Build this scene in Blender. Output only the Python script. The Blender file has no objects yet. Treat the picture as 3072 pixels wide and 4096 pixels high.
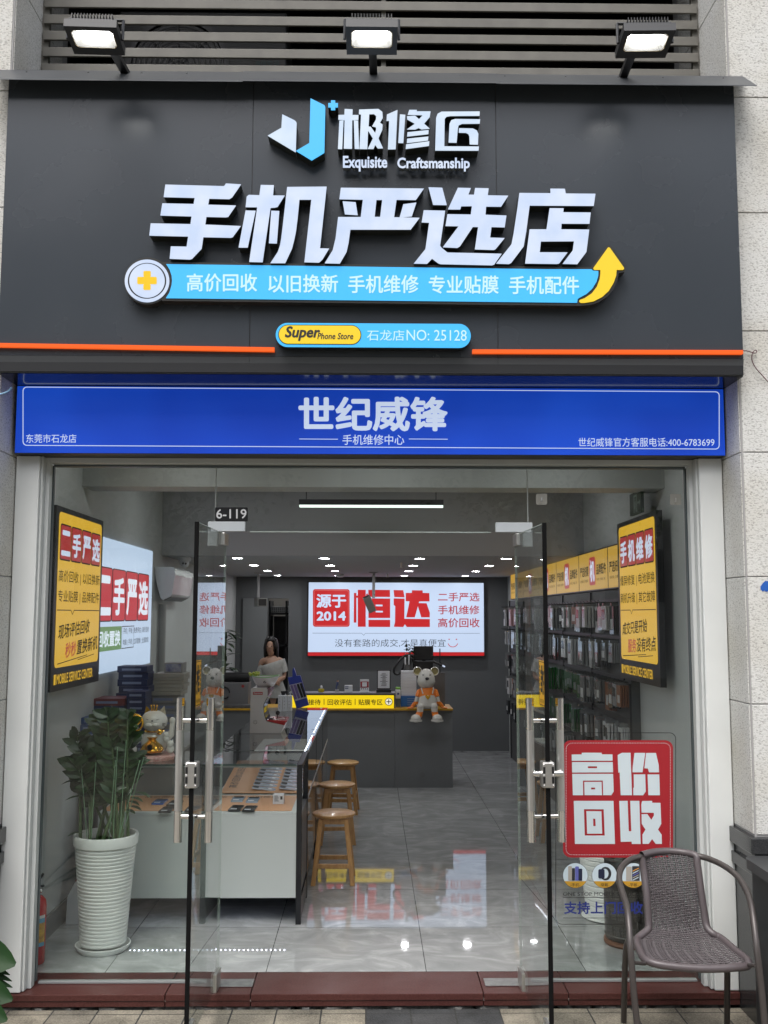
import bpy, math, random
from mathutils import Vector, Matrix
from mathutils.geometry import tessellate_polygon
random.seed(7)
sc = bpy.context.scene
COL = sc.collection
rad = math.radians

# ------------------------------------------------------------------ camera
F_PX, CAM_H = 4000.0, 1.8
psi, th, rho = 0.0135, math.atan(412 / 4000), 0.0017
FW = Vector((math.sin(psi) * math.cos(th), math.cos(psi) * math.cos(th), math.sin(th)))
r0 = Vector((math.cos(psi), -math.sin(psi), 0)); u0 = r0.cross(FW)
RT = r0 * math.cos(rho) + u0 * math.sin(rho); UP = u0 * math.cos(rho) - r0 * math.sin(rho)
CAM = Vector((0, 0, CAM_H))
cam = bpy.data.cameras.new('camera'); camo = bpy.data.objects.new('camera', cam); COL.objects.link(camo)
cam.sensor_fit = 'VERTICAL'; cam.sensor_height = 36; cam.lens = F_PX / 4096 * 36
cam.clip_start = 0.05; cam.clip_end = 400
m3 = Matrix((RT, UP, -FW)).transposed()
camo.matrix_world = Matrix.Translation(CAM) @ m3.to_4x4()
sc.camera = camo

# ------------------------------------------------------------------ light
EXPO = 1.4
world = bpy.data.worlds.new('World'); sc.world = world; world.use_nodes = True
wn = world.node_tree; wn.nodes.clear()
wo = wn.nodes.new('ShaderNodeOutputWorld'); wb = wn.nodes.new('ShaderNodeBackground'); ws = wn.nodes.new('ShaderNodeTexSky')
wh = wn.nodes.new('ShaderNodeHueSaturation')
ws.sky_type = 'NISHITA'; ws.sun_disc = False; ws.sun_elevation = rad(62); ws.sun_rotation = rad(180 + 20)
ws.air_density = 1.0; ws.dust_density = 4.0; ws.ozone_density = 1.0
wh.inputs['Saturation'].default_value = 0.42
wb.inputs['Strength'].default_value = 0.12
wn.links.new(ws.outputs[0], wh.inputs['Color']); wn.links.new(wh.outputs[0], wb.inputs['Color']); wn.links.new(wb.outputs[0], wo.inputs['Surface'])
sl = bpy.data.lights.new('sun', 'SUN'); so = bpy.data.objects.new('sun', sl); COL.objects.link(so)
sl.energy = 0.6; sl.angle = rad(40); sl.color = (1.0, 0.985, 0.965)
sd = Vector((math.sin(rad(200)) * math.cos(rad(62)), math.cos(rad(200)) * math.cos(rad(62)), math.sin(rad(62))))
so.rotation_euler = sd.to_track_quat('Z', 'Y').to_euler(); so.location = (0, -4, 12)
sc.view_settings.view_transform = 'Standard'; sc.view_settings.look = 'None'
sc.view_settings.exposure = EXPO; sc.view_settings.gamma = 1
sc.render.engine = 'CYCLES'
cy = sc.cycles
cy.use_denoising = True
try: cy.denoiser = 'OPENIMAGEDENOISE'
except Exception: pass
cy.max_bounces = 7; cy.diffuse_bounces = 4; cy.glossy_bounces = 4; cy.transmission_bounces = 6
cy.transparent_max_bounces = 32; cy.sample_clamp_indirect = 6.0; cy.caustics_reflective = False; cy.caustics_refractive = False

# ------------------------------------------------------------------ photo rays -> points on real planes
def ray(x, y): return FW + RT * ((x - 1536) / F_PX) + UP * ((2048 - y) / F_PX)
def atY(x, y, Y): d = ray(x, y); return CAM + d * (Y / d.y)
def atX(x, y, X): d = ray(x, y); return CAM + d * (X / d.x)
def atZ(x, y, Z): d = ray(x, y); return CAM + d * ((Z - CAM_H) / d.z)

# ------------------------------------------------------------------ materials
def lin(c):
    if isinstance(c, str):
        c = [int(c[i:i + 2], 16) / 255 for i in (0, 2, 4)]
        return tuple(x / 12.92 if x <= 0.04045 else ((x + 0.055) / 1.055) ** 2.4 for x in c)
    return tuple(c)
MATS = {}
def mat(name, color=(.5, .5, .5), rough=.5, metal=0.0, spec=.5, noise=None, color2=None, bump=None, emit=None, coat=0, ek=1.0, scratch=None):
    """noise=(scale, contrast, detail) blends color -> color2 by position; bump=(scale, strength)"""
    if name in MATS: return MATS[name]
    m = bpy.data.materials.new(name); m.use_nodes = True; nt = m.node_tree; b = nt.nodes['Principled BSDF']
    c = lin(color)
    b.inputs['Base Color'].default_value = (*c, 1); b.inputs['Roughness'].default_value = rough
    b.inputs['Metallic'].default_value = metal; b.inputs['Specular IOR Level'].default_value = spec
    b.inputs['Coat Weight'].default_value = coat; b.inputs['Coat Roughness'].default_value = .05
    tc = nt.nodes.new('ShaderNodeTexCoord')
    if noise:
        sc_, con, det = noise
        n = nt.nodes.new('ShaderNodeTexNoise'); n.inputs['Scale'].default_value = sc_; n.inputs['Detail'].default_value = det
        nt.links.new(tc.outputs['Object'], n.inputs['Vector'])
        r = nt.nodes.new('ShaderNodeValToRGB')
        r.color_ramp.elements[0].position = .5 - .5 * con; r.color_ramp.elements[1].position = .5 + .5 * con
        c2 = lin(color2) if color2 else tuple(x * .7 for x in c)
        r.color_ramp.elements[0].color = (*c, 1); r.color_ramp.elements[1].color = (*c2, 1)
        nt.links.new(n.outputs['Fac'], r.inputs['Fac']); nt.links.new(r.outputs['Color'], b.inputs['Base Color'])
    if scratch:
        n = nt.nodes.new('ShaderNodeTexNoise'); n.inputs['Scale'].default_value = scratch[0]; n.inputs['Detail'].default_value = 6
        nt.links.new(tc.outputs['Object'], n.inputs['Vector'])
        mr = nt.nodes.new('ShaderNodeMapRange'); mr.inputs['To Min'].default_value = scratch[1]; mr.inputs['To Max'].default_value = scratch[2]
        nt.links.new(n.outputs['Fac'], mr.inputs['Value']); nt.links.new(mr.outputs[0], b.inputs['Roughness'])
    if bump:
        n = nt.nodes.new('ShaderNodeTexNoise'); n.inputs['Scale'].default_value = bump[0]; n.inputs['Detail'].default_value = 4
        nt.links.new(tc.outputs['Object'], n.inputs['Vector'])
        bp = nt.nodes.new('ShaderNodeBump'); bp.inputs['Strength'].default_value = bump[1]; bp.inputs['Distance'].default_value = bump[2] if len(bump) > 2 else .004
        nt.links.new(n.outputs['Fac'], bp.inputs['Height']); nt.links.new(bp.outputs[0], b.inputs['Normal'])
    if emit is not None:
        b.inputs['Emission Color'].default_value = (*lin(emit), 1); b.inputs['Emission Strength'].default_value = ek / 2 ** EXPO
    MATS[name] = m; return m
def lit(name, hexc, k=.85, rough=.3, base=.35):
    c = lin(hexc)
    return mat(name, tuple(x * base for x in c), rough=rough, emit=hexc, ek=k)
def uneven(m, c1, c2, scale):   # LED backlight: not perfectly even behind the acrylic
    nt = m.node_tree; b = nt.nodes['Principled BSDF']; tc = nt.nodes.new('ShaderNodeTexCoord')
    n = nt.nodes.new('ShaderNodeTexNoise'); n.inputs['Scale'].default_value = scale; n.inputs['Detail'].default_value = 2; nt.links.new(tc.outputs['Object'], n.inputs['Vector'])
    r = nt.nodes.new('ShaderNodeValToRGB'); r.color_ramp.elements[0].position = .3; r.color_ramp.elements[1].position = .7
    r.color_ramp.elements[0].color = (*lin(c1), 1); r.color_ramp.elements[1].color = (*lin(c2), 1)
    nt.links.new(n.outputs['Fac'], r.inputs['Fac']); nt.links.new(r.outputs[0], b.inputs['Emission Color'])
def glass_mat(name, tint, ior=1.5, rough=0.0, mult=1.4, drops=False):
    m = bpy.data.materials.new(name); m.use_nodes = True; nt = m.node_tree; nt.nodes.clear()
    o = nt.nodes.new('ShaderNodeOutputMaterial'); mx = nt.nodes.new('ShaderNodeMixShader')
    t = nt.nodes.new('ShaderNodeBsdfTransparent'); g = nt.nodes.new('ShaderNodeBsdfGlossy'); fr = nt.nodes.new('ShaderNodeFresnel')
    fr.inputs['IOR'].default_value = ior; t.inputs['Color'].default_value = (*tint, 1); g.inputs['Roughness'].default_value = rough
    ge = nt.nodes.new('ShaderNodeNewGeometry'); inv = nt.nodes.new('ShaderNodeMath'); inv.operation = 'SUBTRACT'; inv.inputs[0].default_value = 1.0
    fm = nt.nodes.new('ShaderNodeMath'); fm.operation = 'MULTIPLY'; nt.links.new(ge.outputs['Backfacing'], inv.inputs[1]); nt.links.new(fr.outputs[0], fm.inputs[0]); nt.links.new(inv.outputs[0], fm.inputs[1])
    f2 = nt.nodes.new('ShaderNodeMath'); f2.operation = 'MULTIPLY'; f2.use_clamp = True; f2.inputs[1].default_value = mult; nt.links.new(fm.outputs[0], f2.inputs[0])
    nt.links.new(f2.outputs[0], mx.inputs[0]); nt.links.new(t.outputs[0], mx.inputs[1]); nt.links.new(g.outputs[0], mx.inputs[2]); nt.links.new(mx.outputs[0], o.inputs['Surface'])
    if drops:   # dried rain drops and dust on the leaf
        tc = nt.nodes.new('ShaderNodeTexCoord'); n = nt.nodes.new('ShaderNodeTexNoise'); n.inputs['Scale'].default_value = 170; n.inputs['Detail'].default_value = 2
        n2 = nt.nodes.new('ShaderNodeTexNoise'); n2.inputs['Scale'].default_value = 2.5; n2.inputs['Detail'].default_value = 3
        nt.links.new(tc.outputs['Object'], n.inputs['Vector']); nt.links.new(tc.outputs['Object'], n2.inputs['Vector'])
        a = nt.nodes.new('ShaderNodeMapRange'); a.inputs['From Min'].default_value = .60; a.inputs['From Max'].default_value = .66; nt.links.new(n.outputs['Fac'], a.inputs['Value'])
        c = nt.nodes.new('ShaderNodeMapRange'); c.inputs['From Min'].default_value = .46; c.inputs['From Max'].default_value = .62; c.inputs['To Max'].default_value = .38; nt.links.new(n2.outputs['Fac'], c.inputs['Value'])
        mu = nt.nodes.new('ShaderNodeMath'); mu.operation = 'MULTIPLY'; nt.links.new(a.outputs[0], mu.inputs[0]); nt.links.new(c.outputs[0], mu.inputs[1])
        d2 = nt.nodes.new('ShaderNodeMath'); d2.operation = 'ADD'; d2.inputs[1].default_value = .012; nt.links.new(mu.outputs[0], d2.inputs[0])
        df = nt.nodes.new('ShaderNodeBsdfDiffuse'); df.inputs['Color'].default_value = (.6, .62, .6, 1); mm = nt.nodes.new('ShaderNodeMixShader')
        nt.links.new(d2.outputs[0], mm.inputs[0]); nt.links.new(mx.outputs[0], mm.inputs[1]); nt.links.new(df.outputs[0], mm.inputs[2]); nt.links.new(mm.outputs[0], o.inputs['Surface'])
    MATS[name] = m; return m
DGLASS = glass_mat('door_glass', (.90, .935, .915), mult=1.9, drops=True)
GLASS = glass_mat('shop_glass', (.935, .962, .948), mult=1.6); CGLASS = glass_mat('case_glass', (.97, .985, .98))

def coords(nt): return nt.nodes.new('ShaderNodeTexCoord').outputs['Object']
def stone_mat():
    m = mat('granite_cladding', (.55, .53, .49), rough=.85)
    nt = m.node_tree; b = nt.nodes['Principled BSDF']; co = coords(nt)
    mp = nt.nodes.new('ShaderNodeMapping'); mp.inputs['Scale'].default_value = (1, 1, 1.9); nt.links.new(co, mp.inputs[0])
    n = nt.nodes.new('ShaderNodeTexNoise'); n.inputs['Scale'].default_value = 85; n.inputs['Detail'].default_value = 3; n.inputs['Distortion'].default_value = .6
    n2 = nt.nodes.new('ShaderNodeTexNoise'); n2.inputs['Scale'].default_value = 2.2; n2.inputs['Detail'].default_value = 5
    nt.links.new(mp.outputs[0], n.inputs['Vector']); nt.links.new(co, n2.inputs['Vector'])
    r = nt.nodes.new('ShaderNodeValToRGB'); e = r.color_ramp.elements
    e[0].position = .34; e[0].color = (.36, .355, .335, 1); e[1].position = .49; e[1].color = (.63, .63, .605, 1)
    nt.links.new(n.outputs['Fac'], r.inputs['Fac'])
    r2 = nt.nodes.new('ShaderNodeValToRGB'); e = r2.color_ramp.elements
    e[0].position = .30; e[0].color = (.86, .83, .77, 1); e[1].position = .6; e[1].color = (1, 1, 1, 1)
    nt.links.new(n2.outputs['Fac'], r2.inputs['Fac'])
    mx = nt.nodes.new('ShaderNodeMix'); mx.data_type = 'RGBA'; mx.blend_type = 'MULTIPLY'; mx.inputs['Factor'].default_value = 1
    nt.links.new(r.outputs[0], mx.inputs['A']); nt.links.new(r2.outputs[0], mx.inputs['B']); nt.links.new(mx.outputs['Result'], b.inputs['Base Color'])
    bp = nt.nodes.new('ShaderNodeBump'); bp.inputs['Strength'].default_value = .6; bp.inputs['Distance'].default_value = .004
    nt.links.new(n.outputs['Fac'], bp.inputs['Height']); nt.links.new(bp.outputs[0], b.inputs['Normal'])
    return m
STONE = stone_mat()

def tile_mat():
    m = mat('marble_floor_tile', (.33, .34, .33), rough=.03, spec=.65)
    nt = m.node_tree; b = nt.nodes['Principled BSDF']; co = coords(nt)
    mp = nt.nodes.new('ShaderNodeMapping'); mp.inputs['Scale'].default_value = (1.0, 1.6, 1); mp.inputs['Rotation'].default_value = (0, 0, .5); nt.links.new(co, mp.inputs[0])
    n = nt.nodes.new('ShaderNodeTexNoise'); n.inputs['Scale'].default_value = 3.2; n.inputs['Detail'].default_value = 9; n.inputs['Roughness'].default_value = .62; n.inputs['Distortion'].default_value = 1.4
    nt.links.new(mp.outputs[0], n.inputs['Vector'])
    r = nt.nodes.new('ShaderNodeValToRGB'); e = r.color_ramp.elements
    e[0].position = .34; e[0].color = (.31, .32, .32, 1); e[1].position = .68; e[1].color = (.50, .51, .51, 1)
    x = r.color_ramp.elements.new(.5); x.color = (.37, .38, .38, 1)
    nt.links.new(n.outputs['Fac'], r.inputs['Fac'])
    br = nt.nodes.new('ShaderNodeTexBrick'); br.offset = 0; br.inputs['Scale'].default_value = 1
    br.inputs['Brick Width'].default_value = .8126; br.inputs['Row Height'].default_value = .8; br.inputs['Mortar Size'].default_value = .0022; br.inputs['Mortar Smooth'].default_value = 0
    br.inputs['Color1'].default_value = (1, 1, 1, 1); br.inputs['Color2'].default_value = (.93, .93, .93, 1); br.inputs['Mortar'].default_value = (.25, .25, .25, 1)
    mp2 = nt.nodes.new('ShaderNodeMapping'); mp2.inputs['Location'].default_value = (-.29 + .8126, .39, 0)
    nt.links.new(co, mp2.inputs[0]); nt.links.new(mp2.outputs[0], br.inputs['Vector'])
    mx = nt.nodes.new('ShaderNodeMix'); mx.data_type = 'RGBA'; mx.blend_type = 'MULTIPLY'; mx.inputs['Factor'].default_value = 1
    nt.links.new(r.outputs[0], mx.inputs['A']); nt.links.new(br.outputs['Color'], mx.inputs['B']); nt.links.new(mx.outputs['Result'], b.inputs['Base Color'])
    bp = nt.nodes.new('ShaderNodeBump'); bp.inputs['Strength'].default_value = .10; bp.inputs['Distance'].default_value = .002
    n3 = nt.nodes.new('ShaderNodeTexNoise'); n3.inputs['Scale'].default_value = 2.0
    nt.links.new(co, n3.inputs['Vector']); nt.links.new(n3.outputs['Fac'], bp.inputs['Height']); nt.links.new(bp.outputs[0], b.inputs['Normal'])
    return m

TILE = tile_mat()
def pave_mat():
    m = mat('paving_blocks', (.3, .27, .2), rough=.8)
    nt = m.node_tree; b = nt.nodes['Principled BSDF']; co = coords(nt)
    def brick(c1, c2):
        br = nt.nodes.new('ShaderNodeTexBrick'); br.offset = 0; br.inputs['Scale'].default_value = 1
        br.inputs['Brick Width'].default_value = .212; br.inputs['Row Height'].default_value = .212; br.inputs['Mortar Size'].default_value = .004
        br.inputs['Color1'].default_value = c1; br.inputs['Color2'].default_value = c2; br.inputs['Mortar'].default_value = (.03, .03, .028, 1)
        mp = nt.nodes.new('ShaderNodeMapping'); mp.inputs['Location'].default_value = (.015, -.07, 0)
        nt.links.new(co, mp.inputs[0]); nt.links.new(mp.outputs[0], br.inputs['Vector']); return br
    b1 = brick((.25, .225, .175, 1), (.19, .172, .138, 1)); b2 = brick((.042, .044, .046, 1), (.055, .056, .057, 1))
    sx = nt.nodes.new('ShaderNodeSeparateXYZ'); nt.links.new(co, sx.inputs[0])
    g1 = nt.nodes.new('ShaderNodeMath'); g1.operation = 'GREATER_THAN'; g1.inputs[1].default_value = -.017
    g2 = nt.nodes.new('ShaderNodeMath'); g2.operation = 'LESS_THAN'; g2.inputs[1].default_value = .622
    mu = nt.nodes.new('ShaderNodeMath'); mu.operation = 'MULTIPLY'
    nt.links.new(sx.outputs[0], g1.inputs[0]); nt.links.new(sx.outputs[0], g2.inputs[0]); nt.links.new(g1.outputs[0], mu.inputs[0]); nt.links.new(g2.outputs[0], mu.inputs[1])
    mx = nt.nodes.new('ShaderNodeMix'); mx.data_type = 'RGBA'; nt.links.new(mu.outputs[0], mx.inputs['Factor']); nt.links.new(b1.outputs[0], mx.inputs['A']); nt.links.new(b2.outputs[0], mx.inputs['B'])
    n = nt.nodes.new('ShaderNodeTexNoise'); n.inputs['Scale'].default_value = 130; n.inputs['Detail'].default_value = 5; nt.links.new(co, n.inputs['Vector'])
    n2 = nt.nodes.new('ShaderNodeTexNoise'); n2.inputs['Scale'].default_value = 6; n2.inputs['Detail'].default_value = 5; nt.links.new(co, n2.inputs['Vector'])
    ad = nt.nodes.new('ShaderNodeMath'); ad.operation = 'ADD'; nt.links.new(n.outputs['Fac'], ad.inputs[0]); nt.links.new(n2.outputs['Fac'], ad.inputs[1])
    mr = nt.nodes.new('ShaderNodeMapRange'); mr.inputs['From Min'].default_value = .7; mr.inputs['From Max'].default_value = 1.3; mr.inputs['To Min'].default_value = .35; mr.inputs['To Max'].default_value = 1.35
    nt.links.new(ad.outputs[0], mr.inputs[0])
    m2 = nt.nodes.new('ShaderNodeMix'); m2.data_type = 'RGBA'; m2.blend_type = 'MULTIPLY'; m2.inputs['Factor'].default_value = 1
    nt.links.new(mx.outputs['Result'], m2.inputs['A']); nt.links.new(mr.outputs[0], m2.inputs['B']); nt.links.new(m2.outputs['Result'], b.inputs['Base Color'])
    bp = nt.nodes.new('ShaderNodeBump'); bp.inputs['Strength'].default_value = .5; bp.inputs['Distance'].default_value = .004
    nt.links.new(n.outputs['Fac'], bp.inputs['Height']); nt.links.new(bp.outputs[0], b.inputs['Normal'])
    return m
PAVE = pave_mat()
def wood_mat(name, c1, c2):
    m = mat(name, c1, rough=.35, coat=.3)
    nt = m.node_tree; b = nt.nodes['Principled BSDF']; co = coords(nt)
    mp = nt.nodes.new('ShaderNodeMapping'); mp.inputs['Scale'].default_value = (14, 2.5, 2.5); nt.links.new(co, mp.inputs[0])
    n = nt.nodes.new('ShaderNodeTexNoise'); n.inputs['Scale'].default_value = 4; n.inputs['Detail'].default_value = 5; n.inputs['Distortion'].default_value = 1.2
    nt.links.new(mp.outputs[0], n.inputs['Vector'])
    r = nt.nodes.new('ShaderNodeValToRGB'); r.color_ramp.elements[0].position = .35; r.color_ramp.elements[1].position = .68
    r.color_ramp.elements[0].color = (*c1, 1); r.color_ramp.elements[1].color = (*c2, 1)
    nt.links.new(n.outputs['Fac'], r.inputs['Fac']); nt.links.new(r.outputs[0], b.inputs['Base Color']); return m
WOOD = wood_mat('stool_wood', (.58, .33, .125), (.43, .215, .075))

WHITE = mat('white_paint', (.74, .76, .745), rough=.5, noise=(3, .5, 5), color2=(.66, .68, .67))
ALU = mat('painted_aluminium', (.58, .60, .59), rough=.4)
DARKCH = mat('dark_channel', (.09, .11, .115), rough=.4)
FASCIA = mat('black_fascia_panel', (.042, .050, .060), rough=.23, spec=.55, scratch=(2.5, .18, .34), noise=(1.3, .9, 7), color2=(.036, .043, .052), bump=(.9, .05, .02))
FASCIA2 = mat('grey_fascia_edge', (.07, .075, .08), rough=.3)
BLACK = mat('black_plastic', (.012, .012, .013), rough=.35)
BLACKM = mat('black_metal', (.02, .021, .023), rough=.4, metal=.2)
CHROME = mat('polished_steel', (.75, .74, .72), rough=.1, metal=1)
SATIN = mat('brushed_steel', (.62, .61, .59), rough=.38, metal=1)
LETTER = lit('letter_face', 'd4e2fc', .86, base=.12); LETTERW = lit('emblem_white_face', 'd2e4f8', .86, base=.12); uneven(LETTER, 'cbdcf9', 'e0ebfe', 9); uneven(LETTERW, 'cbdef6', 'e0edfb', 9)
RETURN = mat('letter_side', (.022, .024, .018), rough=.3)
SKYBLUE = lit('lit_sky_blue', '46b4f2', .88); YELLOW = lit('lit_yellow', 'e6c32f', .9); PALE = lit('lit_pale_lettering', 'b9dbfa', .95)
ORANGE = lit('orange_line', 'ff6420', .75)
BLUE = lit('blue_lightbox', '1242bd', .64, rough=.35, base=.8); uneven(BLUE, '0e37aa', '1a50cf', 1.6); BLUET = lit('blue_sign_lettering', 'c4d2ea', .9)
RED = mat('red_film', (.36, .016, .024), rough=.45); FILMW = mat('white_film', (.60, .68, .72), rough=.5)
SCREENW = lit('lit_white_poster', 'c3d4ee', .93); SCREENR = lit('lit_red_print', 'c4252a', .85); INK = lit('dark_print', '22252a', .3); INKY = mat('ink', (.012, .012, .012), rough=.5)
POSTY = lit('lit_yellow_poster', 'dcac2c', .88); HEADY = lit('lit_header_yellow', 'cda03a', .74); POSTR = lit('poster_red', 'b3302f', .72); POSTW = lit('poster_white', 'cfdaf0', .85)
COUNTERY = lit('lit_counter_sign', 'f5d414', .9)
WALLL = mat('pale_wall', (.56, .58, .575), rough=.6, noise=(2, .6, 5), color2=(.48, .50, .495)); WALLD = mat('dark_grey_wall', (.145, .152, .158), rough=.7, noise=(2, .6, 5), color2=(.125, .132, .138))
CEIL = mat('grey_ceiling', (.37, .375, .38), rough=.8); CONC = mat('grey_concrete', (.22, .225, .23), rough=.9, noise=(6, .5, 6), color2=(.17, .175, .18))
COUNTG = mat('charcoal_counter', (.17, .178, .185), rough=.45)
PANELW = mat('white_counter_panel', (.50, .535, .52), rough=.4); CARDW = mat('white_card', (.62, .63, .66), rough=.5)
LIGHT = lit('lamp_white', 'ffffff', 135); LIGHT.node_tree.nodes['Principled BSDF'].inputs['Emission Color'].default_value = (.97, .98, 1.0, 1)
TUBE = lit('linear_lamp', 'e4f4ea', 1.7); FLOOD = lit('flood_lamp_glass', 'ffffff', 22)
GOLD = mat('gold_ceramic', (.85, .48, .06), rough=.18, metal=1); CERAM = mat('white_ceramic', (.72, .71, .66), rough=.15, coat=.5)
ORG = mat('orange_ceramic', (.75, .20, .02), rough=.3); GREYB = mat('grey_bracket', (.35, .35, .36), rough=.5)
REDGR = None
def redgranite():
    m = mat('red_granite', (.050, .016, .013), rough=.3, spec=.22, noise=(120, .6, 4), color2=(.10, .038, .034), scratch=(6, .2, .5)); return m
REDGR = redgranite()
BLKGR = mat('black_granite', (.02, .021, .022), rough=.18, noise=(160, .4, 3), color2=(.045, .046, .047))
LEAF = mat('dark_leaf', (.008, .026, .007), rough=.36, spec=.4, noise=(9, .7, 2), color2=(.022, .055, .013)); STEM = mat('plant_stem', (.07, .12, .045), rough=.5)

# ------------------------------------------------------------------ mesh building
ORI = {}
class MB:
    def __init__(s): s.v = []; s.f = []; s.m = []; s.k = 0
    def mi(s, k): s.k = k; return s
    def add(s, vs, fs):
        o = len(s.v); s.v += [Vector(p) for p in vs]; s.f += [tuple(i + o for i in f) for f in fs]; s.m += [s.k] * len(fs); return s
    def box(s, x0, x1, y0, y1, z0, z1):
        return s.add([(x0, y0, z0), (x1, y0, z0), (x1, y1, z0), (x0, y1, z0), (x0, y0, z1), (x1, y0, z1), (x1, y1, z1), (x0, y1, z1)],
                     [(0, 3, 2, 1), (4, 5, 6, 7), (0, 1, 5, 4), (1, 2, 6, 5), (2, 3, 7, 6), (3, 0, 4, 7)])
    def hexa(s, a, b):  # two quads of 4 points
        return s.add(list(a) + list(b), [(0, 3, 2, 1), (4, 5, 6, 7), (0, 1, 5, 4), (1, 2, 6, 5), (2, 3, 7, 6), (3, 0, 4, 7)])
    def poly(s, pts): return s.add(pts, [tuple(range(len(pts)))])
    def tube(s, pts, r, n=10, cap=True):
        pts = [Vector(p) for p in pts]; rs = r if isinstance(r, (list, tuple)) else [r] * len(pts)
        rings = []; prev = None
        for i, p in enumerate(pts):
            t = (pts[min(i + 1, len(pts) - 1)] - pts[max(i - 1, 0)]).normalized()
            if prev is None:
                a = Vector((0, 0, 1)) if abs(t.z) < .9 else Vector((1, 0, 0)); x = t.cross(a).normalized()
            else: x = (prev - t * prev.dot(t)).normalized()
            prev = x; y = t.cross(x)
            rings.append([p + (x * math.cos(2 * math.pi * k / n) + y * math.sin(2 * math.pi * k / n)) * rs[i] for k in range(n)])
        vs = [p for q in rings for p in q]; fs = []
        for i in range(len(pts) - 1):
            for k in range(n): fs.append((i * n + k, i * n + (k + 1) % n, (i + 1) * n + (k + 1) % n, (i + 1) * n + k))
        if cap: fs += [tuple(range(n - 1, -1, -1)), tuple(range((len(pts) - 1) * n, len(pts) * n))]
        return s.add(vs, fs)
    def lathe(s, c, prof, n=32, ax='z', cap=True):
        c = Vector(c); vs = []; fs = []
        for r, h in prof:
            for k in range(n):
                a = 2 * math.pi * k / n; x, y = r * math.cos(a), r * math.sin(a)
                vs.append(c + (Vector((x, y, h)) if ax == 'z' else Vector((x, h, y)) if ax == 'y' else Vector((h, x, y))))
        for i in range(len(prof) - 1):
            for k in range(n): fs.append((i * n + k, i * n + (k + 1) % n, (i + 1) * n + (k + 1) % n, (i + 1) * n + k))
        if cap:
            fs += [tuple(range(n - 1, -1, -1)), tuple(range((len(prof) - 1) * n, len(prof) * n))]
        return s.add(vs, fs)
    def ball(s, c, r, n=20, m=12, rot=None):
        c = Vector(c); r = Vector(r if isinstance(r, (tuple, list)) else (r, r, r)); vs = []; fs = []
        for j in range(m + 1):
            t = math.pi * j / m
            for k in range(n):
                a = 2 * math.pi * k / n
                p = Vector((r.x * math.sin(t) * math.cos(a), r.y * math.sin(t) * math.sin(a), r.z * math.cos(t)))
                if rot: p = rot @ p
                vs.append(c + p)
        for j in range(m):
            for k in range(n): fs.append((j * n + k, (j + 1) * n + k, (j + 1) * n + (k + 1) % n, j * n + (k + 1) % n))
        return s.add(vs, fs)
    def prism(s, loops, fn, d1, d0=0.0, mside=None):
        """loops: [outer, hole...] of 2D points; fn(u, v, d) -> world; front at d1, back at d0"""
        pts = [p for l in loops for p in l]; nn = len(pts)
        tri = tessellate_polygon([[Vector((p[0], p[1], 0)) for p in l] for l in loops])
        k = s.k
        s.add([fn(p[0], p[1], d1) for p in pts], [tuple(t) for t in tri])
        if d0 != d1:
            if mside is not None: s.k = mside
            o = 0; vs = [fn(p[0], p[1], d1) for p in pts] + [fn(p[0], p[1], d0) for p in pts]; fs = []
            for l in loops:
                for i in range(len(l)):
                    a, b = o + i, o + (i + 1) % len(l); fs.append((a, b, b + nn, a + nn))
                o += len(l)
            s.add(vs, fs); s.add([fn(p[0], p[1], d0) for p in pts], [tuple(reversed(t)) for t in tri]); s.k = k
        return s
    def build(s, name, mats, parent=None, smooth=False, bevel=0.0, ang=40):
        me = bpy.data.meshes.new(name)
        o_ = ORI.get(parent, Vector((0, 0, 0))) if parent else Vector((0, 0, 0))
        me.from_pydata([tuple(p - o_) for p in s.v], [], s.f)
        for m in (mats if isinstance(mats, (list, tuple)) else [mats]): me.materials.append(m)
        for p, k in zip(me.polygons, s.m): p.material_index = k
        if smooth:
            for p in me.polygons: p.use_smooth = True
            me.set_sharp_from_angle(angle=rad(ang))
        me.update()
        o = bpy.data.objects.new(name, me); COL.objects.link(o)
        if parent is not None: o.parent = parent; ORI[o] = o_
        if bevel:
            b = o.modifiers.new('bevel', 'BEVEL'); b.width = bevel; b.segments = 2; b.limit_method = 'ANGLE'; b.angle_limit = rad(40)
        return o
def tag(o, label, cat, group=None, kind=None):
    if label: o['label'] = label
    if cat: o['category'] = cat
    if group: o['group'] = group
    if kind: o['kind'] = kind
    return o
def thing(name, label, cat, loc=(0, 0, 0), group=None):
    o = bpy.data.objects.new(name, None); COL.objects.link(o); o.empty_display_size = .05
    o.location = loc; ORI[o] = Vector(loc); return tag(o, label, cat, group)
def struct(o): o['kind'] = 'structure'; return o
def part(name, m, parent, fn, **kw):
    b = MB(); fn(b); return b.build(name, m, parent, **kw)
def kids(o): return [c for c in bpy.data.objects if c.parent == o]
def copy_tree(o, loc=None, rz=None, label=None, group=None, par=None, table=None):
    if table is None:
        table = {}
        for c in bpy.data.objects:
            if c.parent: table.setdefault(c.parent.name, []).append(c)
    c = o.copy(); COL.objects.link(c)
    if par: c.parent = par
    if loc is not None: c.location = loc
    if rz is not None: c.rotation_euler = (0, 0, rz)
    if label: c['label'] = label
    if group: c['group'] = group
    for ch in table.get(o.name, []): copy_tree(ch, par=c, table=table)
    return c

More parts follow.
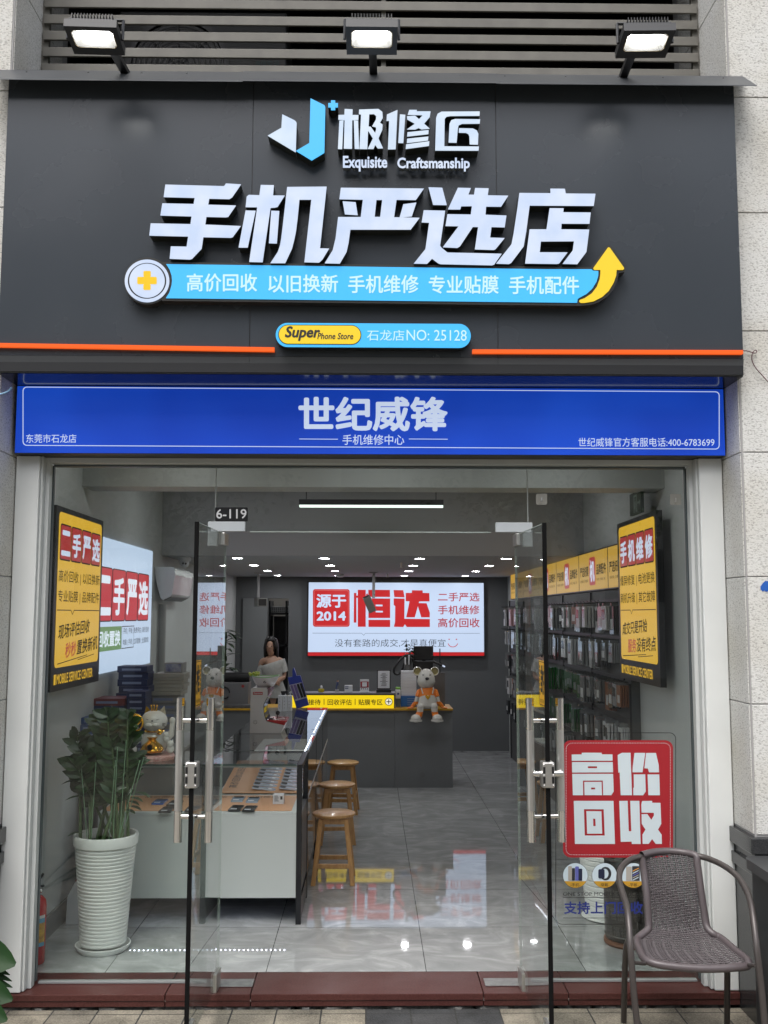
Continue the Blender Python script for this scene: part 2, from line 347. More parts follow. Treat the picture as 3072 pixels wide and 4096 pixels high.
# ------------------------------------------------------------------ lettering
_TX = {}; _SZ = {}
def glyphs(body, bold=0.0, shear=0.0, spacing=1.0):
    key = (body, bold, shear, spacing)
    if key in _TX: return _TX[key]
    cu = bpy.data.curves.new('t', 'FONT'); cu.body = body; cu.size = 1; cu.offset = bold; cu.shear = shear; cu.resolution_u = 3; cu.space_character = spacing
    o = bpy.data.objects.new('t', cu); COL.objects.link(o)
    dg = bpy.context.evaluated_depsgraph_get(); dg.update()
    me = bpy.data.meshes.new_from_object(o.evaluated_get(dg))
    vs = [(v.co.x, v.co.y) for v in me.vertices]; fs = [tuple(p.vertices) for p in me.polygons]
    bpy.data.objects.remove(o); bpy.data.curves.remove(cu); bpy.data.meshes.remove(me)
    xs = [v[0] for v in vs]; ys = [v[1] for v in vs]; x0, x1, y0, y1 = min(xs), max(xs), min(ys), max(ys)
    _SZ[key] = (x1 - x0, max(1e-6, y1 - y0))
    _TX[key] = ([((x - x0) / (x1 - x0), (y - y0) / max(1e-6, y1 - y0)) for x, y in vs], fs); return _TX[key]
def put(b, body, fn, u0, v0, u1, v1, d, bold=0.0, shear=0.0, rise=0.0, mirror=False):
    """lay the words into the rectangle u0..u1, v0 (top)..v1 (bottom) of surface fn(u, v, d); rise lifts the far end.
    bold thickens the strokes by laying shifted copies of the glyphs a hair in front of each other"""
    vs, fs = glyphs(body, 0.0 if bold > 0 else bold, shear)
    W, H = _SZ[(body, 0.0 if bold > 0 else bold, shear, 1.0)]
    n = 8 if bold > .012 else 4
    offs = [(bold * math.cos(2 * math.pi * k / n), bold * math.sin(2 * math.pi * k / n)) for k in range(n)] if bold > 0 else [(0, 0)]
    g = max(bold, 0); gx, gy = g / W, g / H
    for i, (ox, oy) in enumerate(offs):
        pp = [((x + ox / W + gx) / (1 + 2 * gx), (y + oy / H + gy) / (1 + 2 * gy)) for x, y in vs]
        b.add([fn(u0 + (u1 - u0) * x, v1 + (v0 - v1) * y - rise * x, d + i * 7e-5) for x, y in pp], fs)
    return b
def words(name, m, parent, body, fn, u0, v0, u1, v1, d, **kw):
    b = MB(); put(b, body, fn, u0, v0, u1, v1, d, **kw); return b.build(name, m, parent)
def rrect(x0, y0, x1, y1, r, n=6, ry=None):
    ry = r if ry is None else ry; out = []
    for cx, cy, a0 in ((x1 - r, y0 + ry, -90), (x1 - r, y1 - ry, 0), (x0 + r, y1 - ry, 90), (x0 + r, y0 + ry, 180)):
        for k in range(n + 1):
            a = rad(a0 + 90 * k / n); out.append((cx + r * math.cos(a), cy + ry * math.sin(a)))
    return out
def circ(cx, cy, r, n=40, ry=None): ry = r if ry is None else ry; return [(cx + r * math.cos(2 * math.pi * k / n), cy + ry * math.sin(2 * math.pi * k / n)) for k in range(n)]
def plus(cx, cy, h, a, rnd=0.0):
    return [(cx - a, cy - h), (cx + a, cy - h), (cx + a, cy - a), (cx + h, cy - a), (cx + h, cy + a), (cx + a, cy + a), (cx + a, cy + h), (cx - a, cy + h), (cx - a, cy + a), (cx - h, cy + a), (cx - h, cy - a), (cx - a, cy - a)]
def zoomfn(ox, oy, s, Y):   # photo-zoom coordinates -> point on the plane at depth Y, d metres towards the street
    return lambda u, v, d: atY(ox + u / s, oy + v / s, Y) + Vector((0, -d, 0))
def pxfn(Y): return zoomfn(0, 0, 1, Y)
# ================================================================== setting
YF, YL, YP, YB, YG = 4.66, 4.585, 4.75, 4.93, 5.14
GZ = -0.075
b = MB(); b.poly([(-80, -60, GZ), (80, -60, GZ), (80, 5.0, GZ), (-80, 5.0, GZ)]); tag(struct(b.build('pavement', PAVE)), None, None)
b = MB(); b.poly([(-80, -14, GZ + .004), (80, -14, GZ + .004), (80, -7.5, GZ + .004), (-80, -7.5, GZ + .004)])
struct(b.build('road', mat('asphalt', (.05, .05, .052), rough=.8, noise=(40, .5, 4), color2=(.065, .065, .065))))
b = MB(); b.poly([(-1.86, 5.285, 0), (1.9, 5.285, 0), (1.9, 13.6, 0), (-1.86, 13.6, 0)]); struct(b.build('floor', TILE))
# room shell
b = MB(); b.box(-1.95, -1.81, 5.16, 7.05, 0, 3.0); b.box(-1.95, -1.81, 7.05, 13.6, 0, 3.0); struct(b.build('interior_wall', WALLL))
b = MB(); b.box(1.86, 1.98, 5.16, 13.6, 0, 3.0); struct(b.build('interior_wall', WALLL))
b = MB()
for x0, x1, z0, z1 in ((-1.81, -1.38, 0, 2.31), (-1.10, 1.86, 0, 2.31), (-1.38, -1.10, 2.02, 2.31)): b.box(x0, x1, 13.55, 13.68, z0, z1)
struct(b.build('interior_wall', WALLD))
b = MB(); b.box(-1.81, 1.86, 8.70, 13.7, 2.31, 2.42); b.box(-1.81, 1.86, 5.2, 8.70, 2.95, 3.05); b.box(-1.81, 1.86, 8.68, 8.72, 2.31, 2.95); struct(b.build('ceiling', CEIL))
b = MB(); b.box(-1.81, 1.86, 6.25, 6.5, 2.60, 2.95); struct(b.build('ceiling_beam', mat('beam_paint', (.40, .41, .40), rough=.8)))
BASEB = mat('grey_tile_skirting', (.16, .165, .165), rough=.25)
b = MB(); b.box(-1.81, -1.795, 5.2, 8.6, 0, .12); struct(b.build('skirting', BASEB))
b = MB(); b.box(1.845, 1.86, 5.2, 7.0, 0, .12); struct(b.build('skirting', BASEB))
# back room behind the open doorway
b = MB(); b.box(-2.0, -.6, 15.6, 15.7, 0, 2.6); b.box(-2.0, -1.95, 13.68, 15.6, 0, 2.6); b.box(-.65, -.6, 13.68, 15.6, 0, 2.6); struct(b.build('back_room_wall', mat('back_room_paint', (.35, .33, .30), rough=.8)))
b = MB(); b.box(-2.0, -.6, 13.68, 15.7, 2.55, 2.65); struct(b.build('back_room_ceiling', CEIL))
b = MB(); b.poly([(-2, 13.6, -.002), (-.6, 13.6, -.002), (-.6, 15.7, -.002), (-2, 15.7, -.002)]); struct(b.build('back_room_floor', TILE))
# dark cavity behind the louvres, wall above
b = MB(); b.box(-1.9, 1.9, 7.0, 7.1, 3.05, 7); b.box(-1.9, 1.9, 5.1, 7.1, 3.06, 3.10); b.box(-2.0, -1.9, 5.1, 7.1, 3.05, 7); b.box(1.9, 2.0, 5.1, 7.1, 3.05, 7); b.box(-1.9, 1.9, 5.1, 7.1, 7, 7.1)
struct(b.build('cavity_wall', mat('dark_cavity', (.018, .018, .018), rough=.9)))

# ---- stone pillars with granite base
def pillar(sx, label):
    t = thing('stone_pillar', label, 'pillar', (sx * 2.2, 4.9, GZ))
    X0, X1 = (1.787, 3.2); core = MB(); slab = MB(); joint = .003
    def bx(m, a, c, y0, y1, z0, z1): m.box(min(sx * a, sx * c), max(sx * a, sx * c), y0, y1, z0, z1)
    bx(core, X0 + .005, X1, YP + .005, 5.6, GZ, 9)
    zs = [.785 + .6 * k for k in range(-1, 14)]
    for z in zs[1:]:
        bx(slab, X0 + .012, X1, YP, YP + .011, z + joint, z + .6 - joint)           # front slabs
        bx(slab, X0, X0 + .011, YP + .012, 5.5, z + joint, z + .6 - joint)           # reveal slabs
    core.build('joint_core', mat('grey_joint_mortar', (.36, .355, .35), rough=.9), t)
    slab.build('cladding', STONE, t, bevel=.002)
    base = MB(); bx(base, X0 - .004, X1, YP - .012, 5.03, GZ, .775); base.build('granite_base', BLKGR, t)
    for z0, z1, e in ((.705, .778, .028), (.607, .662, .022)):
        q = MB(); bx(q, X0 - e, X1, YP - e - .008, 5.02, z0, z1); q.build('moulding', BLKGR, t, bevel=.004)
    return t
pillar(-1, 'pale speckled granite pillar behind the broad dark green leaves')
pillar(1, 'pale speckled granite pillar with black base behind the wicker armchair')
# upper wall of the building over the louvres (out of frame but closes the shop)
b = MB(); b.box(-3.2, 3.2, 5.0, 5.5, 5.75, 9); tag(b.build('facade_wall', STONE), None, None, kind='structure')

# ---- louvres
LOUV = mat('louvre_paint', (.165, .157, .135), rough=.6, noise=(9, .7, 6), color2=(.10, .096, .083))
t = thing('louvre_screen', 'row of grey horizontal louvre bars above the black shop sign', 'louvre', (0, 5.15, 4.6))
z = 4.6045
k = 0
while z < 5.75:
    q = MB(); q.box(-1.775, 1.775, 5.13, 5.144, z, z + .052); q.build('louvre_bar', LOUV, t, bevel=.003); z += .0935; k += 1
for xa, xb in ((-1.787, -1.75), (1.75, 1.787), (.05, .075)): q = MB(); q.box(xa, xb, 5.15, 5.18, 4.4, 5.75); q.build('upright_rail', LOUV, t)
# air conditioner outdoor unit behind the bars
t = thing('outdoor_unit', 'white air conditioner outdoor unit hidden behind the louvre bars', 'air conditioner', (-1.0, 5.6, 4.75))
q = MB(); q.box(-1.48, -.50, 5.55, 5.95, 4.60, 5.32); q.build('casing', mat('shade_dark_casing', (.028, .029, .028), rough=.5), t, bevel=.01)  # white casing coloured near black; the cavity's shade is in the colour
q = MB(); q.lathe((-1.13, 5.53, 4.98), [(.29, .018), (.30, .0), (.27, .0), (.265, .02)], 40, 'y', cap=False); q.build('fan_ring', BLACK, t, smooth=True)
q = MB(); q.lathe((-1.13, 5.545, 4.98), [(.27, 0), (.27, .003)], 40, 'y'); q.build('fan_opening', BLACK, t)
q = MB()
for r in (.04, .07, .10, .13, .16, .19, .22, .25):
    pts = [(-1.13 + r * math.cos(2 * math.pi * i / 32), 5.53, 4.98 + r * math.sin(2 * math.pi * i / 32)) for i in range(33)]
    q.tube(pts, .003, 5)
for i in range(8):
    a = math.pi * i / 4; q.tube([(-1.13, 5.53, 4.98), (-1.13 + .27 * math.cos(a), 5.53, 4.98 + .27 * math.sin(a))], .003, 5)
q.build('fan_grille', mat('grille_grey', (.09, .09, .085)), t)
fn = zoomfn(0, 0, 1.08, 5.55)
q = MB(); put(q, 'Hisense', fn, 1082, 232, 1222, 256, .004, bold=.03); put(q, '海信空调', fn, 1100, 262, 1205, 292, .004); q.build('maker_lettering', mat('unit_print', (.03, .07, .07)), t)

# ================================================================== fascia sign box
t = thing('shop_fascia', 'large matt black sign box over the shop entrance', 'shop sign', (0, 4.75, 2.94))
q = MB(); q.box(-1.770, 1.781, YF + .004, 5.10, 2.945, 4.40); q.build('sign_box', BLACKM, t)
xs = [-1.772, atY(1009, 700, YF).x, atY(1985, 700, YF).x, 1.783]
for a, c in zip(xs, xs[1:]):
    q = MB(); q.box(a + .002, c - .002, YF, YF + .003, 3.022, 4.40); q.build('front_panel', FASCIA, t)
for a, c in zip(xs, xs[1:]):
    q = MB(); q.hexa([(a + .001, YF - .002, 3.02), (c - .001, YF - .002, 3.02), (c - .001, YF + .014, 2.940), (a + .001, YF + .014, 2.940)],
                     [(a + .001, YF + .003, 3.02), (c - .001, YF + .003, 3.02), (c - .001, YF + .019, 2.940), (a + .001, YF + .019, 2.940)]); q.build('bottom_edge', FASCIA2, t)
q = MB(); q.box(-1.772, 1.783, YF + .02, YB + .1, 2.938, 2.944); q.build('soffit_panel', mat('gloss_soffit', (.015, .016, .02), rough=.14, spec=.14), t)
SHEET = mat('weathered_sheet_metal', (.10, .105, .105), rough=.4, metal=.4, noise=(2, .8, 3), color2=(.05, .055, .065))
def flashing(x0, x1, dz):
    q = MB(); q.hexa([(x0, 4.57, 4.344 + dz), (x1, 4.57, 4.344 + dz), (x1, 4.74, 4.486 + dz), (x0, 4.74, 4.486 + dz)],
                     [(x0, 4.57, 4.348 + dz), (x1, 4.57, 4.348 + dz), (x1, 4.74, 4.490 + dz), (x0, 4.74, 4.490 + dz)]); return q
for x0, x1, dz in ((-1.86, -.62, 0), (-.64, .62, .004), (.60, 1.86, .001)):
    flashing(x0, x1, dz).build('flashing', SHEET, t)

for k in range(14): x = -1.7 + k * .262 + (.04 if k % 3 else 0); q = MB(); q.ball((x, 4.70 + .0, 4.455), .0055, 8, 5); q.build('screw', BLACK, t, smooth=True)
# orange lines
def line_strip(name, label, pts, grp=None):
    q = MB(); q.prism([pts], pxfn(YF), .022, .001); return tag(q.build(name, ORANGE), label, 'light strip', grp)
line_strip('orange_strip', 'glowing orange line running to the yellow end of the pill sign', [(-40, 1376), (1099, 1394), (1099, 1410), (-40, 1391)])
line_strip('orange_strip', 'glowing orange line starting after the store number on the pill sign', [(1888, 1402), (2966, 1405), (2966, 1420), (1888, 1417)])

# ---- channel letters
def lettering(name, label, chars, face, d=None, cat='sign lettering'):
    t = thing(name, label, cat, (0, YF, 3.6))
    for fn, loops_list in chars:
        q = MB()
        for loops in loops_list:
            if not isinstance(loops[0][0], tuple): loops = [loops]
            q.mi(0).prism(loops, fn, 0, -.005)                   # lit acrylic face
            q.mi(1).prism(loops, lambda u, v, dd, fn=fn: fn(u, v, dd), -.0055, -(YF - YL) + .001)
        q.build('letter', [face, RETURN], t)
    return t
C = zoomfn(580, 700, 2.212, YL); D = zoomfn(1150, 700, 2.212, YL); E_ = zoomfn(1670, 700, 2.212, YL)
big = [
 (C, [[(180,84),(700,98),(716,74),(848,82),(770,195),(745,211),(567,207),(558,262),(803,269),(735,368),(715,372),(542,368),(532,438),(846,451),(775,548),(758,553),(515,548),(500,650),(415,740),(395,746),(218,739),(228,631),(368,633),(382,542),(38,534),(50,427),(402,434),(412,364),(136,356),(153,250),(430,256),(440,200),(165,193)]]),
 (C, [[(1024,87),(1140,89),(1132,180),(1235,181),(1172,280),(1150,286),(1110,289),(1040,770),(922,767),(993,283),(890,282),(900,190),(918,175),(1012,178)],
      [(890,313),(978,315),(908,640),(828,640)], [(1117,315),(1188,318),(1166,604),(1096,602)],
      [(1258,105),(1607,102),(1548,648),(1628,650),(1570,745),(1540,773),(1410,770),(1472,216),(1366,216),(1350,380),(1335,500),(1318,580),(1300,650),(1240,778),(1110,778),(1175,680),(1195,620),(1205,560),(1215,480)]]),
 (D, [[[(472,112),(1206,119),(1135,219),(965,217),(943,373),(1168,378),(1090,481),(556,481),(540,600),(522,680),(462,782),(330,779),(400,665),(425,560),(448,371),(648,371),(667,216),(459,212)], [(787,218),(838,218),(820,370),(771,370)]],
      [(488,232),(603,240),(621,353),(508,346)], [(1025,258),(1140,243),(1100,364),(992,374)]]),
 (E_, [[(98,108),(219,112),(259,264),(139,262)],
      [(55,311),(245,315),(200,625),(215,645),(265,685),(745,696),(680,790),(660,797),(205,787),(185,780),(129,738),(85,784),(-32,782),(70,655),(103,420),(37,417)],
      [(358,112),(472,115),(450,173),(500,174),(510,114),(630,117),(622,179),(803,182),(740,278),(607,277),(602,351),(787,358),(772,461),(655,458),(643,553),(771,557),(690,655),(675,661),(508,656),(537,458),(490,457),(375,630),(352,643),(225,637),(365,451),(248,449),(265,346),(472,349),(482,273),(388,274),(378,303),(270,302)]]),
 (E_, [[(902,158),(1178,160),(1176,120),(1304,121),(1312,163),(1575,165),(1560,271),(993,268),(962,500),(940,630),(830,775),(810,786),(697,782),(832,612),(850,520),(885,290)],
      [(1170,293),(1293,294),(1290,329),(1533,331),(1522,429),(1275,428),(1272,480),(1520,482),(1495,680),(1415,787),(1285,784),(1375,665),(1386,584),(1092,586),(1082,683),(1328,684),(1255,780),(1235,785),(953,781),(993,480),(1142,480)]]),
]
lettering('store_name_letters', 'five big slanted white illuminated characters 手机严选店 across the sign', big, LETTER)
Bz = zoomfn(1300, 400, 2.5523, YL)
lettering('brand_letters', 'three white illuminated characters 极修匠 beside the emblem', [
 (Bz, [[(200,90),(282,95),(280,152),(342,153),(340,200),(278,203),(276,495),(192,493),(200,203),(136,198),(138,152),(198,150)],
       [(146,210),(189,208),(175,498),(132,497)], [(294,208),(338,210),(348,497),(303,495)],
       [[(348,97),(545,90),(585,120),(590,180),(560,230),(588,250),(585,300),(545,390),(592,490),(540,492),(512,455),(495,497),(438,496),(490,390),(440,310),(432,498),(352,497),(368,145),(346,142)],
        [(452,142),(500,140),(523,160),(520,200),(482,265),(520,275),(522,300),(512,335),(466,272),(445,270)]]]),
 (Bz, [[(632,148),(740,100),(722,500),(642,501),(655,210),(628,210)], [(765,146),(820,150),(800,437),(748,435)],
       [(860,100),(938,100),(935,115),(1078,115),(1070,170),(1010,240),(1068,290),(985,297),(957,283),(920,298),(838,298),(920,240),(840,195),(838,165),(920,160),(960,195),(1000,152),(845,148)],
       [(842,328),(1058,306),(1056,345),(838,370)], [(838,394),(1056,372),(1052,410),(836,437)], [(828,452),(1066,420),(1062,465),(824,497)]]),
 (Bz, [[(1190,118),(1580,116),(1578,158),(1280,160),(1240,168),(1222,190),(1218,472),(1572,474),(1568,514),(1125,513),(1135,180),(1150,140)],
       [(1330,193),(1584,196),(1580,238),(1400,240),(1365,255),(1357,290),(1344,433),(1262,431),(1272,240),(1290,205)],
       [(1368,287),(1510,290),(1550,310),(1566,345),(1562,453),(1478,450),(1475,370),(1465,345),(1440,332),(1366,330)]]),
], LETTERW)
Az = zoomfn(1050, 380, 3.6867, YL)
t = lettering('shop_emblem', 'angular white and sky blue arrow emblem with small blue plus', [(Az, [[(290,283),(470,370),(492,388),(503,410),(490,843),(78,597),(278,482)]])], LETTERW, cat='emblem')
q = MB()
for loops in ([(708,48),(905,145),(920,158),(926,180),(912,850),(725,963),(494,822),(690,707)], plus(1041,149,71,31)):
    q.mi(0).prism([loops], Az, 0, -.005); q.mi(1).prism([loops], Az, -.0055, -(YF - YL) + .001)
q.build('blue_stroke', [SKYBLUE, RETURN], t)
# small English lettering on clear acrylic
def small_letters(label, body, u0, v0, u1, v1):
    t = thing('small_sign_letters', label, 'sign lettering', (0, YF, 3.9))
    vs, fs = glyphs(body, .028, 0)
    q = MB(); fn = zoomfn(1300, 400, 2.5523, YL + .02)
    pts = [fn(u0 + (u1 - u0) * x, v1 + (v0 - v1) * y, 0) for x, y in vs]
    q.add(pts, fs)
    q.build('letter_face', LETTER, t)
    # solid sides behind the face
    ed = {}
    for f in fs:
        for i in range(len(f)):
            a, c = f[i], f[(i + 1) % len(f)]; ed[(a, c)] = 1
    q = MB(); off = Vector((0, .03, 0))
    sides = [(a, c) for a, c in ed if (c, a) not in ed]
    vv = [p + Vector((0, .0005, 0)) for p in pts] + [p + off for p in pts]; n = len(pts)
    q.add(vv, [(a, c, c + n, a + n) for a, c in sides]); q.build('letter_side', mat('clear_acrylic_side', (.14, .15, .15), rough=.15), t)
small_letters('small white letters reading Exquisite below the brand characters', 'Exquisite', 183, 570, 636, 730)
small_letters('small white letters reading Craftsmanship below the brand characters', 'Craftsmanship', 738, 587, 1478, 730)

# ---- service bar sign
def fpx(pts): return [(480 + x / 2.212, 1020 + y / 2.212) for x, y in pts]
def gpx(pts): return [(2180 + x / 4.879, 980 + y / 4.879) for x, y in pts]
P = pxfn(YF)
t = thing('service_bar_sign', 'sky blue illuminated bar sign ending in a yellow upward arrow', 'shop sign', (0, YF, 3.3))
ring = [(265 + 208 * math.cos(a), 262 + 206 * math.sin(a)) for a in [rad(53 + 254 * k / 40) for k in range(41)]]
outline = fpx(ring) + fpx([(395, 97)]) + gpx([(600, 505), (850, 505), (955, 370), (1060, 215), (1140, 110), (1190, 85), (1240, 108), (1360, 265), (1500, 450), (1530, 530), (1500, 602), (1385, 622), (1360, 760), (1290, 920), (1160, 1080), (990, 1190), (820, 1240), (640, 1255)]) + fpx([(392, 437)])
q = MB(); q.mi(0).prism([outline], P, .055, .002); q.build('sign_case', mat('black_sign_case', (.03, .03, .028), rough=.3), t)
bar = fpx([(430, 118)]) + gpx([(0, 553), (858, 553), (875, 575), (900, 585), (988, 588), (985, 680), (950, 800), (870, 930), (760, 1030), (620, 1105), (588, 1130), (578, 1200)]) + fpx([(428, 416), (460, 365), (478, 300), (482, 262), (478, 220), (460, 165)])
q = MB(); q.prism([bar], P, .059, .056); q.build('blue_face', SKYBLUE, t)
q = MB(); q.prism([fpx(circ(263, 265, 195, 48, 187)), fpx(circ(263, 264, 169, 48, 158))], P, .059, .056); q.prism([fpx(circ(263, 263, 155, 48, 149))], P, .059, .056); q.build('white_disc', LETTER, t)
q = MB(); q.prism([fpx(rrect(179, 232, 349, 295, 10)) ], P, .062, .0595); q.prism([fpx(rrect(233, 180, 297, 231.5, 10))], P, .062, .0595); q.prism([fpx(rrect(232, 295.5, 296, 346, 10))], P, .062, .0595)
q.build('yellow_cross', lit('lit_amber', 'e2b81f', .9), t)
arrow = gpx([(1187,130),(1212,145),(1480,525),(1482,550),(1462,566),(1340,566),(1330,680),(1280,820),(1190,970),(1060,1090),(890,1175),(720,1203),(650,1203),(620,1180),(625,1150),(720,1115),(860,1020),(960,890),(1015,740),(1028,640),(1028,566),(910,566),(892,545),(897,522),(1165,145)])
q = MB(); q.prism([arrow], P, .060, .056); q.build('yellow_arrow', YELLOW, t)
for body, x0, x1, y0, y1 in (('高价回收', 756, 1034, 1111, 1183), ('以旧换新', 1078, 1354, 1115, 1187), ('手机维修', 1394, 1672, 1117, 1189), ('专业贴膜', 1712, 1988, 1119, 1191), ('手机配件', 2029, 2306, 1121, 1193)):
    words('lettering', PALE, t, body, P, x0, y0, x1, y1, .0605, bold=.016)
# ---- pill sign
t = thing('store_number_sign', 'blue pill shaped lit sign with yellow end and store number', 'shop sign', (0, YF, 3.1))
def hpx(pts): return [(1080 + x / 2.0232, 1290 + (y + .0055 * x) / 2.0232) for x, y in pts]
q = MB(); q.mi(1).prism([hpx(rrect(50, 24, 1620, 226, 100, 14))], P, .050, .002); q.mi(0).prism([hpx(rrect(55, 29, 1616, 221, 95, 14))], P, .054, .0505); q.build('blue_face', [SKYBLUE, BLACK], t)
q = MB(); q.prism([hpx(rrect(75, 44, 740, 202, 79, 14))], P, .0555, .0545); q.build('dark_rim', BLACK, t)
q = MB(); q.prism([hpx(rrect(81, 50, 734, 196, 73, 14))], P, .0575, .056); q.build('yellow_face', YELLOW, t)
hf = lambda u, v, d: P(*hpx([(u, v)])[0], d)
words('lettering', INKY, t, 'Super', hf, 128, 57, 412, 176, .059, bold=.035, shear=.22)
words('lettering', INKY, t, 'Phone Store', hf, 388, 109, 676, 160, .059, bold=.022, shear=.2)
words('lettering', PALE, t, '石龙店', hf, 785, 83, 1084, 168, .0575)
words('lettering', PALE, t, 'NO: 25128', hf, 1102, 80, 1582, 166, .0575)

# ---- blue lightbox sign
t = thing('blue_lightbox_sign', 'long royal blue lightbox sign with white characters under the black fascia', 'shop sign', (0, 5.0, 2.6))
q = MB(); q.box(-1.766, 1.776, YB + .004, 5.1, 2.596, 2.936); q.build('sign_case', BLACKM, t)
q = MB(); q.box(-1.766, 1.776, YB, YB + .003, 2.598, 2.935); q.build('blue_face', BLUE, t)
PB = pxfn(YB); LT = BLUET
q = MB(); tl, tr, br_, bl = (91, 1547), (2878, 1566), (2878, 1798), (86, 1783); w = 3.2
def border(u, v, d): # rectangle frame in px following the sign's perspective
    a = u; x = tl[0] + (tr[0] - tl[0]) * u; yt = tl[1] + (tr[1] - tl[1]) * u; yb = bl[1] + (br_[1] - bl[1]) * u
    return PB(x, yt + (yb - yt) * v, d)
q.prism([rrect(0, 0, 1, 1, .006, 5, .07), rrect(.0012, .013, .9988, .987, .0052, 5, .06)], border, .002, .002); q.build('border_line', LT, t)
words('lettering', LT, t, '世纪威锋', PB, 1194, 1587, 1791, 1726, .003, bold=.030)
words('lettering', LT, t, '手机维修中心', PB, 1370, 1739, 1617, 1780, .003, bold=.006)
words('lettering', LT, t, '东莞市石龙店', PB, 105, 1737, 306, 1772, .003, bold=.004)
words('lettering', LT, t, '世纪威锋官方客服电话:400-6783699', PB, 2313, 1751, 2857, 1787, .003, bold=.004)
for x0, x1 in ((1197, 1352), (1635, 1791)): q = MB(); q.prism([[(x0, 1755), (x1, 1756), (x1, 1758.5), (x0, 1757.5)]], PB, .003, .003); q.build('rule_line', LT, t)

# ================================================================== floodlights
def flood(label, px, yaw, pole_px):
    c = atY(px[0], px[1], 4.27); t = thing('floodlight', label, 'floodlight', tuple(c), 'floodlights on arms above the sign')
    R = Matrix.Rotation(yaw, 3, 'Z') @ Matrix.Rotation(rad(-6), 3, 'X')
    fn = lambda p: c + R @ Vector(p)
    def bxx(q, x0, x1, y0, y1, z0, z1): q.add([fn(p) for p in ((x0, y0, z0), (x1, y0, z0), (x1, y1, z0), (x0, y1, z0), (x0, y0, z1), (x1, y0, z1), (x1, y1, z1), (x0, y1, z1))], [(0, 3, 2, 1), (4, 5, 6, 7), (0, 1, 5, 4), (1, 2, 6, 5), (2, 3, 7, 6), (3, 0, 4, 7)])
    q = MB()   # face frame with a window
    out = [(-.115, -.095), (.115, -.095), (.115, .095), (-.115, .095)]; win = [(-.078, -.068), (.078, -.068), (.09, -.054), (.09, .030), (.078, .044), (-.078, .044), (-.09, .030), (-.09, -.054)]
    g = lambda u, v, d: fn((u, v, d)); q.prism([out, win], g, -.008, .018); bxx(q, -.115, .115, -.095, .095, .018, .03)
    q.build('lamp_frame', mat('floodlight_housing', (.03, .031, .033), rough=.42, metal=.1), t)
    q = MB(); bxx(q, -.09, .09, -.075, .075, .03, .048); 
    for k in range(14): x = -.088 + k * .0135; bxx(q, x - .0015, x + .0015, -.075, .075, .0485, .075)
    q.build('heat_sink', BLACKM, t)
    inn = [(u * .80, -.012 + (v + .012) * .62) for u, v in win]
    q = MB(); n_ = len(win); q.add([fn((u, v, -.004)) for u, v in win] + [fn((u, v, .017)) for u, v in inn], [(k, (k + 1) % n_, (k + 1) % n_ + n_, k + n_) for k in range(n_)]); q.build('reflector', mat('lamp_reflector', (.55, .55, .53), rough=.25), t)
    q = MB(); q.prism([inn], g, .0165, .0165); q.build('lamp_glass', FLOOD, t)
    q = MB(); q.prism([[(u * 1.03, -.012 + (v + .012) * 1.03) for u, v in win], win], g, -.009, -.0085); q.build('rubber_rim', mat('lamp_rim', (.40, .33, .18), rough=.5), t)
    q = MB()
    for sx in (-1, 1):
        x = sx * .122; q.tube([fn((x, 0, .0)), fn((x, 0, .10))], .007, 6)
    q.tube([fn((-.122, 0, .10)), fn((.122, 0, .10))], .007, 6); q.build('bracket', BLACKM, t)
    foot = atY(pole_px[0], pole_px[1], 4.72); top = fn((0, .02, .105)); side = Vector((.019, 0, 0))
    q = MB(); d = (top - foot).normalized(); u = d.cross(Vector((1, 0, 0))).normalized() * .012
    q.hexa([foot - side - u, foot + side - u, foot + side + u, foot - side + u], [top - side - u, top + side - u, top + side + u, top - side + u]); q.build('arm', BLACKM, t)
flood('black floodlight on a bent arm in front of the outdoor unit', (380, 158), rad(2), (505, 296))
flood('middle black floodlight with mirrored sign letters on its frame', (1487, 158), 0, (1494, 300))
flood('black floodlight on an arm over the plain end of the louvres', (2580, 172), rad(-2), (2490, 312))

# ================================================================== shopfront frame, threshold, glass
t = thing('shopfront_frame', 'white painted frame around the glass shop entrance', 'door frame', (0, 5.05, 0))
for s in (-1, 1):
    q = MB(); q.box(min(s * 1.665, s * 1.782), max(s * 1.665, s * 1.782), 5.0, 5.18, .004, 2.594); q.build('jamb', WHITE, t, bevel=.004)
    q = MB(); q.box(min(s * 1.652, s * 1.664), max(s * 1.652, s * 1.664), 5.02, 5.12, .004, 2.594); q.build('trim_lip', ALU, t, bevel=.002)
    q = MB(); q.box(min(s * 1.632, s * 1.651), max(s * 1.632, s * 1.651), 5.06, 5.105, .004, 2.594); q.build('glazing_bar', ALU, t)
    q = MB(); q.box(min(s * 1.630, s * 1.648), max(s * 1.630, s * 1.648), 5.12, 5.147, .016, 2.56); q.build('glazing_channel', DARKCH, t)
q = MB(); q.box(-1.631, 1.631, 5.06, 5.17, 2.568, 2.594); q.build('head_bar', ALU, t)
q = MB(); q.box(-1.631, 1.631, 5.12, 5.16, 2.558, 2.567); q.build('glazing_channel', DARKCH, t)
for s in (-1, 1):
    q = MB(); q.box(min(s * .80, s * 1.62), max(s * .80, s * 1.62), 5.125, 5.155, .003, .012); q.build('sill_bar', mat('silicone_sill', (.26, .27, .27), rough=.5), t)
t = thing('entrance_step', 'dark red granite doorstep along the shop entrance', 'doorstep', (0, 5.1, -.06))
for a, c in zip((-1.783, -.972, -.566, .548, .956), (-.972, -.566, .548, .956, 1.783)):
    q = MB(); q.box(a + .002, c - .002, 4.985, 5.284, -.030, 0.0); q.box(a + .002, c - .002, 4.990, 5.05, -.058, -.032); q.build('slab', REDGR, t, bevel=.0025)
q = MB(); q.box(-1.78, 1.78, 4.992, 5.28, -.034, -.029); q.build('joint_filler', mat('pale_joint', (.35, .30, .28)), t)
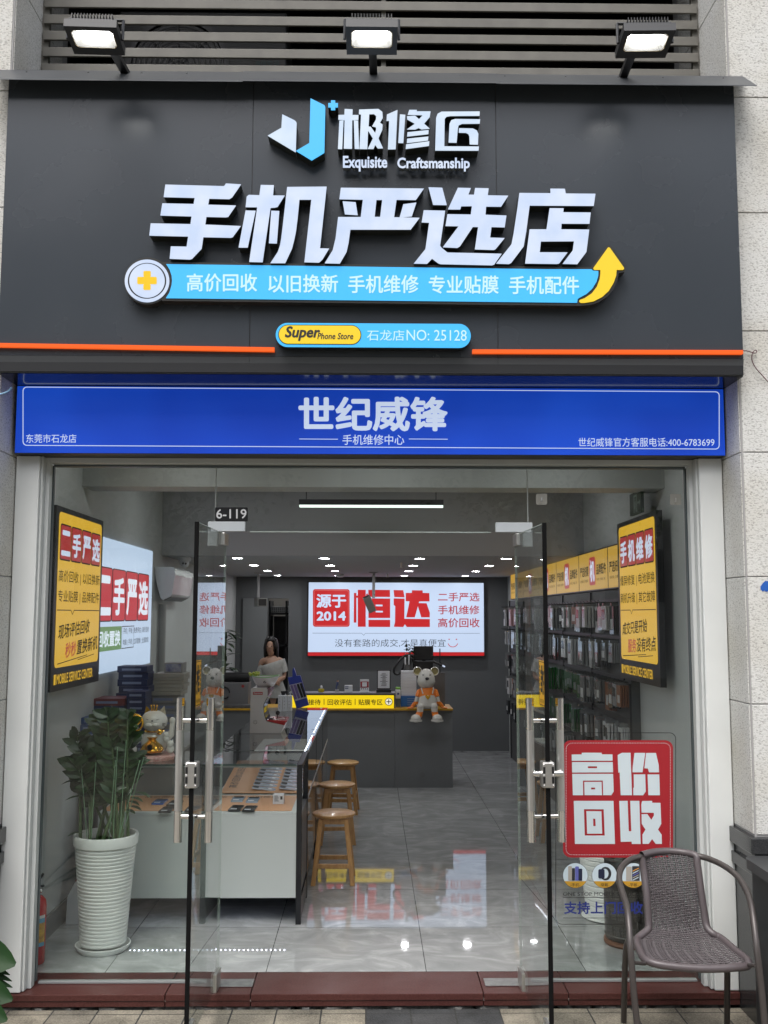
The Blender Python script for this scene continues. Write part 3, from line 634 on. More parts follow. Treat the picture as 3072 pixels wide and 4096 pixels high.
MORT = mat('rough_mortar', (.22, .215, .205), rough=.95, noise=(30, .7, 5), color2=(.07, .07, .068), bump=(40, 1, .01))
rm = random.Random(6); q = MB(); x = -1.78; V_ = []; n_ = 0
while x < 1.78:
    y = 5.005 + rm.uniform(-.016, .022) + (.03 if rm.random() < .12 else 0); V_ += [(x, y, GZ - .01), (x, y + rm.uniform(.0, .008), -.0645), (x, 5.2, -.0645)]; n_ += 1; x += rm.uniform(.012, .05)
q.add(V_, [f for k in range(n_ - 1) for f in ((3 * k, 3 * k + 3, 3 * k + 4, 3 * k + 1), (3 * k + 1, 3 * k + 4, 3 * k + 5, 3 * k + 2))]); q.build('mortar_bed', MORT, t)
for x, name in ((-.655, 'floor_spring'), (.655, 'floor_spring')):
    q = MB(); q.box(x - .088, x + .088, 5.075, 5.175, .001, .006)
    tag(q.build('floor_plate', mat('worn_steel_plate', (.20, .205, .205), rough=.35, metal=.7, noise=(25, .7, 4), color2=(.42, .42, .41)), bevel=.002),
        'worn steel floor hinge plate at the door by the ' + ('white planter' if x < 0 else 'wicker chair'), 'floor hinge')
EDGE = mat('glass_edge', (.09, .16, .14), rough=.2)
def pane(label, x0, x1, z0, z1):
    q = MB(); q.box(x0, x1, YG - .005, YG + .005, z0, z1); o = q.build('fixed_glazing', GLASS); tag(o, label, 'glass pane'); return o
pane('fixed shop window pane in front of the white planter', -1.622, -.801, .014, 2.557)
pane('fixed shop window pane carrying the red buy back decal', .815, 1.622, .014, 2.557)
pane('clear glass pane above the open doorway', -.798, .812, 2.228, 2.557)
q = MB(); q.box(-.62, .62, YG - .0055, YG + .0055, 2.2225, 2.2275); tag(q.build('glass_edge_strip', mat('bright_glass_edge', (.40, .46, .42), rough=.25)), 'bright lower edge of the glass pane above the doorway', 'glass edge')
for x, lb in ((-.7995, 'house number plate'), (.8135, 'wall hook')):
    q = MB(); q.box(x - .002, x + .002, YG - .008, YG + .006, 2.2, 2.557)
    tag(q.build('silicone_joint', mat('joint_silicone', (.34, .36, .35), rough=.4)), 'thin grey joint between glass panes beside the ' + lb, 'glass joint')
CLAMP = mat('white_patch_fitting', (.62, .66, .68), rough=.3)
for s in (-1, 1):
    q = MB(); q.box(min(s * .645, s * .835), max(s * .645, s * .835), YG - .014, YG + .014, 2.226, 2.276); q.box(min(s * .785, s * .835), max(s * .785, s * .835), YG - .014, YG + .014, 2.15, 2.226)
    tag(q.build('patch_fitting', CLAMP, bevel=.002), 'white corner clamp holding the glass above the door by the ' + ('house number' if s < 0 else 'stick-on hook'), 'glass clamp')

# ---- open glass doors
def door(s, label, outer, inner):
    t = thing('glass_door', label, 'door', (outer[0], 4.75, 0))
    o, i = Vector((outer[0], 4.40, 0)), Vector((inner[0], 5.10, 0)); d = (i - o).normalized(); n = Vector((-d.y, d.x, 0)) * .006
    def slab(q, a, c, z0, z1, w=1.0):
        p, r = o + d * a, o + d * c; m = n * w
        q.hexa([p - m + Vector((0, 0, z0)), r - m + Vector((0, 0, z0)), r + m + Vector((0, 0, z0)), p + m + Vector((0, 0, z0))], [p - m + Vector((0, 0, z1)), r - m + Vector((0, 0, z1)), r + m + Vector((0, 0, z1)), p + m + Vector((0, 0, z1))])
    L = (i - o).length
    q = MB(); slab(q, .012, L - .003, .012, 2.203); q.build('glass_leaf', DGLASS, t)
    EM = mat('bright_glass_edge', (.40, .46, .42), rough=.25)
    q = MB(); slab(q, L - .0027, L, .086, 2.149); q.build('hinge_edge', EM, t)
    q = MB(); slab(q, .012, L - .11, 2.2035, 2.207); q.build('top_edge', EM, t)
    q = MB(); slab(q, 0, .0115, .012, 2.208, 1.5); q.build('edge_seal', mat('rubber_seal', (.006, .006, .006), rough=.9, spec=.1), t)
    q = MB(); slab(q, L - .10, L + .01, .0, .085, 2.4); q.build('bottom_clamp', SATIN, t, bevel=.002)
    q = MB(); slab(q, 0.01, .11, .0, .075, 2.4); q.build('floor_lock', SATIN, t, bevel=.002)
    q = MB(); slab(q, L - .10, L + .01, 2.15, 2.209, 2.4); q.build('top_clamp', SATIN, t, bevel=.002)
    for sd in (-1, 1):
        h = o + d * .055 + n.normalized() * sd * .066
        q = MB(); q.mi(0).tube([h + Vector((0, 0, .822)), h + Vector((0, 0, .955))], .018, 16).tube([h + Vector((0, 0, 1.30)), h + Vector((0, 0, 1.437))], .018, 16); q.mi(1).tube([h + Vector((0, 0, .9555)), h + Vector((0, 0, 1.2995))], .0178, 16)
        hd = q.build('handle', [CHROME, SATIN], t, smooth=True)
        q = MB()
        for z in (.93, 1.34): q.tube([h + Vector((0, 0, z)), o + d * .055 + n.normalized() * sd * .007 + Vector((0, 0, z))], .011, 12)
        q.build('standoff', CHROME, hd, smooth=True)
    q = MB(); slab(q, -.012, .05, 1.06, 1.17, 4.4); lk = q.build('lock', SATIN, t, bevel=.006)
    q = MB()
    for z in (1.072, 1.115, 1.158):
        for w in (-.02, .02): q.ball(o + n.normalized() * w + d * -.012 + Vector((0, 0, z)), .004, 8, 6)
    q.build('screw', CHROME, lk, smooth=True)
    q = MB()
    for z0, z1 in ((1.08, 1.108), (1.122, 1.15)):
        for w in (-.019, .019):
            c = o + n.normalized() * w; q.box(c.x - .005, c.x + .005, c.y - .0145, c.y - .012, z0, z1)
    q.build('bolt_slot', BLACK, lk)
    if s > 0:
        q = MB(); a = o + d * .03 + Vector((0, 0, 1.115)); q.tube([a - n.normalized() * .07, a + n.normalized() * .06], .014, 14); q.build('lock_knob', CHROME, lk, smooth=True)
    # push sticker on both faces of the leaf
    q = MB(); fc = -n.normalized() if s < 0 else n.normalized()
    for sg in (-1, 1):
        off = n.normalized() * sg * .0075
        f = lambda u, v, dd, off=off, sg=sg: o + d * (.012 + (u if (sg * s < 0) else u) * .115) + off * (1 + dd) + Vector((0, 0, 1.60 - v * .20))
        q.mi(0).prism([rrect(0, 0, 1, 1, .03)], f, 0, 0); q.mi(1)
        q.prism([rrect(.03, .02, .97, .98, .03), rrect(.06, .035, .94, .965, .03)], f, .06, .06)
        put(q, '推', f, .1, .09, .72, .74, .06, bold=.03); put(q, '手推门请勿拉', f, .12, .84, .88, .92, .06)
        for k in range(7): q.prism([rrect(.80, .1 + k * .1, .90, .17 + k * .1, .02)], f, .06, .06)
    q.build('push_sticker', [mat('yellow_sticker', (.78, .42, .02), rough=.4), INKY], t)
    return t
door(-1, 'open glass door leaf with bar handles near the white ribbed planter', (-.766, 0), (-.740, 0))
door(1, 'open glass door leaf with bar handles near the wicker armchair', (.770, 0), (.744, 0))
# number plate and hook
q = MB(); f = pxfn(YG - .006); q.mi(0).prism([rrect(861, 2030, 992, 2086, 5)], f, .008, 0); q.mi(1); put(q, '6-119', f, 866, 2037, 987, 2075, .009, bold=.012)
tag(q.build('number_plate', [BLACK, mat('plate_white', (.75, .75, .75))]), 'black house number plate reading 6-119 on the glass', 'number plate')
HOOKM = mat('frosted_hook_plate', (.38, .37, .33), rough=.3)
for (x, y), lb in (((2166, 1997), 'square stick-on hook on the glass above the open doorway'), ((2702, 1998), 'square stick-on hook high beside the yellow repair poster')):
    q = MB(); q.mi(0).prism([rrect(x - 22, y - 22, x + 22, y + 22, 6)], f, .003, 0); q.mi(1).tube([f(x, y - 6, .004), f(x, y + 6, .006), f(x - 3, y + 12, .014), f(x - 7, y + 8, .016)], .0025, 8)
    tag(q.build('wall_hook', [HOOKM, SATIN], smooth=True), lb, 'hook')
# ================================================================== interior: lamps
for r_, Y in enumerate((9.04, 10.34, 11.66, 13.0)):
    for x in (-1.20, -.415, .445, 1.23):
        t = thing('downlight', 'round recessed downlight glowing in the low grey ceiling', 'ceiling light', (x, Y, 2.31), 'round downlights in the low ceiling')
        q = MB(); q.lathe((x, Y, 2.31), [(.052, 0), (.052, -.004), (.047, -.004), (.046, -.001)], 24, cap=False); q.build('trim_ring', CARDW, t, smooth=True)
        q = MB(); q.poly([(x + .046 * math.cos(-a), Y + .046 * math.sin(-a), 2.3085) for a in [2 * math.pi * k / 24 for k in range(24)]]); q.build('lamp_disc', LIGHT, t)
for i, (x, Y) in enumerate(((-1.1, 7.6), (1.1, 7.6), (-1.1, 5.7), (.05, 5.7), (1.1, 5.7))):
    t = thing('downlight', 'round downlight in the higher ceiling close to the entrance', 'ceiling light', (x, Y, 2.95), 'round downlights in the high ceiling')
    q = MB(); q.lathe((x, Y, 2.95), [(.052, 0), (.052, -.004), (.047, -.004), (.046, -.001)], 24, cap=False); q.build('trim_ring', CARDW, t, smooth=True)
    q = MB(); q.poly([(x + .046 * math.cos(-a), Y + .046 * math.sin(-a), 2.9485) for a in [2 * math.pi * k / 24 for k in range(24)]]); q.build('lamp_disc', LIGHT, t)
t = thing('linear_lamp', 'long black linear lamp hanging behind the glass over the doorway', 'ceiling light', (0, 8.2, 2.68))
q = MB(); q.box(-.588, .60, 8.17, 8.23, 2.70, 2.745); q.build('housing', BLACKM, t)
q = MB(); q.box(-.585, .597, 8.172, 8.228, 2.683, 2.6995); q.build('diffuser', TUBE, t)
for x in (-.53, .54): q = MB(); q.tube([(x, 8.2, 2.745), (x - .0, 8.2, 2.95)], .004, 6); q.build('suspension_wire', BLACKM, t)

# ================================================================== wall posters and lightboxes
def wall_fn(X, side, y0, W, ztop, H):    # side -1: wall on the street-view left, facing +X
    if side < 0: return lambda u, v, d: Vector((X + d, y0 + u * W, ztop - v * H))
    return lambda u, v, d: Vector((X - d, y0 - u * W, ztop - v * H))
def blocks(t, fn, text, u0, u1, v0, v1, d, bg, fg, gap=.008):
    n = len(text); w = (u1 - u0) / n
    for i, ch in enumerate(text):
        a, c = u0 + i * w + gap, u0 + (i + 1) * w - gap
        q = MB(); q.prism([rrect(a - .006, v0 - .008, c + .006, v1 + .008, .02)], fn, d, d); q.build('block_outline', INKY, t)
        q = MB(); q.prism([rrect(a, v0, c, v1, .016)], fn, d + .001, d + .001); q.build('red_block', bg, t)
        hh = (v1 - v0); words('white_character', fg, t, ch, fn, a + .012 * 1, v0 + hh * .14, c - .012, v1 - hh * .1, d + .0022, bold=.034)
def yellow_box(label, X, side, y0, W, ztop, H, title, l1, l2, a, c1, c2, deep=.085):
    fn = wall_fn(X, side, y0, W, ztop, H); yb = min(fn(0, 0, 0).y, fn(1, 0, 0).y)
    t = thing('lit_poster', label, 'poster', (X, y0 + (W / 2 if side < 0 else -W / 2), ztop - H))
    q = MB(); q.prism([[(0, 0), (1, 0), (1, 1), (0, 1)]], fn, 0, -deep); q.build('poster_case', BLACK, t, bevel=.003)
    q = MB(); q.prism([rrect(.05, .03, .96, .875, .03)], fn, .0015, .0015); q.build('yellow_panel', POSTY, t)
    blocks(t, fn, title, .075, .935, .10, .285, .0025, POSTR, POSTW)
    words('lettering', INKY, t, l1, fn, .07, .345, .94, .42, .003, bold=.004)
    words('lettering', INKY, t, l2, fn, .07, .455, .94, .53, .003, bold=.004)
    q = MB(); q.prism([[(.06, .562), (.33, .562), (.36, .585), (.39, .562), (.95, .562), (.95, .567), (.393, .567), (.36, .592), (.327, .567), (.06, .567)]], fn, .003, .003); q.build('notch_line', INKY, t)
    words('lettering', INKY, t, a, fn, .10, .645, .74, .725, .003, bold=.014, shear=.12, rise=.03)
    words('red_lettering', POSTR, t, c1, fn, .24, .745, .46, .83, .003, bold=.014, shear=.12, rise=.008)
    words('lettering', INKY, t, c2, fn, .47, .735, .93, .82, .003, bold=.014, shear=.12, rise=.02)
    q = MB(); q.prism([[(.10, .853), (.70, .825), (.70, .829), (.10, .858)]], fn, .003, .003); q.build('underline', INKY, t)
    q = MB(); q.prism([[(.50, .846), (.86, .826), (.86, .83), (.50, .85)]], fn, .003, .003); q.build('underline', INKY, t)
    q = MB(); q.prism([[(.05, .91), (.085, .91), (.085, .965), (.05, .965)]], fn, .0015, .0015); put(q, 'MOBILE SERVICE CENTER', fn, .10, .91, .84, .965, .0015, bold=.015); q.build('lettering', POSTY, t)
yellow_box('yellow lit poster headed 二手严选 hanging beside a larger white poster', -1.725, -1, 5.49, .965, 2.40, 1.02, '二手严选', '高价回收 | 以旧换新', '专业贴膜 | 品牌配件', '现场评估回收', '秒秒', '置换新机')
yellow_box('yellow lit poster headed 手机维修 hanging before the accessory wall', 1.76, 1, 7.09, .981, 2.447, 1.082, '手机维修', '爆屏修复 | 电池更换', '刷机升级 | 其它故障', '成交只是开始', '服务', '没有终点', .037)
X = -1.79; fn = wall_fn(X, -1, 6.50, 1.74, 2.318, .91)
t = thing('lit_poster', 'large white lit poster headed 二手严选 in red blocks on the side wall', 'poster', (X, 7.4, 1.41))
q = MB(); q.prism([[(0, 0), (1, 0), (1, 1), (0, 1)]], fn, 0, -.018); q.build('white_panel', SCREENW, t)
blocks(t, fn, '二手严选', .05, .93, .225, .615, .002, SCREENR, lit('lit_white_char', 'e4ecfa', .95), .006)
q = MB(); q.prism([[(.04, .66), (.44, .66), (.44, .84), (.04, .84)]], fn, .002, .002); q.build('green_block', lit('lit_green', '6f9a5a', .7), t)
words('lettering', lit('lit_white_char', 'e4ecfa'), t, '回收置换', fn, .07, .69, .42, .81, .003, bold=.02)
for v0, rowt in ((.675, '手机 | 平板 | 免费评估 | 高价回收'), (.765, '电脑 | 手表 | 立即置换 | 全国联保')): words('lettering', INK, t, rowt, fn, .47, v0, .95, v0 + .055, .002, bold=.005)
q = MB(); q.prism([[(.445, .66), (.66, .66), (.66, .84), (.445, .84)], [(.449, .667), (.449, .833), (.656, .833), (.656, .667)]], fn, .002, .002); q.build('thin_frame', INK, t)

# big sign on the back wall
S = zoomfn(1220, 2310, 2.2726, 13.46)
t = thing('back_wall_sign', 'wide white lit sign with red characters on the dark back wall', 'lit sign', (.3, 13.5, 1.5))
q = MB(); q.prism([[(20, 38), (1630, 44), (1634, 716), (16, 714)]], S, -.003, -.085); q.build('sign_case', BLACK, t)
q = MB(); q.prism([[(35, 44), (1624, 50), (1628, 678), (27, 678)]], S, 0, 0); q.build('white_face', SCREENW, t)
q = MB(); q.prism([[(27, 680), (1629, 680), (1629, 711), (25, 712)]], S, 0, 0); q.build('red_band', SCREENR, t)
q = MB(); q.prism([rrect(72, 106, 406, 448, 22)], S, .002, .002); q.build('red_square', SCREENR, t)
q = MB(); q.prism([rrect(82, 116, 396, 438, 16), rrect(86, 120, 392, 434, 14)], S, .003, .003); q.build('stitch_line', lit('pale_red', 'd86a68', .85), t)
words('lettering', SCREENW, t, '源于', S, 103, 150, 375, 275, .004, bold=.03); words('lettering', SCREENW, t, '2014', S, 105, 308, 372, 393, .004, bold=.035)
def flat_char(name, loops_list, fn, d, m, t):
    q = MB()
    for loops in loops_list:
        if not isinstance(loops[0][0], tuple): loops = [loops]
        q.prism(loops, fn, d, d)
    return q.build(name, m, t)
flat_char('red_character', [[(445,140),(467,140),(467,410),(443,410)], [(480,112),(552,112),(552,448),(480,448)], [(467,165),(480,165),(480,185),(467,185)], [(556,150),(572,145),(572,200),(556,205)],
  [(575,112),(772,113),(773,177),(577,176)], [[(577,190),(774,191),(774,368),(577,368)], [(642,246),(705,247),(705,262),(642,261)], [(642,302),(708,303),(708,318),(642,317)]], [(577,385),(774,385),(774,450),(577,449)]], S, .002, SCREENR, t)
flat_char('red_character', [[(805,114),(893,115),(905,180),(812,178)], [(806,190),(905,192),(903,375),(1135,378),(1135,450),(925,450),(908,425),(893,450),(808,448),(818,405),(820,260),(806,250)],
  [(972,116),(1070,117),(1070,140),(1130,141),(1132,217),(1038,218),(1034,232),(1105,234),(1135,320),(1134,362),(1057,362),(1026,262),(998,362),(920,362),(950,217),(916,215),(916,140),(972,139)]], S, .002, SCREENR, t)
for txt, y0, y1 in (('二手严选', 137, 217), ('手机维修', 254, 335), ('高价回收', 369, 454)): words('lettering', lit('red_text', 'b4303c', .8), t, txt, S, 1209, y0, 1586, y1, .002, bold=.012)
q = MB(); q.prism([[(68, 504), (515, 505), (533, 524), (548, 506), (1588, 506), (1588, 508.5), (549, 508.5), (533, 528), (514, 507.5), (68, 507)]], S, .002, .002); q.build('notch_line', INK, t)
words('lettering', INK, t, '没有套路的成交,才是真便宜', S, 272, 560, 1278, 632, .002, bold=-.006)
q = MB(); q.prism([circ(1310, 562, 6, 12)], S, .002, .002); q.prism([circ(1376, 562, 6, 12)], S, .002, .002)
arc = [(1344 + 47 * math.cos(a), 590 + 44 * math.sin(a)) for a in [rad(14 + 152 * k / 20) for k in range(21)]]; arc2 = [(1344 + 42 * math.cos(a), 588 + 40 * math.sin(a)) for a in [rad(166 - 152 * k / 20) for k in range(21)]]
q.prism([arc + arc2], S, .002, .002); q.build('smiley', SCREENR, t)

# ================================================================== accessory wall
t = thing('accessory_wall', 'dark hook board with rows of hanging accessories under yellow signs', 'display rack', (1.85, 10, 0))
q = MB(); q.box(1.80, 1.859, 6.95, 12.9, .0, 1.985); q.build('back_board', mat('dark_hook_board', (.075, .078, .08), rough=.6), t)
q = MB()
for k in range(6): y = 6.95 + k * 1.19; q.box(1.785, 1.7995, y, y + .02, .0, 1.985 if k else 1.33)
for z in (1.90, 1.63, 1.345, 1.06, .78, .5): q.box(1.79, 1.7995, 6.98 if z < 1.33 else 7.12, 12.88, z, z + .02)
q.build('rail', BLACKM, t)
ys = [7.03 + .126 * k for k in range(46)]
rows = [1.88, 1.61, 1.325, 1.04, .76]
hooks = [(y, z) for z in rows for y in ys if (z > .8 or y > 8.9) and (z < 1.33 or y > 7.16)]
hk = None
for i, (y, z) in enumerate(hooks):
    if i >= 100: break
    if hk is None:
        q = MB(); q.tube([(0, 0, 0), (-.13, 0, .004), (-.145, 0, .018)], .003, 6); hk = q.build('hook', BLACKM, None); hk.parent = t; ORI[hk] = Vector((0, 0, 0)); h = hk
    else: h = hk.copy(); COL.objects.link(h)
    h.location = Vector((1.80, y, z + .012)) - ORI[t]
PKG = {'white': mat('white_pack', (.55, .56, .57), rough=.3), 'clear': mat('clear_pack', (.20, .21, .215), rough=.12, coat=.6), 'green': mat('green_pack', (.008, .085, .02), rough=.15, coat=.8), 'dark': mat('dark_pack', (.03, .032, .035), rough=.2, coat=.5),
       'pink': mat('pink_pack', (.48, .28, .30), rough=.3), 'brown': mat('brown_pack', (.22, .085, .04), rough=.4), 'grey': mat('grey_pack', (.30, .31, .32), rough=.25, coat=.4)}
PLAB = {'white': 'white boxed accessory hanging on a hook of the side wall', 'clear': 'clear wrapped accessory hanging on a hook of the side wall', 'green': 'green wrapped accessory hanging on a hook of the side wall', 'dark': 'dark phone case pack hanging on a hook of the side wall',
        'pink': 'pink printed pack hanging on a hook of the side wall', 'brown': 'brown leather case pack hanging on a hook of the side wall', 'grey': 'grey carded pack hanging on a hook of the side wall'}
PROTO = {}
def pkg(kind):
    if kind in PROTO: return copy_tree(PROTO[kind], table=PT)
    t = thing('hanging_pack', PLAB[kind], 'product pack', (0, 0, 0), kind + ' packs hanging on the side wall')
    q = MB(); 
    for k in range(4): x = -.125 + k * .03; q.box(x, x + .02, -.058, .058, -.205 - .003 * (k % 2), -.012)
    q.build('pack', PKG[kind], t, bevel=.003)
    q = MB()
    if kind in ('white', 'grey', 'pink'): q.box(-.1268, -.1255, -.03, .045, -.12, -.04); m = PKG['dark'] if kind != 'pink' else PKG['white']
    else: q.box(-.1268, -.1255, -.04, .03, -.17, -.10); m = PKG['white'] if kind != 'green' else PKG['clear']
    q.build('print', m, t)
    q = MB(); q.box(-.13, -.02, -.012, .012, -.0115, .012); q.build('hang_tab', PKG['clear'], t)
    PROTO[kind] = t; PT.clear()
    for c in bpy.data.objects:
        if c.parent: PT.setdefault(c.parent.name, []).append(c)
    return t
PT = {}
rnd = random.Random(3)
for y, z in hooks:
    if z > 1.8: k = rnd.choice(['white', 'white', 'grey', 'dark', 'pink' if y > 9 else 'brown', 'clear', 'white', 'dark', 'clear'])
    elif z > 1.5: k = rnd.choice(['white', 'white', 'grey', 'clear', 'dark', 'clear'])
    elif z > 1.2: k = 'green' if 8.4 < y < 10 else rnd.choice(['clear', 'grey', 'white', 'dark', 'brown' if y < 8 else 'grey'])
    elif z > 1.0: k = 'green' if 8.2 < y < 10.6 else rnd.choice(['clear', 'grey', 'dark', 'brown', 'white'])
    else: k = rnd.choice(['clear', 'dark', 'grey', 'green'])
    o = pkg(k); o.location = (1.80, y, z); s = rnd.uniform(.85, 1.05); o.scale = (rnd.uniform(.3, 1.0), s, rnd.uniform(.68, 1.1)); o.rotation_euler = (rnd.uniform(-.05, .05), 0, rnd.uniform(-.12, .12))
# yellow header signs
for i in range(6):
    y1 = 7.56 + 1.055 * i; y0 = y1 - 1.05
    fn = wall_fn(1.80, 1, y1, 1.05, 2.322, .325)
    t = thing('header_sign', ['yellow lit header sign partly behind the 手机维修 poster', 'second yellow lit header sign out from the 手机维修 poster', 'third yellow lit header sign out from the 手机维修 poster', 'fourth yellow lit header sign out from the 手机维修 poster', 'fifth yellow lit header sign, seen through the open glass door', 'yellow lit header sign nearest the dark back wall'][i], 'lit sign', (1.82, y0, 2.0), 'yellow header signs over the accessory wall')
    q = MB(); q.prism([[(0, 0), (1, 0), (1, 1), (0, 1)]], fn, -.001, -.058); q.build('sign_case', BLACK, t)
    q = MB(); q.prism([[(.008, .03), (.992, .03), (.992, .97), (.008, .97)]], fn, 0, 0); q.build('yellow_face', HEADY, t)
    words('lettering', INKY, t, '严选好膜', fn, .05, .36, .36, .62, .002, bold=.02)
    words('lettering', INKY, t, '品牌配件', fn, .64, .36, .95, .62, .002, bold=.02)
    q = MB(); q.prism([rrect(.395, .16, .605, .86, .03, 5, .09)], fn, .002, .002); q.build('red_block', POSTR, t)
    words('white_character', POSTW, t, '机', fn, .42, .24, .58, .78, .003, bold=.03)
    words('lettering', INKY, t, '手机壳 | 充电器 | 耳机', fn, .64, .70, .93, .78, .002); words('lettering', INKY, t, '防窥膜 | 防爆膜', fn, .06, .70, .34, .78, .002)

# ================================================================== glass display counters
CB = mat('counter_black_trim', (.012, .013, .016), rough=.25)
WOODP = mat('glossy_side_panel', (.33, .30, .27), rough=.10, coat=.4)
t = thing('display_counter', 'glass topped display counter with plain white front panel by the plant', 'display counter', (-1.05, 6.3, 0))
x0, x1, y0, y1, zt = -1.60, -.40, 6.06, 6.64, .918
q = MB(); q.box(x0, x1 - .032, y0 + .004, y0 + .022, .15, .622); q.build('front_panel', PANELW, t, bevel=.002)
q = MB(); q.box(x0, x1 - .004, y0 + .040, y1, .17, .62); q.build('cabinet', mat('counter_carcass', (.10, .10, .105), rough=.4), t)
q = MB(); q.box(x0, x1 - .034, y0 + .004, y1, .6225, .640); q.build('shelf', PANELW, t)
q = MB(); q.box(x1 - .032, x1, y0, y0 + .032, 0, zt); q.build('corner_post', CB, t, bevel=.002)
q = MB(); q.box(x1 - .032, x1, y1 - .03, y1, 0, zt); q.build('corner_post', CB, t, bevel=.002)
q = MB(); q.box(x1 - .032, x1, y0 + .0325, y1 - .0305, zt - .03, zt); q.build('side_rail', CB, t)
q = MB(); q.box(x1 - .03, x1 - .002, y0 + .0325, y1 - .0305, 0.02, .14); q.build('side_plinth', CB, t)
q = MB(); q.box(x0, x1 - .033, y0 + .001, y1, zt - .008, zt); q.build('glass_top', CGLASS, t)
q = MB(); q.box(x0, x1 - .033, y0 + .004, y0 + .010, .6405, zt - .0085); q.build('glass_front', CGLASS, t)
q = MB(); q.box(x0, x1 - .034, y0 - .001, y0 + .0008, zt - .009, zt + .001); q.build('glass_rim', mat('dark_glass_rim', (.04, .07, .065), rough=.15), t)
q = MB(); q.box(x0, x1 - .034, y0 + .0105, y0 + .0125, zt - .020, zt - .0085); q.box(x0, x1 - .034, y0 + .013, y0 + .024, zt - .0125, zt - .0086); q.build('led_profile', mat('led_profile', (.4, .42, .42), rough=.4), t)
q = MB(); q.poly([(x0, y0 + .013, zt - .013), (x0, y0 + .024, zt - .013), (x1 - .034, y0 + .024, zt - .013), (x1 - .034, y0 + .013, zt - .013)]); q.build('led_strip', lit('led_strip', 'eef4ff', 14), t)
q = MB()
for k in range(38): xx = x0 + .12 + k * .0265; q.box(xx, xx + .0075, y0 + .0235, y0 + .031, .1470, .1515)
q.build('led_beads', lit('led_bead', 'dfe6ff', 18), t)
for k in range(3):
    a, c = 6.645 + k * 1.0, 6.645 + (k + 1) * 1.0 - .004
    t = thing('display_counter', ['long glass display case with rows of phones behind the white fronted counter', 'middle glass display case in the row, carrying the arcade machine', 'last glass display case in the row, carrying the blue pack stand'][k], 'display counter', (-.7, a, 0))
    X0, X1 = -1.0, -.40
    q = MB(); q.box(X0, X1 - .012, a, c, .06, .62); q.build('cabinet', COUNTG, t)
    q = MB(); q.box(X1 - .0115, X1 - .002, a + .02, c - .002, .15, .615); q.build('side_panel', WOODP, t)
    q = MB(); q.box(X0, X1 - .012, a, c, .6205, .632); q.build('shelf', PANELW, t)
    for xx, yy in ((X1 - .02, a), (X0, a)):
        q = MB(); q.box(xx, xx + .02, yy, yy + .02, .0, zt); q.build('corner_post', CB, t)
    q = MB(); q.box(X1 - .02, X1, a + .021, c, zt - .014, zt - .001); q.build('top_rail', mat('pale_trim', (.45, .46, .47), rough=.3), t)
    q = MB(); q.box(X1 - .008, X1 + .001, a + .021, c, .616, .634); q.build('shelf_rail', mat('pale_trim', (.45, .46, .47)), t)
    q = MB(); q.box(X0, X1 - .021, a, a + .012, zt - .014, zt - .0005); q.box(X0, X0 + .012, a + .013, c, zt - .014, zt - .0005); q.build('top_frame', CB, t)
    q = MB(); q.box(X0, X1, a, c, zt + .0005, zt + .007); q.build('glass_top', CGLASS, t)
    q = MB(); q.box(X1 - .006, X1 - .001, a + .021, c, .635, zt - .015); q.build('glass_side', CGLASS, t)
    q = MB(); q.poly([(X1 - .034, a + .02, zt - .016), (X1 - .034, c, zt - .016), (X1 - .022, c, zt - .016), (X1 - .022, a + .02, zt - .016)]); q.build('led_strip', lit('led_strip', 'eef4ff', 14), t)
OR = mat('orange_mat', (.58, .30, .15), rough=.5)
def mat_sheet(label, fn, w, h, txt):
    q = MB(); q.mi(0).prism([rrect(0, 0, w, h, .01)], fn, .003, 0); q.mi(1)
    put(q, txt, fn, w * .14, h * .06, w * .9, h * .17, .0035, bold=.01)
    return tag(q.build('display_mat', [OR, INKY]), label, 'display mat')
f1 = lambda u, v, d: Vector((-1.585 + u, 6.60 - v, .6405 + d))
mat_sheet('orange printed mat in the counter behind the white front panel', f1, 1.12, .50, '高价回收手机以旧换新 手机以旧换新')
f2 = lambda u, v, d: Vector((-.985 + v * 0 + u * .0 + v, 6.70 + u * .86, .650 + .09 * u + d))
f2 = lambda u, v, d: Vector((-.975 + v, 6.70 + u, .640 + .10 * u + d))
mat_sheet('orange printed mat under the phone rows in the long glass case', f2, .86, .52, '高价回收以旧换新')
def phone_proto(name, col, label, grp):
    t = thing('display_phone', label, 'phone', (0, 0, 0), grp)
    m = mat('phone_' + name, col, rough=.12, coat=.5)
    q = MB(); q.prism([rrect(-.037, -.078, .037, .078, .010)], lambda u, v, d: Vector((u, v, d)), .008, 0); q.build('body', m, t)
    q = MB(); q.prism([rrect(-.032, .034, .032, .072, .012)], lambda u, v, d: Vector((u, v, d)), .0105, .0082); q.build('camera_bump', mat('camera_glass', (.015, .016, .018), rough=.1), t)
    q = MB(); q.box(-.026, .010, -.05, -.03, .0083, .0088); q.build('price_tag', CARDW, t); return t
PHL = 'phones lying on the mat in the front counter'; PHR = 'phones in rows in the long glass case'
pro = {'blue': phone_proto('blue', (.03, .12, .42), 'bright blue phone on the orange mat near the lucky cat', PHL), 'pale': phone_proto('pale', (.36, .46, .58), 'pale blue phone on the orange mat of the front counter', PHL), 'black': phone_proto('black', (.02, .022, .026), 'black phone on the orange mat of the front counter', PHL)}
lay = [('blue', 640, 3206), ('black', 668, 3238), ('black', 700, 3212), ('pale', 952, 3196), ('pale', 1012, 3199), ('black', 945, 3232), ('black', 1000, 3234), ('black', 770, 3236), ('black', 842, 3208)]
used = set()
for k, x, y in lay:
    p = atZ(x, y, .65); c = pro[k] if k not in used else copy_tree(pro[k])
    used.add(k); c.location = (p.x, p.y, .6445); c.rotation_euler = (0, 0, rnd.uniform(-.06, .06))
rowp = None
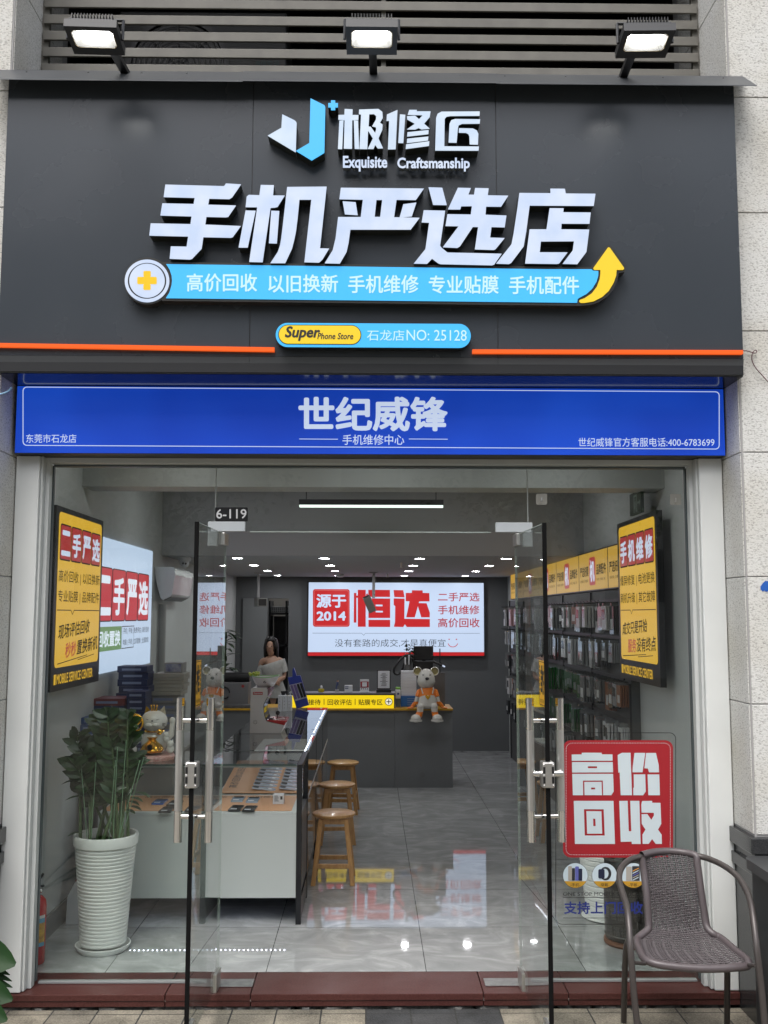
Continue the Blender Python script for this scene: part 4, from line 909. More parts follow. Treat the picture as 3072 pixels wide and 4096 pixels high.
for j in range(9):
    for xx in (-.70, -.52):
        if rowp is None: c = rowp = phone_proto('silver', (.55, .60, .70), 'pale phone lying in the double row inside the long glass case', PHR)
        else: c = copy_tree(rowp)
        yy = 6.78 + j * .088; c.location = (xx, yy, .645 + .10 * (yy - 6.70)); c.rotation_euler = (.11, 0, rad(90))
t = thing('charger_box', 'small white printed charger box standing among the display phones', 'box', (-.62, 6.33, .644))
bx_ = atZ(1113, 3213, .65)
q = MB(); q.box(bx_.x - .033, bx_.x + .033, bx_.y, bx_.y + .066, .6445, .70); q.build('carton', CARDW, t, bevel=.001)
q = MB()
for k in range(6): q.box(bx_.x - .024, bx_.x - .004 + .004 * (k % 3), bx_.y - .0006, bx_.y - .0003, .692 - k * .006, .6945 - k * .006)
q.box(bx_.x + .012, bx_.x + .026, bx_.y - .0006, bx_.y - .0003, .672, .692); q.build('print', INKY, t)

# ================================================================== stools
W1 = WOOD
st = thing('wooden_stool', 'round wooden stool standing nearest the doorway', 'stool', (0, 0, 0), 'wooden stools along the counter')
q = MB(); q.lathe((0, 0, 0), [(.137, .431), (.146, .437), (.148, .445), (.146, .452), (.137, .4555), (0.001, .4565)], 40); q.build('seat', W1, st, smooth=True)
for sx in (-1, 1):
    for sy in (-1, 1):
        a, c = Vector((sx * .085, sy * .085, .427)), Vector((sx * .132, sy * .132, 0)); w = .0155
        q = MB(); q.hexa([c + Vector(p) for p in ((-w, -w, 0), (w, -w, 0), (w, w, 0), (-w, w, 0))], [a + Vector(p) for p in ((-w, -w, 0), (w, -w, 0), (w, w, 0), (-w, w, 0))]); q.build('leg', W1, st, bevel=.003)
for sg in (-1, 1):
    y = .125 * sg; q = MB(); q.box(-.105, .105, y - .008, y + .008, .11, .14); q.build('stretcher', W1, st, bevel=.002)
    x = .118 * sg; q = MB(); q.box(x - .008, x + .008, -.105, .105, .15, .18); q.build('stretcher', W1, st, bevel=.002)
    y = .092 * sg; q = MB(); q.box(-.075, .075, y - .008, y + .008, .392, .4265); q.build('apron', W1, st, bevel=.002)
st.location = (-.245, 7.04, 0)
copy_tree(st, (-.262, 8.22, 0), .06, 'round wooden stool in the middle of the three by the counter')
copy_tree(st, (-.247, 9.42, 0), -.05, 'round wooden stool closest to the reception desk')

# ================================================================== reception desk
YD = mat('yellow_edge_board', (.60, .33, .02), rough=.4)
t = thing('reception_desk', 'dark grey reception desk with thin yellow edge across the back', 'desk', (0, 10.9, 0))
q = MB(); q.box(-1.62, .262, 10.72, 11.2, 0, .798); q.build('desk_body', COUNTG, t)
q = MB(); q.box(.264, .871, 10.715, 11.3, 0, .798); q.build('desk_end', COUNTG, t)
q = MB(); q.box(-1.64, .875, 10.68, 11.22, .80, .82); q.build('yellow_board', YD, t, bevel=.002)
q = MB(); q.box(-.86, .268, 10.73, 10.98, .8205, .978); q.build('raised_ledge', mat('ledge_grey', (.17, .175, .18), rough=.4), t)
q = MB(); q.lathe((.55, 10.712, .135), [(.028, 0), (.028, -.003)], 20, 'y'); q.build('cable_cap', mat('cap_grey', (.16, .165, .17)), t)
PC = zoomfn(1150, 2650, 3.016, 10.715)
t = thing('counter_sign', 'long lit yellow sign on the front of the reception desk', 'lit sign', (-.2, 10.71, .83))
q = MB(); q.prism([rrect(-30, 384, 1292, 562, 8)], PC, .0, -.014); q.build('sign_case', BLACK, t)
q = MB(); q.prism([rrect(-20, 395, 1284, 554, 6)], PC, .002, .002); q.build('yellow_face', COUNTERY, t)
for txt, a, c in (('接待', 250, 400), ('回收评估', 484, 776), ('贴膜专区', 855, 1147)): words('lettering', INKY, t, txt, PC, a, 443, c, 514, .003, bold=.012)
q = MB()
for x in (441, 816): q.prism([[(x - 4, 438), (x + 4, 438), (x + 4, 510), (x - 4, 510)]], PC, .003, .003)
q.build('divider_line', INKY, t)
q = MB(); q.mi(0).prism([circ(1221, 473, 46)], PC, .003, .003); q.mi(1).prism([circ(1221, 473, 39)], PC, .004, .004); q.mi(0).prism([plus(1221, 473, 29, 5)], PC, .005, .005); q.build('plus_badge', [INKY, lit('badge_white', 'f4f2dc', .85)], t)
# ================================================================== red decal on the window
PG = pxfn(YG - .0065)
t = thing('window_decal', 'big red window decal reading 高价回收 with thin black outline below', 'window sticker', (1.2, YG - .007, .3))
q = MB(); q.prism([rrect(2252, 2961, 2692, 3430, 32, 8)], PG, .0006, 0); q.build('red_panel', RED, t)
Rz = zoomfn(2230, 2900, 3.318, YG - .0065)
for loops_list in (
 [[(187,391),(322,390),(320,367),(583,367),(588,388),(728,390),(730,473),(188,474)], [[(190,491),(732,492),(736,628),(194,630)],[(401,548),(402,572),(524,572),(523,548)]],
  [(194,648),(737,648),(745,882),(713,931),(604,931),(600,737),(337,737),(340,931),(203,931)], [[(355,754),(583,754),(590,931),(358,931)],[(444,830),(446,854),(500,854),(498,830)]]],
 [[(797,398),(855,368),(968,368),(988,931),(837,932),(824,628),(806,632)], [(1020,370),(1163,370),(1128,627),(994,627),(996,560)], [(1175,370),(1305,370),(1342,530),(1347,627),(1213,627),(1198,576),(1152,574)],
  [(1010,655),(1163,654),(1170,882),(1135,932),(1005,931),(1004,835),(1013,828)], [(1194,655),(1349,655),(1358,931),(1204,931)]],
 [[[(214,1006),(742,1006),(762,1578),(231,1578)],[(350,1117),(361,1466),(625,1466),(612,1118)]], [[(382,1142),(582,1144),(592,1441),(392,1441)],[(471,1242),(475,1340),(505,1340),(500,1243)]]],
 [[(818,1007),(929,1006),(945,1408),(978,1408),(963,1006),(1085,1006),(1103,1578),(985,1578),(982,1546),(838,1551)],
  [(1122,1008),(1255,1006),(1255,1031),(1365,1032),(1376,1310),(1333,1387),(1381,1455),(1384,1577),(1302,1577),(1254,1513),(1209,1577),(1128,1577),(1126,1455),(1166,1387),(1117,1310),(1114,1183),(1190,1180),(1244,1257),(1279,1200),(1276,1164),(1114,1162),(1110,1055)]]):
    flat_char('white_character', loops_list, Rz, .0018, FILMW, t)
q = MB(); o_ = rrect(2264, 2972, 2681, 3419, 24, 8); pts = []
for i in range(len(o_)):
    a, c = Vector(o_[i]), Vector(o_[(i + 1) % len(o_)]); n = max(1, int((c - a).length / 6.4))
    for j in range(n): p, s = a + (c - a) * (j / n), a + (c - a) * ((j + .55) / n); d = (s - p).normalized(); nn = Vector((-d.y, d.x)) * .9; q.prism([[tuple(p - nn), tuple(s - nn), tuple(s + nn), tuple(p + nn)]], PG, .0015, .0015)
q.build('stitch_line', FILMW, t)
q = MB(); q.prism([rrect(2222, 2930, 2704, 3698, 26, 8), rrect(2224.4, 2932.4, 2701.6, 3695.6, 24, 8)], PG, 0, 0); q.build('black_outline', INKY, t)
for y in (3590, 3672): q = MB(); q.prism([[(2252, y - 1), (2676, y - 1), (2676, y + 1), (2252, y + 1)]], PG, 0, 0); q.build('rule_line', INKY, t)
words('lettering', INKY, t, 'ONE STOP MOBILE SERVICE PROVIDER', PG, 2252, 3569, 2676, 3583, .0002)
words('blue_lettering', mat('blue_film', (.02, .035, .22), rough=.5), t, '支持上门回收', PG, 2256, 3606, 2572, 3656, .0002, bold=.022)
AMB = mat('amber_film', (.55, .30, .03), rough=.5); DISC = mat('pale_disc', (.58, .68, .74), rough=.4)
for i, (cx, txt) in enumerate(((2301.3, '-手机-'), (2417.8, '-穿戴-'), (2534, '-平板-'))):
    q = MB(); q.mi(0).prism([circ(cx, 3501.5, 50.5, 40)], PG, .0003, .0003); q.mi(1).prism([circ(cx, 3501.5, 49.3, 40)], PG, .0007, .0007)
    cap = [(cx + 49.3 * math.cos(a), 3501.5 + 49.3 * math.sin(a)) for a in [rad(28 + 124 * k / 20) for k in range(21)]]
    q.mi(2).prism([cap], PG, .0011, .0011); q.mi(0); put(q, txt, PG, cx - 20, 3532, cx + 20, 3546, .0015)
    def pic(poly, m): q.mi(m).prism([poly], PG, .0016 + .0002 * m, .0016 + .0002 * m)
    if i == 0:
        pic(rrect(cx - 29, 3464, cx - 14, 3522, 4), 3); pic(rrect(cx - 14, 3472, cx - 2, 3522, 3), 4); pic(rrect(cx - 1, 3465, cx + 14, 3522, 4), 5); pic(rrect(cx + 12, 3474, cx + 27, 3522, 3), 6); pic(circ(cx + 20, 3484, 6), 5); pic(circ(cx + 20, 3506, 7), 5)
    elif i == 1:
        q.mi(4).prism([circ(cx + 4, 3494, 23, 30, 27), circ(cx + 1, 3494, 15, 30, 20)], PG, .0018, .0018); pic(rrect(cx - 25, 3476, cx, 3513, 6), 6); pic(rrect(cx - 21, 3482, cx - 4, 3507, 4), 4)
    else:
        pic(rrect(cx - 30, 3466, cx - 8, 3522, 2), 3); pic(rrect(cx - 6, 3464, cx + 24, 3522, 2), 4)
        for k in range(5): q.mi((7, 1, 5, 3, 1)[k]).prism([[(cx - 4, 3482 + k * 9), (cx + 20, 3470 + k * 9), (cx + 20, 3474 + k * 9), (cx - 4, 3486 + k * 9)]], PG, .0034, .0034)
    q.build('round_picture', [INKY, DISC, AMB, mat('pic_silver', (.40, .37, .33)), mat('pic_dark', (.03, .03, .035)), mat('pic_violet', (.12, .13, .42)), mat('pic_black_blue', (.015, .02, .05)), mat('pic_orange', (.7, .3, .05))], t)

# ================================================================== planter and plant
pc = Vector((-1.44, 5.64, 0))
t = thing('planter', 'tall white ribbed planter on a saucer by the window', 'planter', tuple(pc))
prof = [(.02, .03)]; H0, H1 = .035, .545; n = 27
for k in range(n):
    z0 = H0 + (H1 - H0) * k / n; z1 = H0 + (H1 - H0) * (k + 1) / n; rr = lambda z: .121 + .040 * ((z - H0) / (H1 - H0)) ** 1.1
    prof += [(rr(z0) - .0042, z0 + .0006), (rr(z0) + .0004, z0 + .0022), (rr(z0) + .0016, z0 + .007), (rr(z1) + .0016, z1 - .007), (rr(z1) + .0004, z1 - .0022), (rr(z1) - .0042, z1 - .0006)]
prof += [(.161, .548), (.170, .556), (.174, .60), (.171, .61), (.158, .61), (.152, .59), (.150, .56)]
POT = mat('white_glazed_pot', (.78, .79, .77), rough=.35)
q = MB(); q.lathe(pc, prof, 56, cap=False); q.build('pot', POT, t, smooth=True, ang=30)
q = MB(); q.lathe(pc, [(.0, .001), (.128, .001), (.146, .028), (.146, .034), (.141, .034), (.126, .010), (.0, .010)], 48, cap=False); q.build('saucer', POT, t, smooth=True)
q = MB(); q.lathe(pc, [(.0, .565), (.151, .56)], 30, cap=False); q.build('soil', mat('dark_soil', (.02, .017, .014), rough=.9), t)
def leaf(q, base, d, up, L, W, curl=.25):
    d = d.normalized(); s = d.cross(up).normalized(); n = s.cross(d); pts = []
    for a, w in ((0, .10), (.25, .8), (.5, 1.0), (.75, .72), (1, .04)):
        c = base + d * L * a - n * (curl * L * a * a)
        pts += [c - s * W * w + n * W * .25 * w, c, c + s * W * w + n * W * .25 * w]
    fs = []
    for i in range(4):
        o = i * 3; fs += [(o, o + 1, o + 4, o + 3), (o + 1, o + 2, o + 5, o + 4)]
    q.add(pts, fs)
t = thing('potted_plant', 'dark glossy green plant with upright stems in the white ribbed planter', 'plant', (pc.x, pc.y, .565))
tops = [(310, 2945), (335, 3010), (395, 2885), (430, 2866), (456, 2860), (485, 2870), (511, 2874), (530, 2915), (470, 2905), (420, 2930), (380, 2970), (540, 3030), (500, 2950), (350, 3060), (450, 2990), (300, 3060), (520, 3060)]
rp = random.Random(11); fol = MB(); tips = []
for i, (x, y) in enumerate(tops):
    tip = atY(x, y, pc.y + rp.uniform(-.13, .13)); a = rp.uniform(0, 6.28); bs = pc + Vector((.085 * math.cos(a) + (tip.x - pc.x) * .3, .085 * math.sin(a), .56))
    mid = bs.lerp(tip, .55) + Vector(((pc.x - tip.x) * .05, 0, .03)); L = []
    for k in range(15):
        s = k / 14; L.append(bs * (1 - s) ** 2 + mid * 2 * s * (1 - s) + tip * s * s)
    q = MB(); q.tube(L, [.010 - .007 * k / 14 for k in range(15)], 7); q.build('stem', STEM, t, smooth=True)
    ph = rp.uniform(0, 6.28); nn = rp.randint(9, 12)
    for k in range(nn):
        s = .42 + .58 * k / (nn - 1); p = bs * (1 - s) ** 2 + mid * 2 * s * (1 - s) + tip * s * s
        tg = ((mid - bs) * (1 - s) + (tip - mid) * s).normalized()
        for sg in (-1, 1):
            aa = ph + rp.uniform(-.5, .5) + (0 if sg > 0 else math.pi) ; out = Vector((math.cos(aa), math.sin(aa), 0))
            leaf(fol, p, out * 1.0 + tg * rp.uniform(.35, .9), Vector((rp.uniform(-.5, .5), -1, rp.uniform(.2, .9))), rp.uniform(.075, .11), rp.uniform(.021, .030), rp.uniform(-.1, .3))
    leaf(fol, tip, tg, Vector((1, 0, 0)), .06, .016)
for x, y in ((262, 3120), (278, 3185), (546, 3205), (560, 3190), (285, 3330), (590, 3170), (530, 3240), (555, 3225)):
    p = atY(x, y, pc.y - .1); bs = p.lerp(Vector((pc.x, pc.y, p.z - .02)), .35); leaf(fol, bs, p - bs, Vector((0, 0, 1)), (p - bs).length + .02, .022)
fol.build('foliage', LEAF, t)
for x0, y0, x1, y1 in ((348, 3350, 322, 3030), (365, 3355, 384, 3050), (452, 3355, 470, 2990), (478, 3350, 505, 2960), (436, 3358, 462, 3040), (490, 3345, 575, 3030), (475, 3350, 560, 3040)):
    q = MB(); q.tube([atY(x0, y0, pc.y - .09), atY(x1, y1, pc.y - .12)], .0022, 6); q.build('support_stake', mat('pale_green_stake', (.16, .28, .17), rough=.4), t)

# foreground broad leaves at the street edge
t = thing('broadleaf_plant', 'broad dark green split leaves poking in beside the doorstep', 'plant', (-1.98, 4.35, GZ))
q = MB(); LM = mat('broad_leaf', (.007, .028, .006), rough=.5, spec=.2, noise=(8, .5, 3), color2=(.014, .045, .010))
def bigleaf(q, pts3, mid): q.poly(pts3)
def blade(q, base, tip, W, sag, n=9):
    d = tip - base; L = d.length; d.normalize(); s = d.cross(Vector((0, -.85, .5))).normalized(); nr = s.cross(d)
    V = []; 
    for k in range(n):
        a = k / (n - 1); w = W * (math.sin(math.pi * min(1, a * .92 + .06)) ** .8)
        c = base + d * L * a - Vector((0, 0, sag * a * a))
        V += [c - s * w + nr * w * .22, c - s * w * .5 + nr * w * .06, c, c + s * w * .5 + nr * w * .06, c + s * w + nr * w * .22]
    q.add(V, [(k * 5 + j, k * 5 + j + 1, k * 5 + j + 6, k * 5 + j + 5) for k in range(n - 1) for j in range(4)])
Yl = 4.2
blade(q, atY(-190, 3790, Yl), atY(62, 3858, Yl), .075, .0)
for yy, x in ((3900, 40), (3925, 48), (3950, 50)): blade(q, atY(-80, yy - 55, Yl), atY(x, yy, Yl + .02), .012, .0)
blade(q, atY(-170, 3920, Yl - .1), atY(50, 4000, Yl - .1), .055, 0.0); blade(q, atY(-160, 4000, Yl - .15), atY(30, 4060, Yl - .15), .05, .02); blade(q, atY(-120, 3940, Yl - .12), atY(2, 4075, Yl - .12), .05, .01)
q.build('foliage', LM, t, smooth=True, ang=80)
q = MB()
for x, y, YY in ((-190, 3790, Yl), (-170, 3920, Yl - .1), (-160, 4000, Yl - .15)): q.tube([Vector((-1.98, 4.1, GZ)), Vector((-2.0, 4.1, .15)), atY(x, y, YY)], .006, 6)
q.build('stalk', STEM, t, smooth=True)

# ================================================================== fire extinguisher
ex = Vector((-1.735, 5.42, 0))
t = thing('fire_extinguisher', 'red fire extinguisher with yellow label behind the window frame', 'fire extinguisher', tuple(ex))
q = MB(); q.lathe(ex, [(.0, .003), (.046, .003), (.052, .012), (.052, .29), (.047, .318), (.030, .338), (.017, .345), (.0, .345)], 32, cap=False); q.build('cylinder', mat('extinguisher_red', (.40, .02, .022), rough=.25, coat=.4), t, smooth=True)
LB = [mat('label_yellow', (.66, .40, .06), rough=.5, noise=(45, .4, 2), color2=(.35, .18, .05)), mat('label_blue', (.10, .30, .45), rough=.5), mat('label_white', (.6, .6, .6), rough=.5)]
for m, z0, z1 in ((2, .235, .25), (1, .212, .2345), (0, .115, .2115), (1, .095, .1145), (2, .060, .094)):
    q = MB(); n = 20; vs = []
    for k in range(n + 1): a = rad(-165 + (150 if m < 2 or z0 > .1 else 80) * k / n) ; vs += [ex + Vector((.0526 * math.cos(a), .0526 * math.sin(a), z0)), ex + Vector((.0526 * math.cos(a), .0526 * math.sin(a), z1))]
    q.add(vs, [(2 * k, 2 * k + 2, 2 * k + 3, 2 * k + 1) for k in range(n)]); q.build('label', LB[m], t, smooth=True)
q = MB(); q.lathe(ex, [(.017, .3455), (.017, .375), (.012, .385), (0, .385)], 16, cap=False); q.ball(ex + Vector((.02, -.01, .37)), .014); q.build('valve', CHROME, t, smooth=True)
q = MB(); q.tube([ex + Vector((-.01, 0, .386)), ex + Vector((.0, -.005, .41)), ex + Vector((.035, -.02, .455))], [.008, .009, .006], 8); q.build('lever', BLACK, t, smooth=True)
q = MB(); q.tube([ex + Vector((-.0, 0, .386)), ex + Vector((.04, -.02, .395))], [.006, .006], 8); q.build('carry_handle', BLACK, t, smooth=True)

# ================================================================== lucky cat
c = Vector((-1.325, 6.27, .9185))
t = thing('lucky_cat', 'white and gold lucky cat figurine on the front glass counter', 'figurine', tuple(c))
V = lambda x, y, z: c + Vector((x, y, z))
REDC = mat('red_floral_base', (.40, .04, .05), rough=.3, noise=(60, .8, 3), color2=(.75, .60, .50))
q = MB(); q.lathe(c, [(0, .001), (.125, .001), (.13, .02), (.12, .035), (0, .036)], 32, cap=False); q.build('base', REDC, t, smooth=True)
q = MB(); q.ball(V(0, .01, .105), (.083, .065, .085)); q.build('body', CERAM, t, smooth=True)
q = MB(); q.ball(V(.0, -.005, .232), (.082, .062, .066), 28, 16); q.build('head', CERAM, t, smooth=True)
for s in (-1, 1):
    q = MB(); q.add([V(s * .070, .01, .258), V(s * .022, .01, .285), V(s * .056, .012, .322), V(s * .046, -.022, .275), V(s * .046, .035, .275)], [(0, 3, 2), (3, 1, 2), (1, 4, 2), (4, 0, 2)]); q.build('ear', GOLD if s < 0 else mat('dark_gold_pattern', (.22, .17, .10), rough=.3, noise=(60, .8, 2), color2=(.6, .55, .4)), t)
q = MB()
for x in (-.018, 0, .018): q.tube([V(x * .7, -.02, .292), V(x, -.02, .322)], [.006, .004], 8); q.ball(V(x, -.02, .325), .007, 8, 6)
q.build('crown_charm', GOLD, t, smooth=True)
q = MB()
for s in (-1, 1):
    q.tube([V(s * .050, -.048, .240), V(s * .038, -.056, .247), V(s * .024, -.062, .243)], .0022, 6)
    for k in (-1, 0, 1): q.tube([V(s * .058, -.048, .214 + k * .006), V(s * .074, -.034, .210 + k * .010)], .0014, 5)
q.ball(V(0, -.067, .238), (.007, .005, .004), 8, 6); q.build('face_line', INKY, t, smooth=True)
q = MB()
for s in (-1, 1): q.ball(V(s * .020, -.058, .213), (.024, .016, .014), 14, 10)
q.build('muzzle', CERAM, t, smooth=True)
q = MB(); q.lathe(V(0, -.052, .095), [(0, -.045), (.06, -.045), (.072, -.03), (.06, -.005), (.035, .015), (.022, .03), (.034, .045), (0, .046)], 28, cap=False); q.ball(V(0, -.104, .085), (.022, .02, .024), 12, 8); q.build('money_bag', GOLD, t, smooth=True)
q = MB(); q.mi(0).lathe(V(0, -.1265, .085), [(.0, 0), (.019, 0), (.019, .003)], 20, 'y', cap=False); q.mi(1); put(q, '福', lambda u, v, d: V(-.012 + .024 * u, -.128, .097 - .024 * v), 0, 0, 1, 1, 0, bold=.02); q.build('bag_seal', [GOLD, INKY], t)
q = MB(); q.tube([V(-.075, .0, .12), V(-.112, -.02, .16), V(-.112, -.025, .215)], [.026, .024, .02], 12); q.ball(V(-.112, -.028, .235), (.032, .016, .034), 16, 10); q.build('raised_paw', CERAM, t, smooth=True)
q = MB()
for k in range(7): a = rad(20 + 140 * k / 6); q.tube([V(-.112, -.05, .20), V(-.112 + .05 * math.cos(a), -.055, .225 + .05 * math.sin(a))], [.009, .007], 6)
q.tube([V(-.112 + .052 * math.cos(a), -.052, .225 + .052 * math.sin(a)) for a in [rad(360 * k / 16) for k in range(17)]], .006, 6); q.build('gold_fan', GOLD, t, smooth=True)
q = MB(); q.tube([V(.07, .0, .11), V(.108, -.01, .15), V(.112, -.012, .22)], [.022, .018, .016], 12); q.ball(V(.112, -.013, .232), (.02, .018, .024), 12, 8); q.build('other_paw', CERAM, t, smooth=True)
q = MB(); q.lathe(V(0, -.0, .165), [(.058, 0), (.064, .006), (.058, .012)], 24, cap=False); q.ball(V(.045, -.062, .172), (.02, .012, .018), 10, 8); q.build('collar', GOLD, t, smooth=True)
for x, z, s in ((-.098, .125, 1), (-.115, .07, 1.1), (.085, .135, .9), (.11, .075, 1.1)):   # small cats moulded on
    q = MB(); q.ball(V(x, -.055, z + .022 * s), .020 * s, 12, 8); q.ball(V(x, -.05, z - .006), (.022 * s, .018, .026 * s), 12, 8)
    for e in (-1, 1): q.tube([V(x + e * .012 * s, -.055, z + .034 * s), V(x + e * .014 * s, -.055, z + .048 * s)], [.006, .001], 6)
    q.build('small_cat', CERAM, t, smooth=True)

# ================================================================== counter things
ac = atZ(1060, 2932, .926); Ya = ac.y
t = thing('arcade_cabinet', 'small white tabletop arcade cabinet with red button panel', 'arcade machine', (ac.x, Ya, .926))
Pa = pxfn(Ya); az = lambda pts: [(850 + x / 3.0164, 2600 + y / 3.0164) for x, y in pts]
side = az([(462, 470), (478, 460), (650, 460), (664, 472), (664, 565), (640, 600), (618, 650), (612, 700), (618, 760), (632, 820), (650, 862), (862, 910), (826, 1000), (450, 1000)])
WH = mat('arcade_white', (.60, .61, .60), rough=.35)
q = MB(); q.prism([side], Pa, .0, -.30); q.build('side_body', WH, t, bevel=.002)
q = MB(); q.prism([az([(652, 462), (690, 455), (700, 500), (665, 560)])], Pa, -.006, -.29); q.build('marquee', mat('marquee_dark', (.20, .12, .14), rough=.2), t)
scr = az([(666, 562), (672, 566), (646, 605), (624, 655), (618, 702), (624, 762), (640, 818), (656, 856), (650, 862), (632, 820), (618, 760), (612, 700), (618, 650), (640, 600)])
q = MB(); q.prism([scr], Pa, -.006, -.29); q.build('screen_panel', mat('screen_dark', (.02, .02, .025), rough=.1), t)
q = MB(); q.prism([az([(650, 855), (662, 846), (890, 854), (866, 908)])], Pa, .0015, -.29); q.build('button_panel', mat('arcade_red', (.42, .03, .03), rough=.25), t)
jb = Pa(850 + 765 / 3.0164, 2600 + 862 / 3.0164, -.08); q = MB(); q.tube([jb, jb + Vector((.004, 0, .045))], .004, 8); q.ball(jb + Vector((.006, 0, .055)), .017, 16, 10); q.build('joystick', BLACK, t, smooth=True)
for k, x in enumerate((700, 800, 825)):
    p = Pa(850 + x / 3.0164, 2600 + (848 if k == 0 else 862) / 3.0164, -.06 - .05 * k); q = MB(); q.ball(p, (.022, .02, .012), 12, 8); q.build('button', CARDW if k else BLACK, t, smooth=True)
q = MB(); q.mi(0).prism([az([(489, 506), (606, 506), (606, 540), (489, 540)])], Pa, .0012, .0012); q.mi(1); put(q, 'Supreme', lambda u, v, d: Pa(*az([(u, v)])[0], d), 496, 510, 600, 537, .002, bold=.03, shear=.1); q.build('side_sticker', [mat('sticker_red', (.45, .04, .04)), CARDW], t)
q = MB()
for k in range(8):
    a = rad(45 * k); q.tube([Pa(*az([(515 + 12 * math.cos(a), 870 + 12 * math.sin(a))])[0], .001), Pa(*az([(515 + 27 * math.cos(a), 870 + 27 * math.sin(a))])[0], .001)], .0015, 5)
q.build('side_emblem', INKY, t)
# bowl on top
t = thing('candy_bowl', 'white two lobed candy bowl resting on top of the arcade cabinet', 'bowl', tuple(Pa(850 + 610 / 3.0164, 2600 + 458 / 3.0164, -.15)))
bc = Pa(850 + 612 / 3.0164, 2600 + 458 / 3.0164, -.15); sc1 = Ya / 4000 / 3.0164
q = MB(); ring = []
prof2 = [(.35, 0, 0), (.62, .30, 0), (1.0, 1.0, .0)]
N = 40; vs = []
for s, h, _ in [(0.0, 0, 0), (.60, 0, 0), (.80, .4, 0), (.98, .85, 0), (1.0, 1, 0), (.95, .96, 0), (.7, .5, 0), (0, .42, 0)]:
    for k in range(N):
        a = 2 * math.pi * k / N; ex_ = 166 * sc1; zz = 132 * sc1 * h * (1 + .07 * math.cos(2 * a) - .05); vs.append(bc + Vector((s * ex_ * math.cos(a), s * .11 * math.sin(a), zz + .001)))
q.add(vs, [(i * N + k, i * N + (k + 1) % N, (i + 1) * N + (k + 1) % N, (i + 1) * N + k) for i in range(7) for k in range(N)]); q.build('bowl', mat('bowl_white', (.62, .60, .60), rough=.3), t, smooth=True, ang=60)
q = MB(); q.tube([bc + Vector((166 * sc1 * math.cos(a), .11 * math.sin(a), 132 * sc1 * (1.02 + .07 * math.cos(2 * a) - .05))) for a in [2 * math.pi * k / 40 for k in range(41)]], .004, 6); q.build('green_rim', mat('rim_green', (.25, .48, .22), rough=.4), t, smooth=True)
q = MB(); rr_ = random.Random(4)
for k in range(26): q.ball(bc + Vector((-.085 + rr_.uniform(-.035, .035), rr_.uniform(-.05, .05), .085 + rr_.uniform(0, .02))), .011, 8, 5)
q.build('sweets', mat('sweets', (.6, .55, .06), rough=.4, noise=(60, .9, 1), color2=(.2, .45, .1)), t, smooth=True)
q = MB(); put(q, '6', lambda u, v, d: Vector((bc.x + (.0 + u) * sc1, bc.y - .105, bc.z + (68 - v) * sc1)), -8, -14, 28, 16, 0, bold=.0); q.build('drawn_mark', INKY, t)
# accessory towers
px3 = ((815, 880, -.0), (873, 880, .0), (930, 880, .0))
for i, (x, _, _) in enumerate(px3):
    p = atZ(850 + x / 3.0164, 2600 + 742 / 3.0164, .926); t = thing('adapter_stack', 'white stack of small adapters on the counter beside the blue pack stand', 'adapter stack', tuple(p), 'white adapter stacks on the glass counter')
    q = MB(); q.box(p.x - .020, p.x + .020, p.y, p.y + .045, .9262, 1.070); q.build('stack_body', CARDW, t, bevel=.003)
    for k in range(4):
        q = MB(); z = .955 + k * .030; q.tube([(p.x - .004, p.y - .001, z), (p.x - .004, p.y - .003, z + .006)], .002, 6); q.build('socket_mark', INKY, t)
    q = MB(); q.tube([(p.x, p.y + .02, 1.0705), (p.x + .004, p.y + .018, 1.083)], .004, 6); q.build('prong', CARDW, t)
pb = atZ(1195, 2835, .926)
t = thing('pack_stand', 'leaning blue display pack holding four long accessories', 'display stand', tuple(pb))
Pb = pxfn(pb.y); bz = lambda pts: [(1150 + x / 3.016, 2650 + y / 3.016) for x, y in pts]
q = MB(); q.prism([bz([(0, 180), (60, 172), (58, 90), (75, 60), (95, 115), (108, 160), (155, 158), (258, 515), (110, 560)])], Pb, 0, -.05); q.build('blue_card', mat('blue_card', (.02, .035, .22), rough=.3), t, bevel=.002)
q = MB(); q.prism([bz([(20, 272), (170, 240), (232, 425), (95, 465)])], Pb, .003, .0005); q.build('pale_window', mat('pale_window', (.40, .40, .48), rough=.3), t)
for i, (x0_, m) in enumerate(((34, 'v'), (72, 'v'), (110, 'k'), (146, 'k'))):
    q = MB(); q.prism([bz([(x0_, 276 - i * 8), (x0_ + 27, 270 - i * 8), (x0_ + 82, 435 - i * 9), (x0_ + 56, 444 - i * 9)])], Pb, .012, .0035); q.build('long_pack', mat('violet_pack', (.13, .09, .22), rough=.3) if m == 'v' else BLACK, t, bevel=.003)

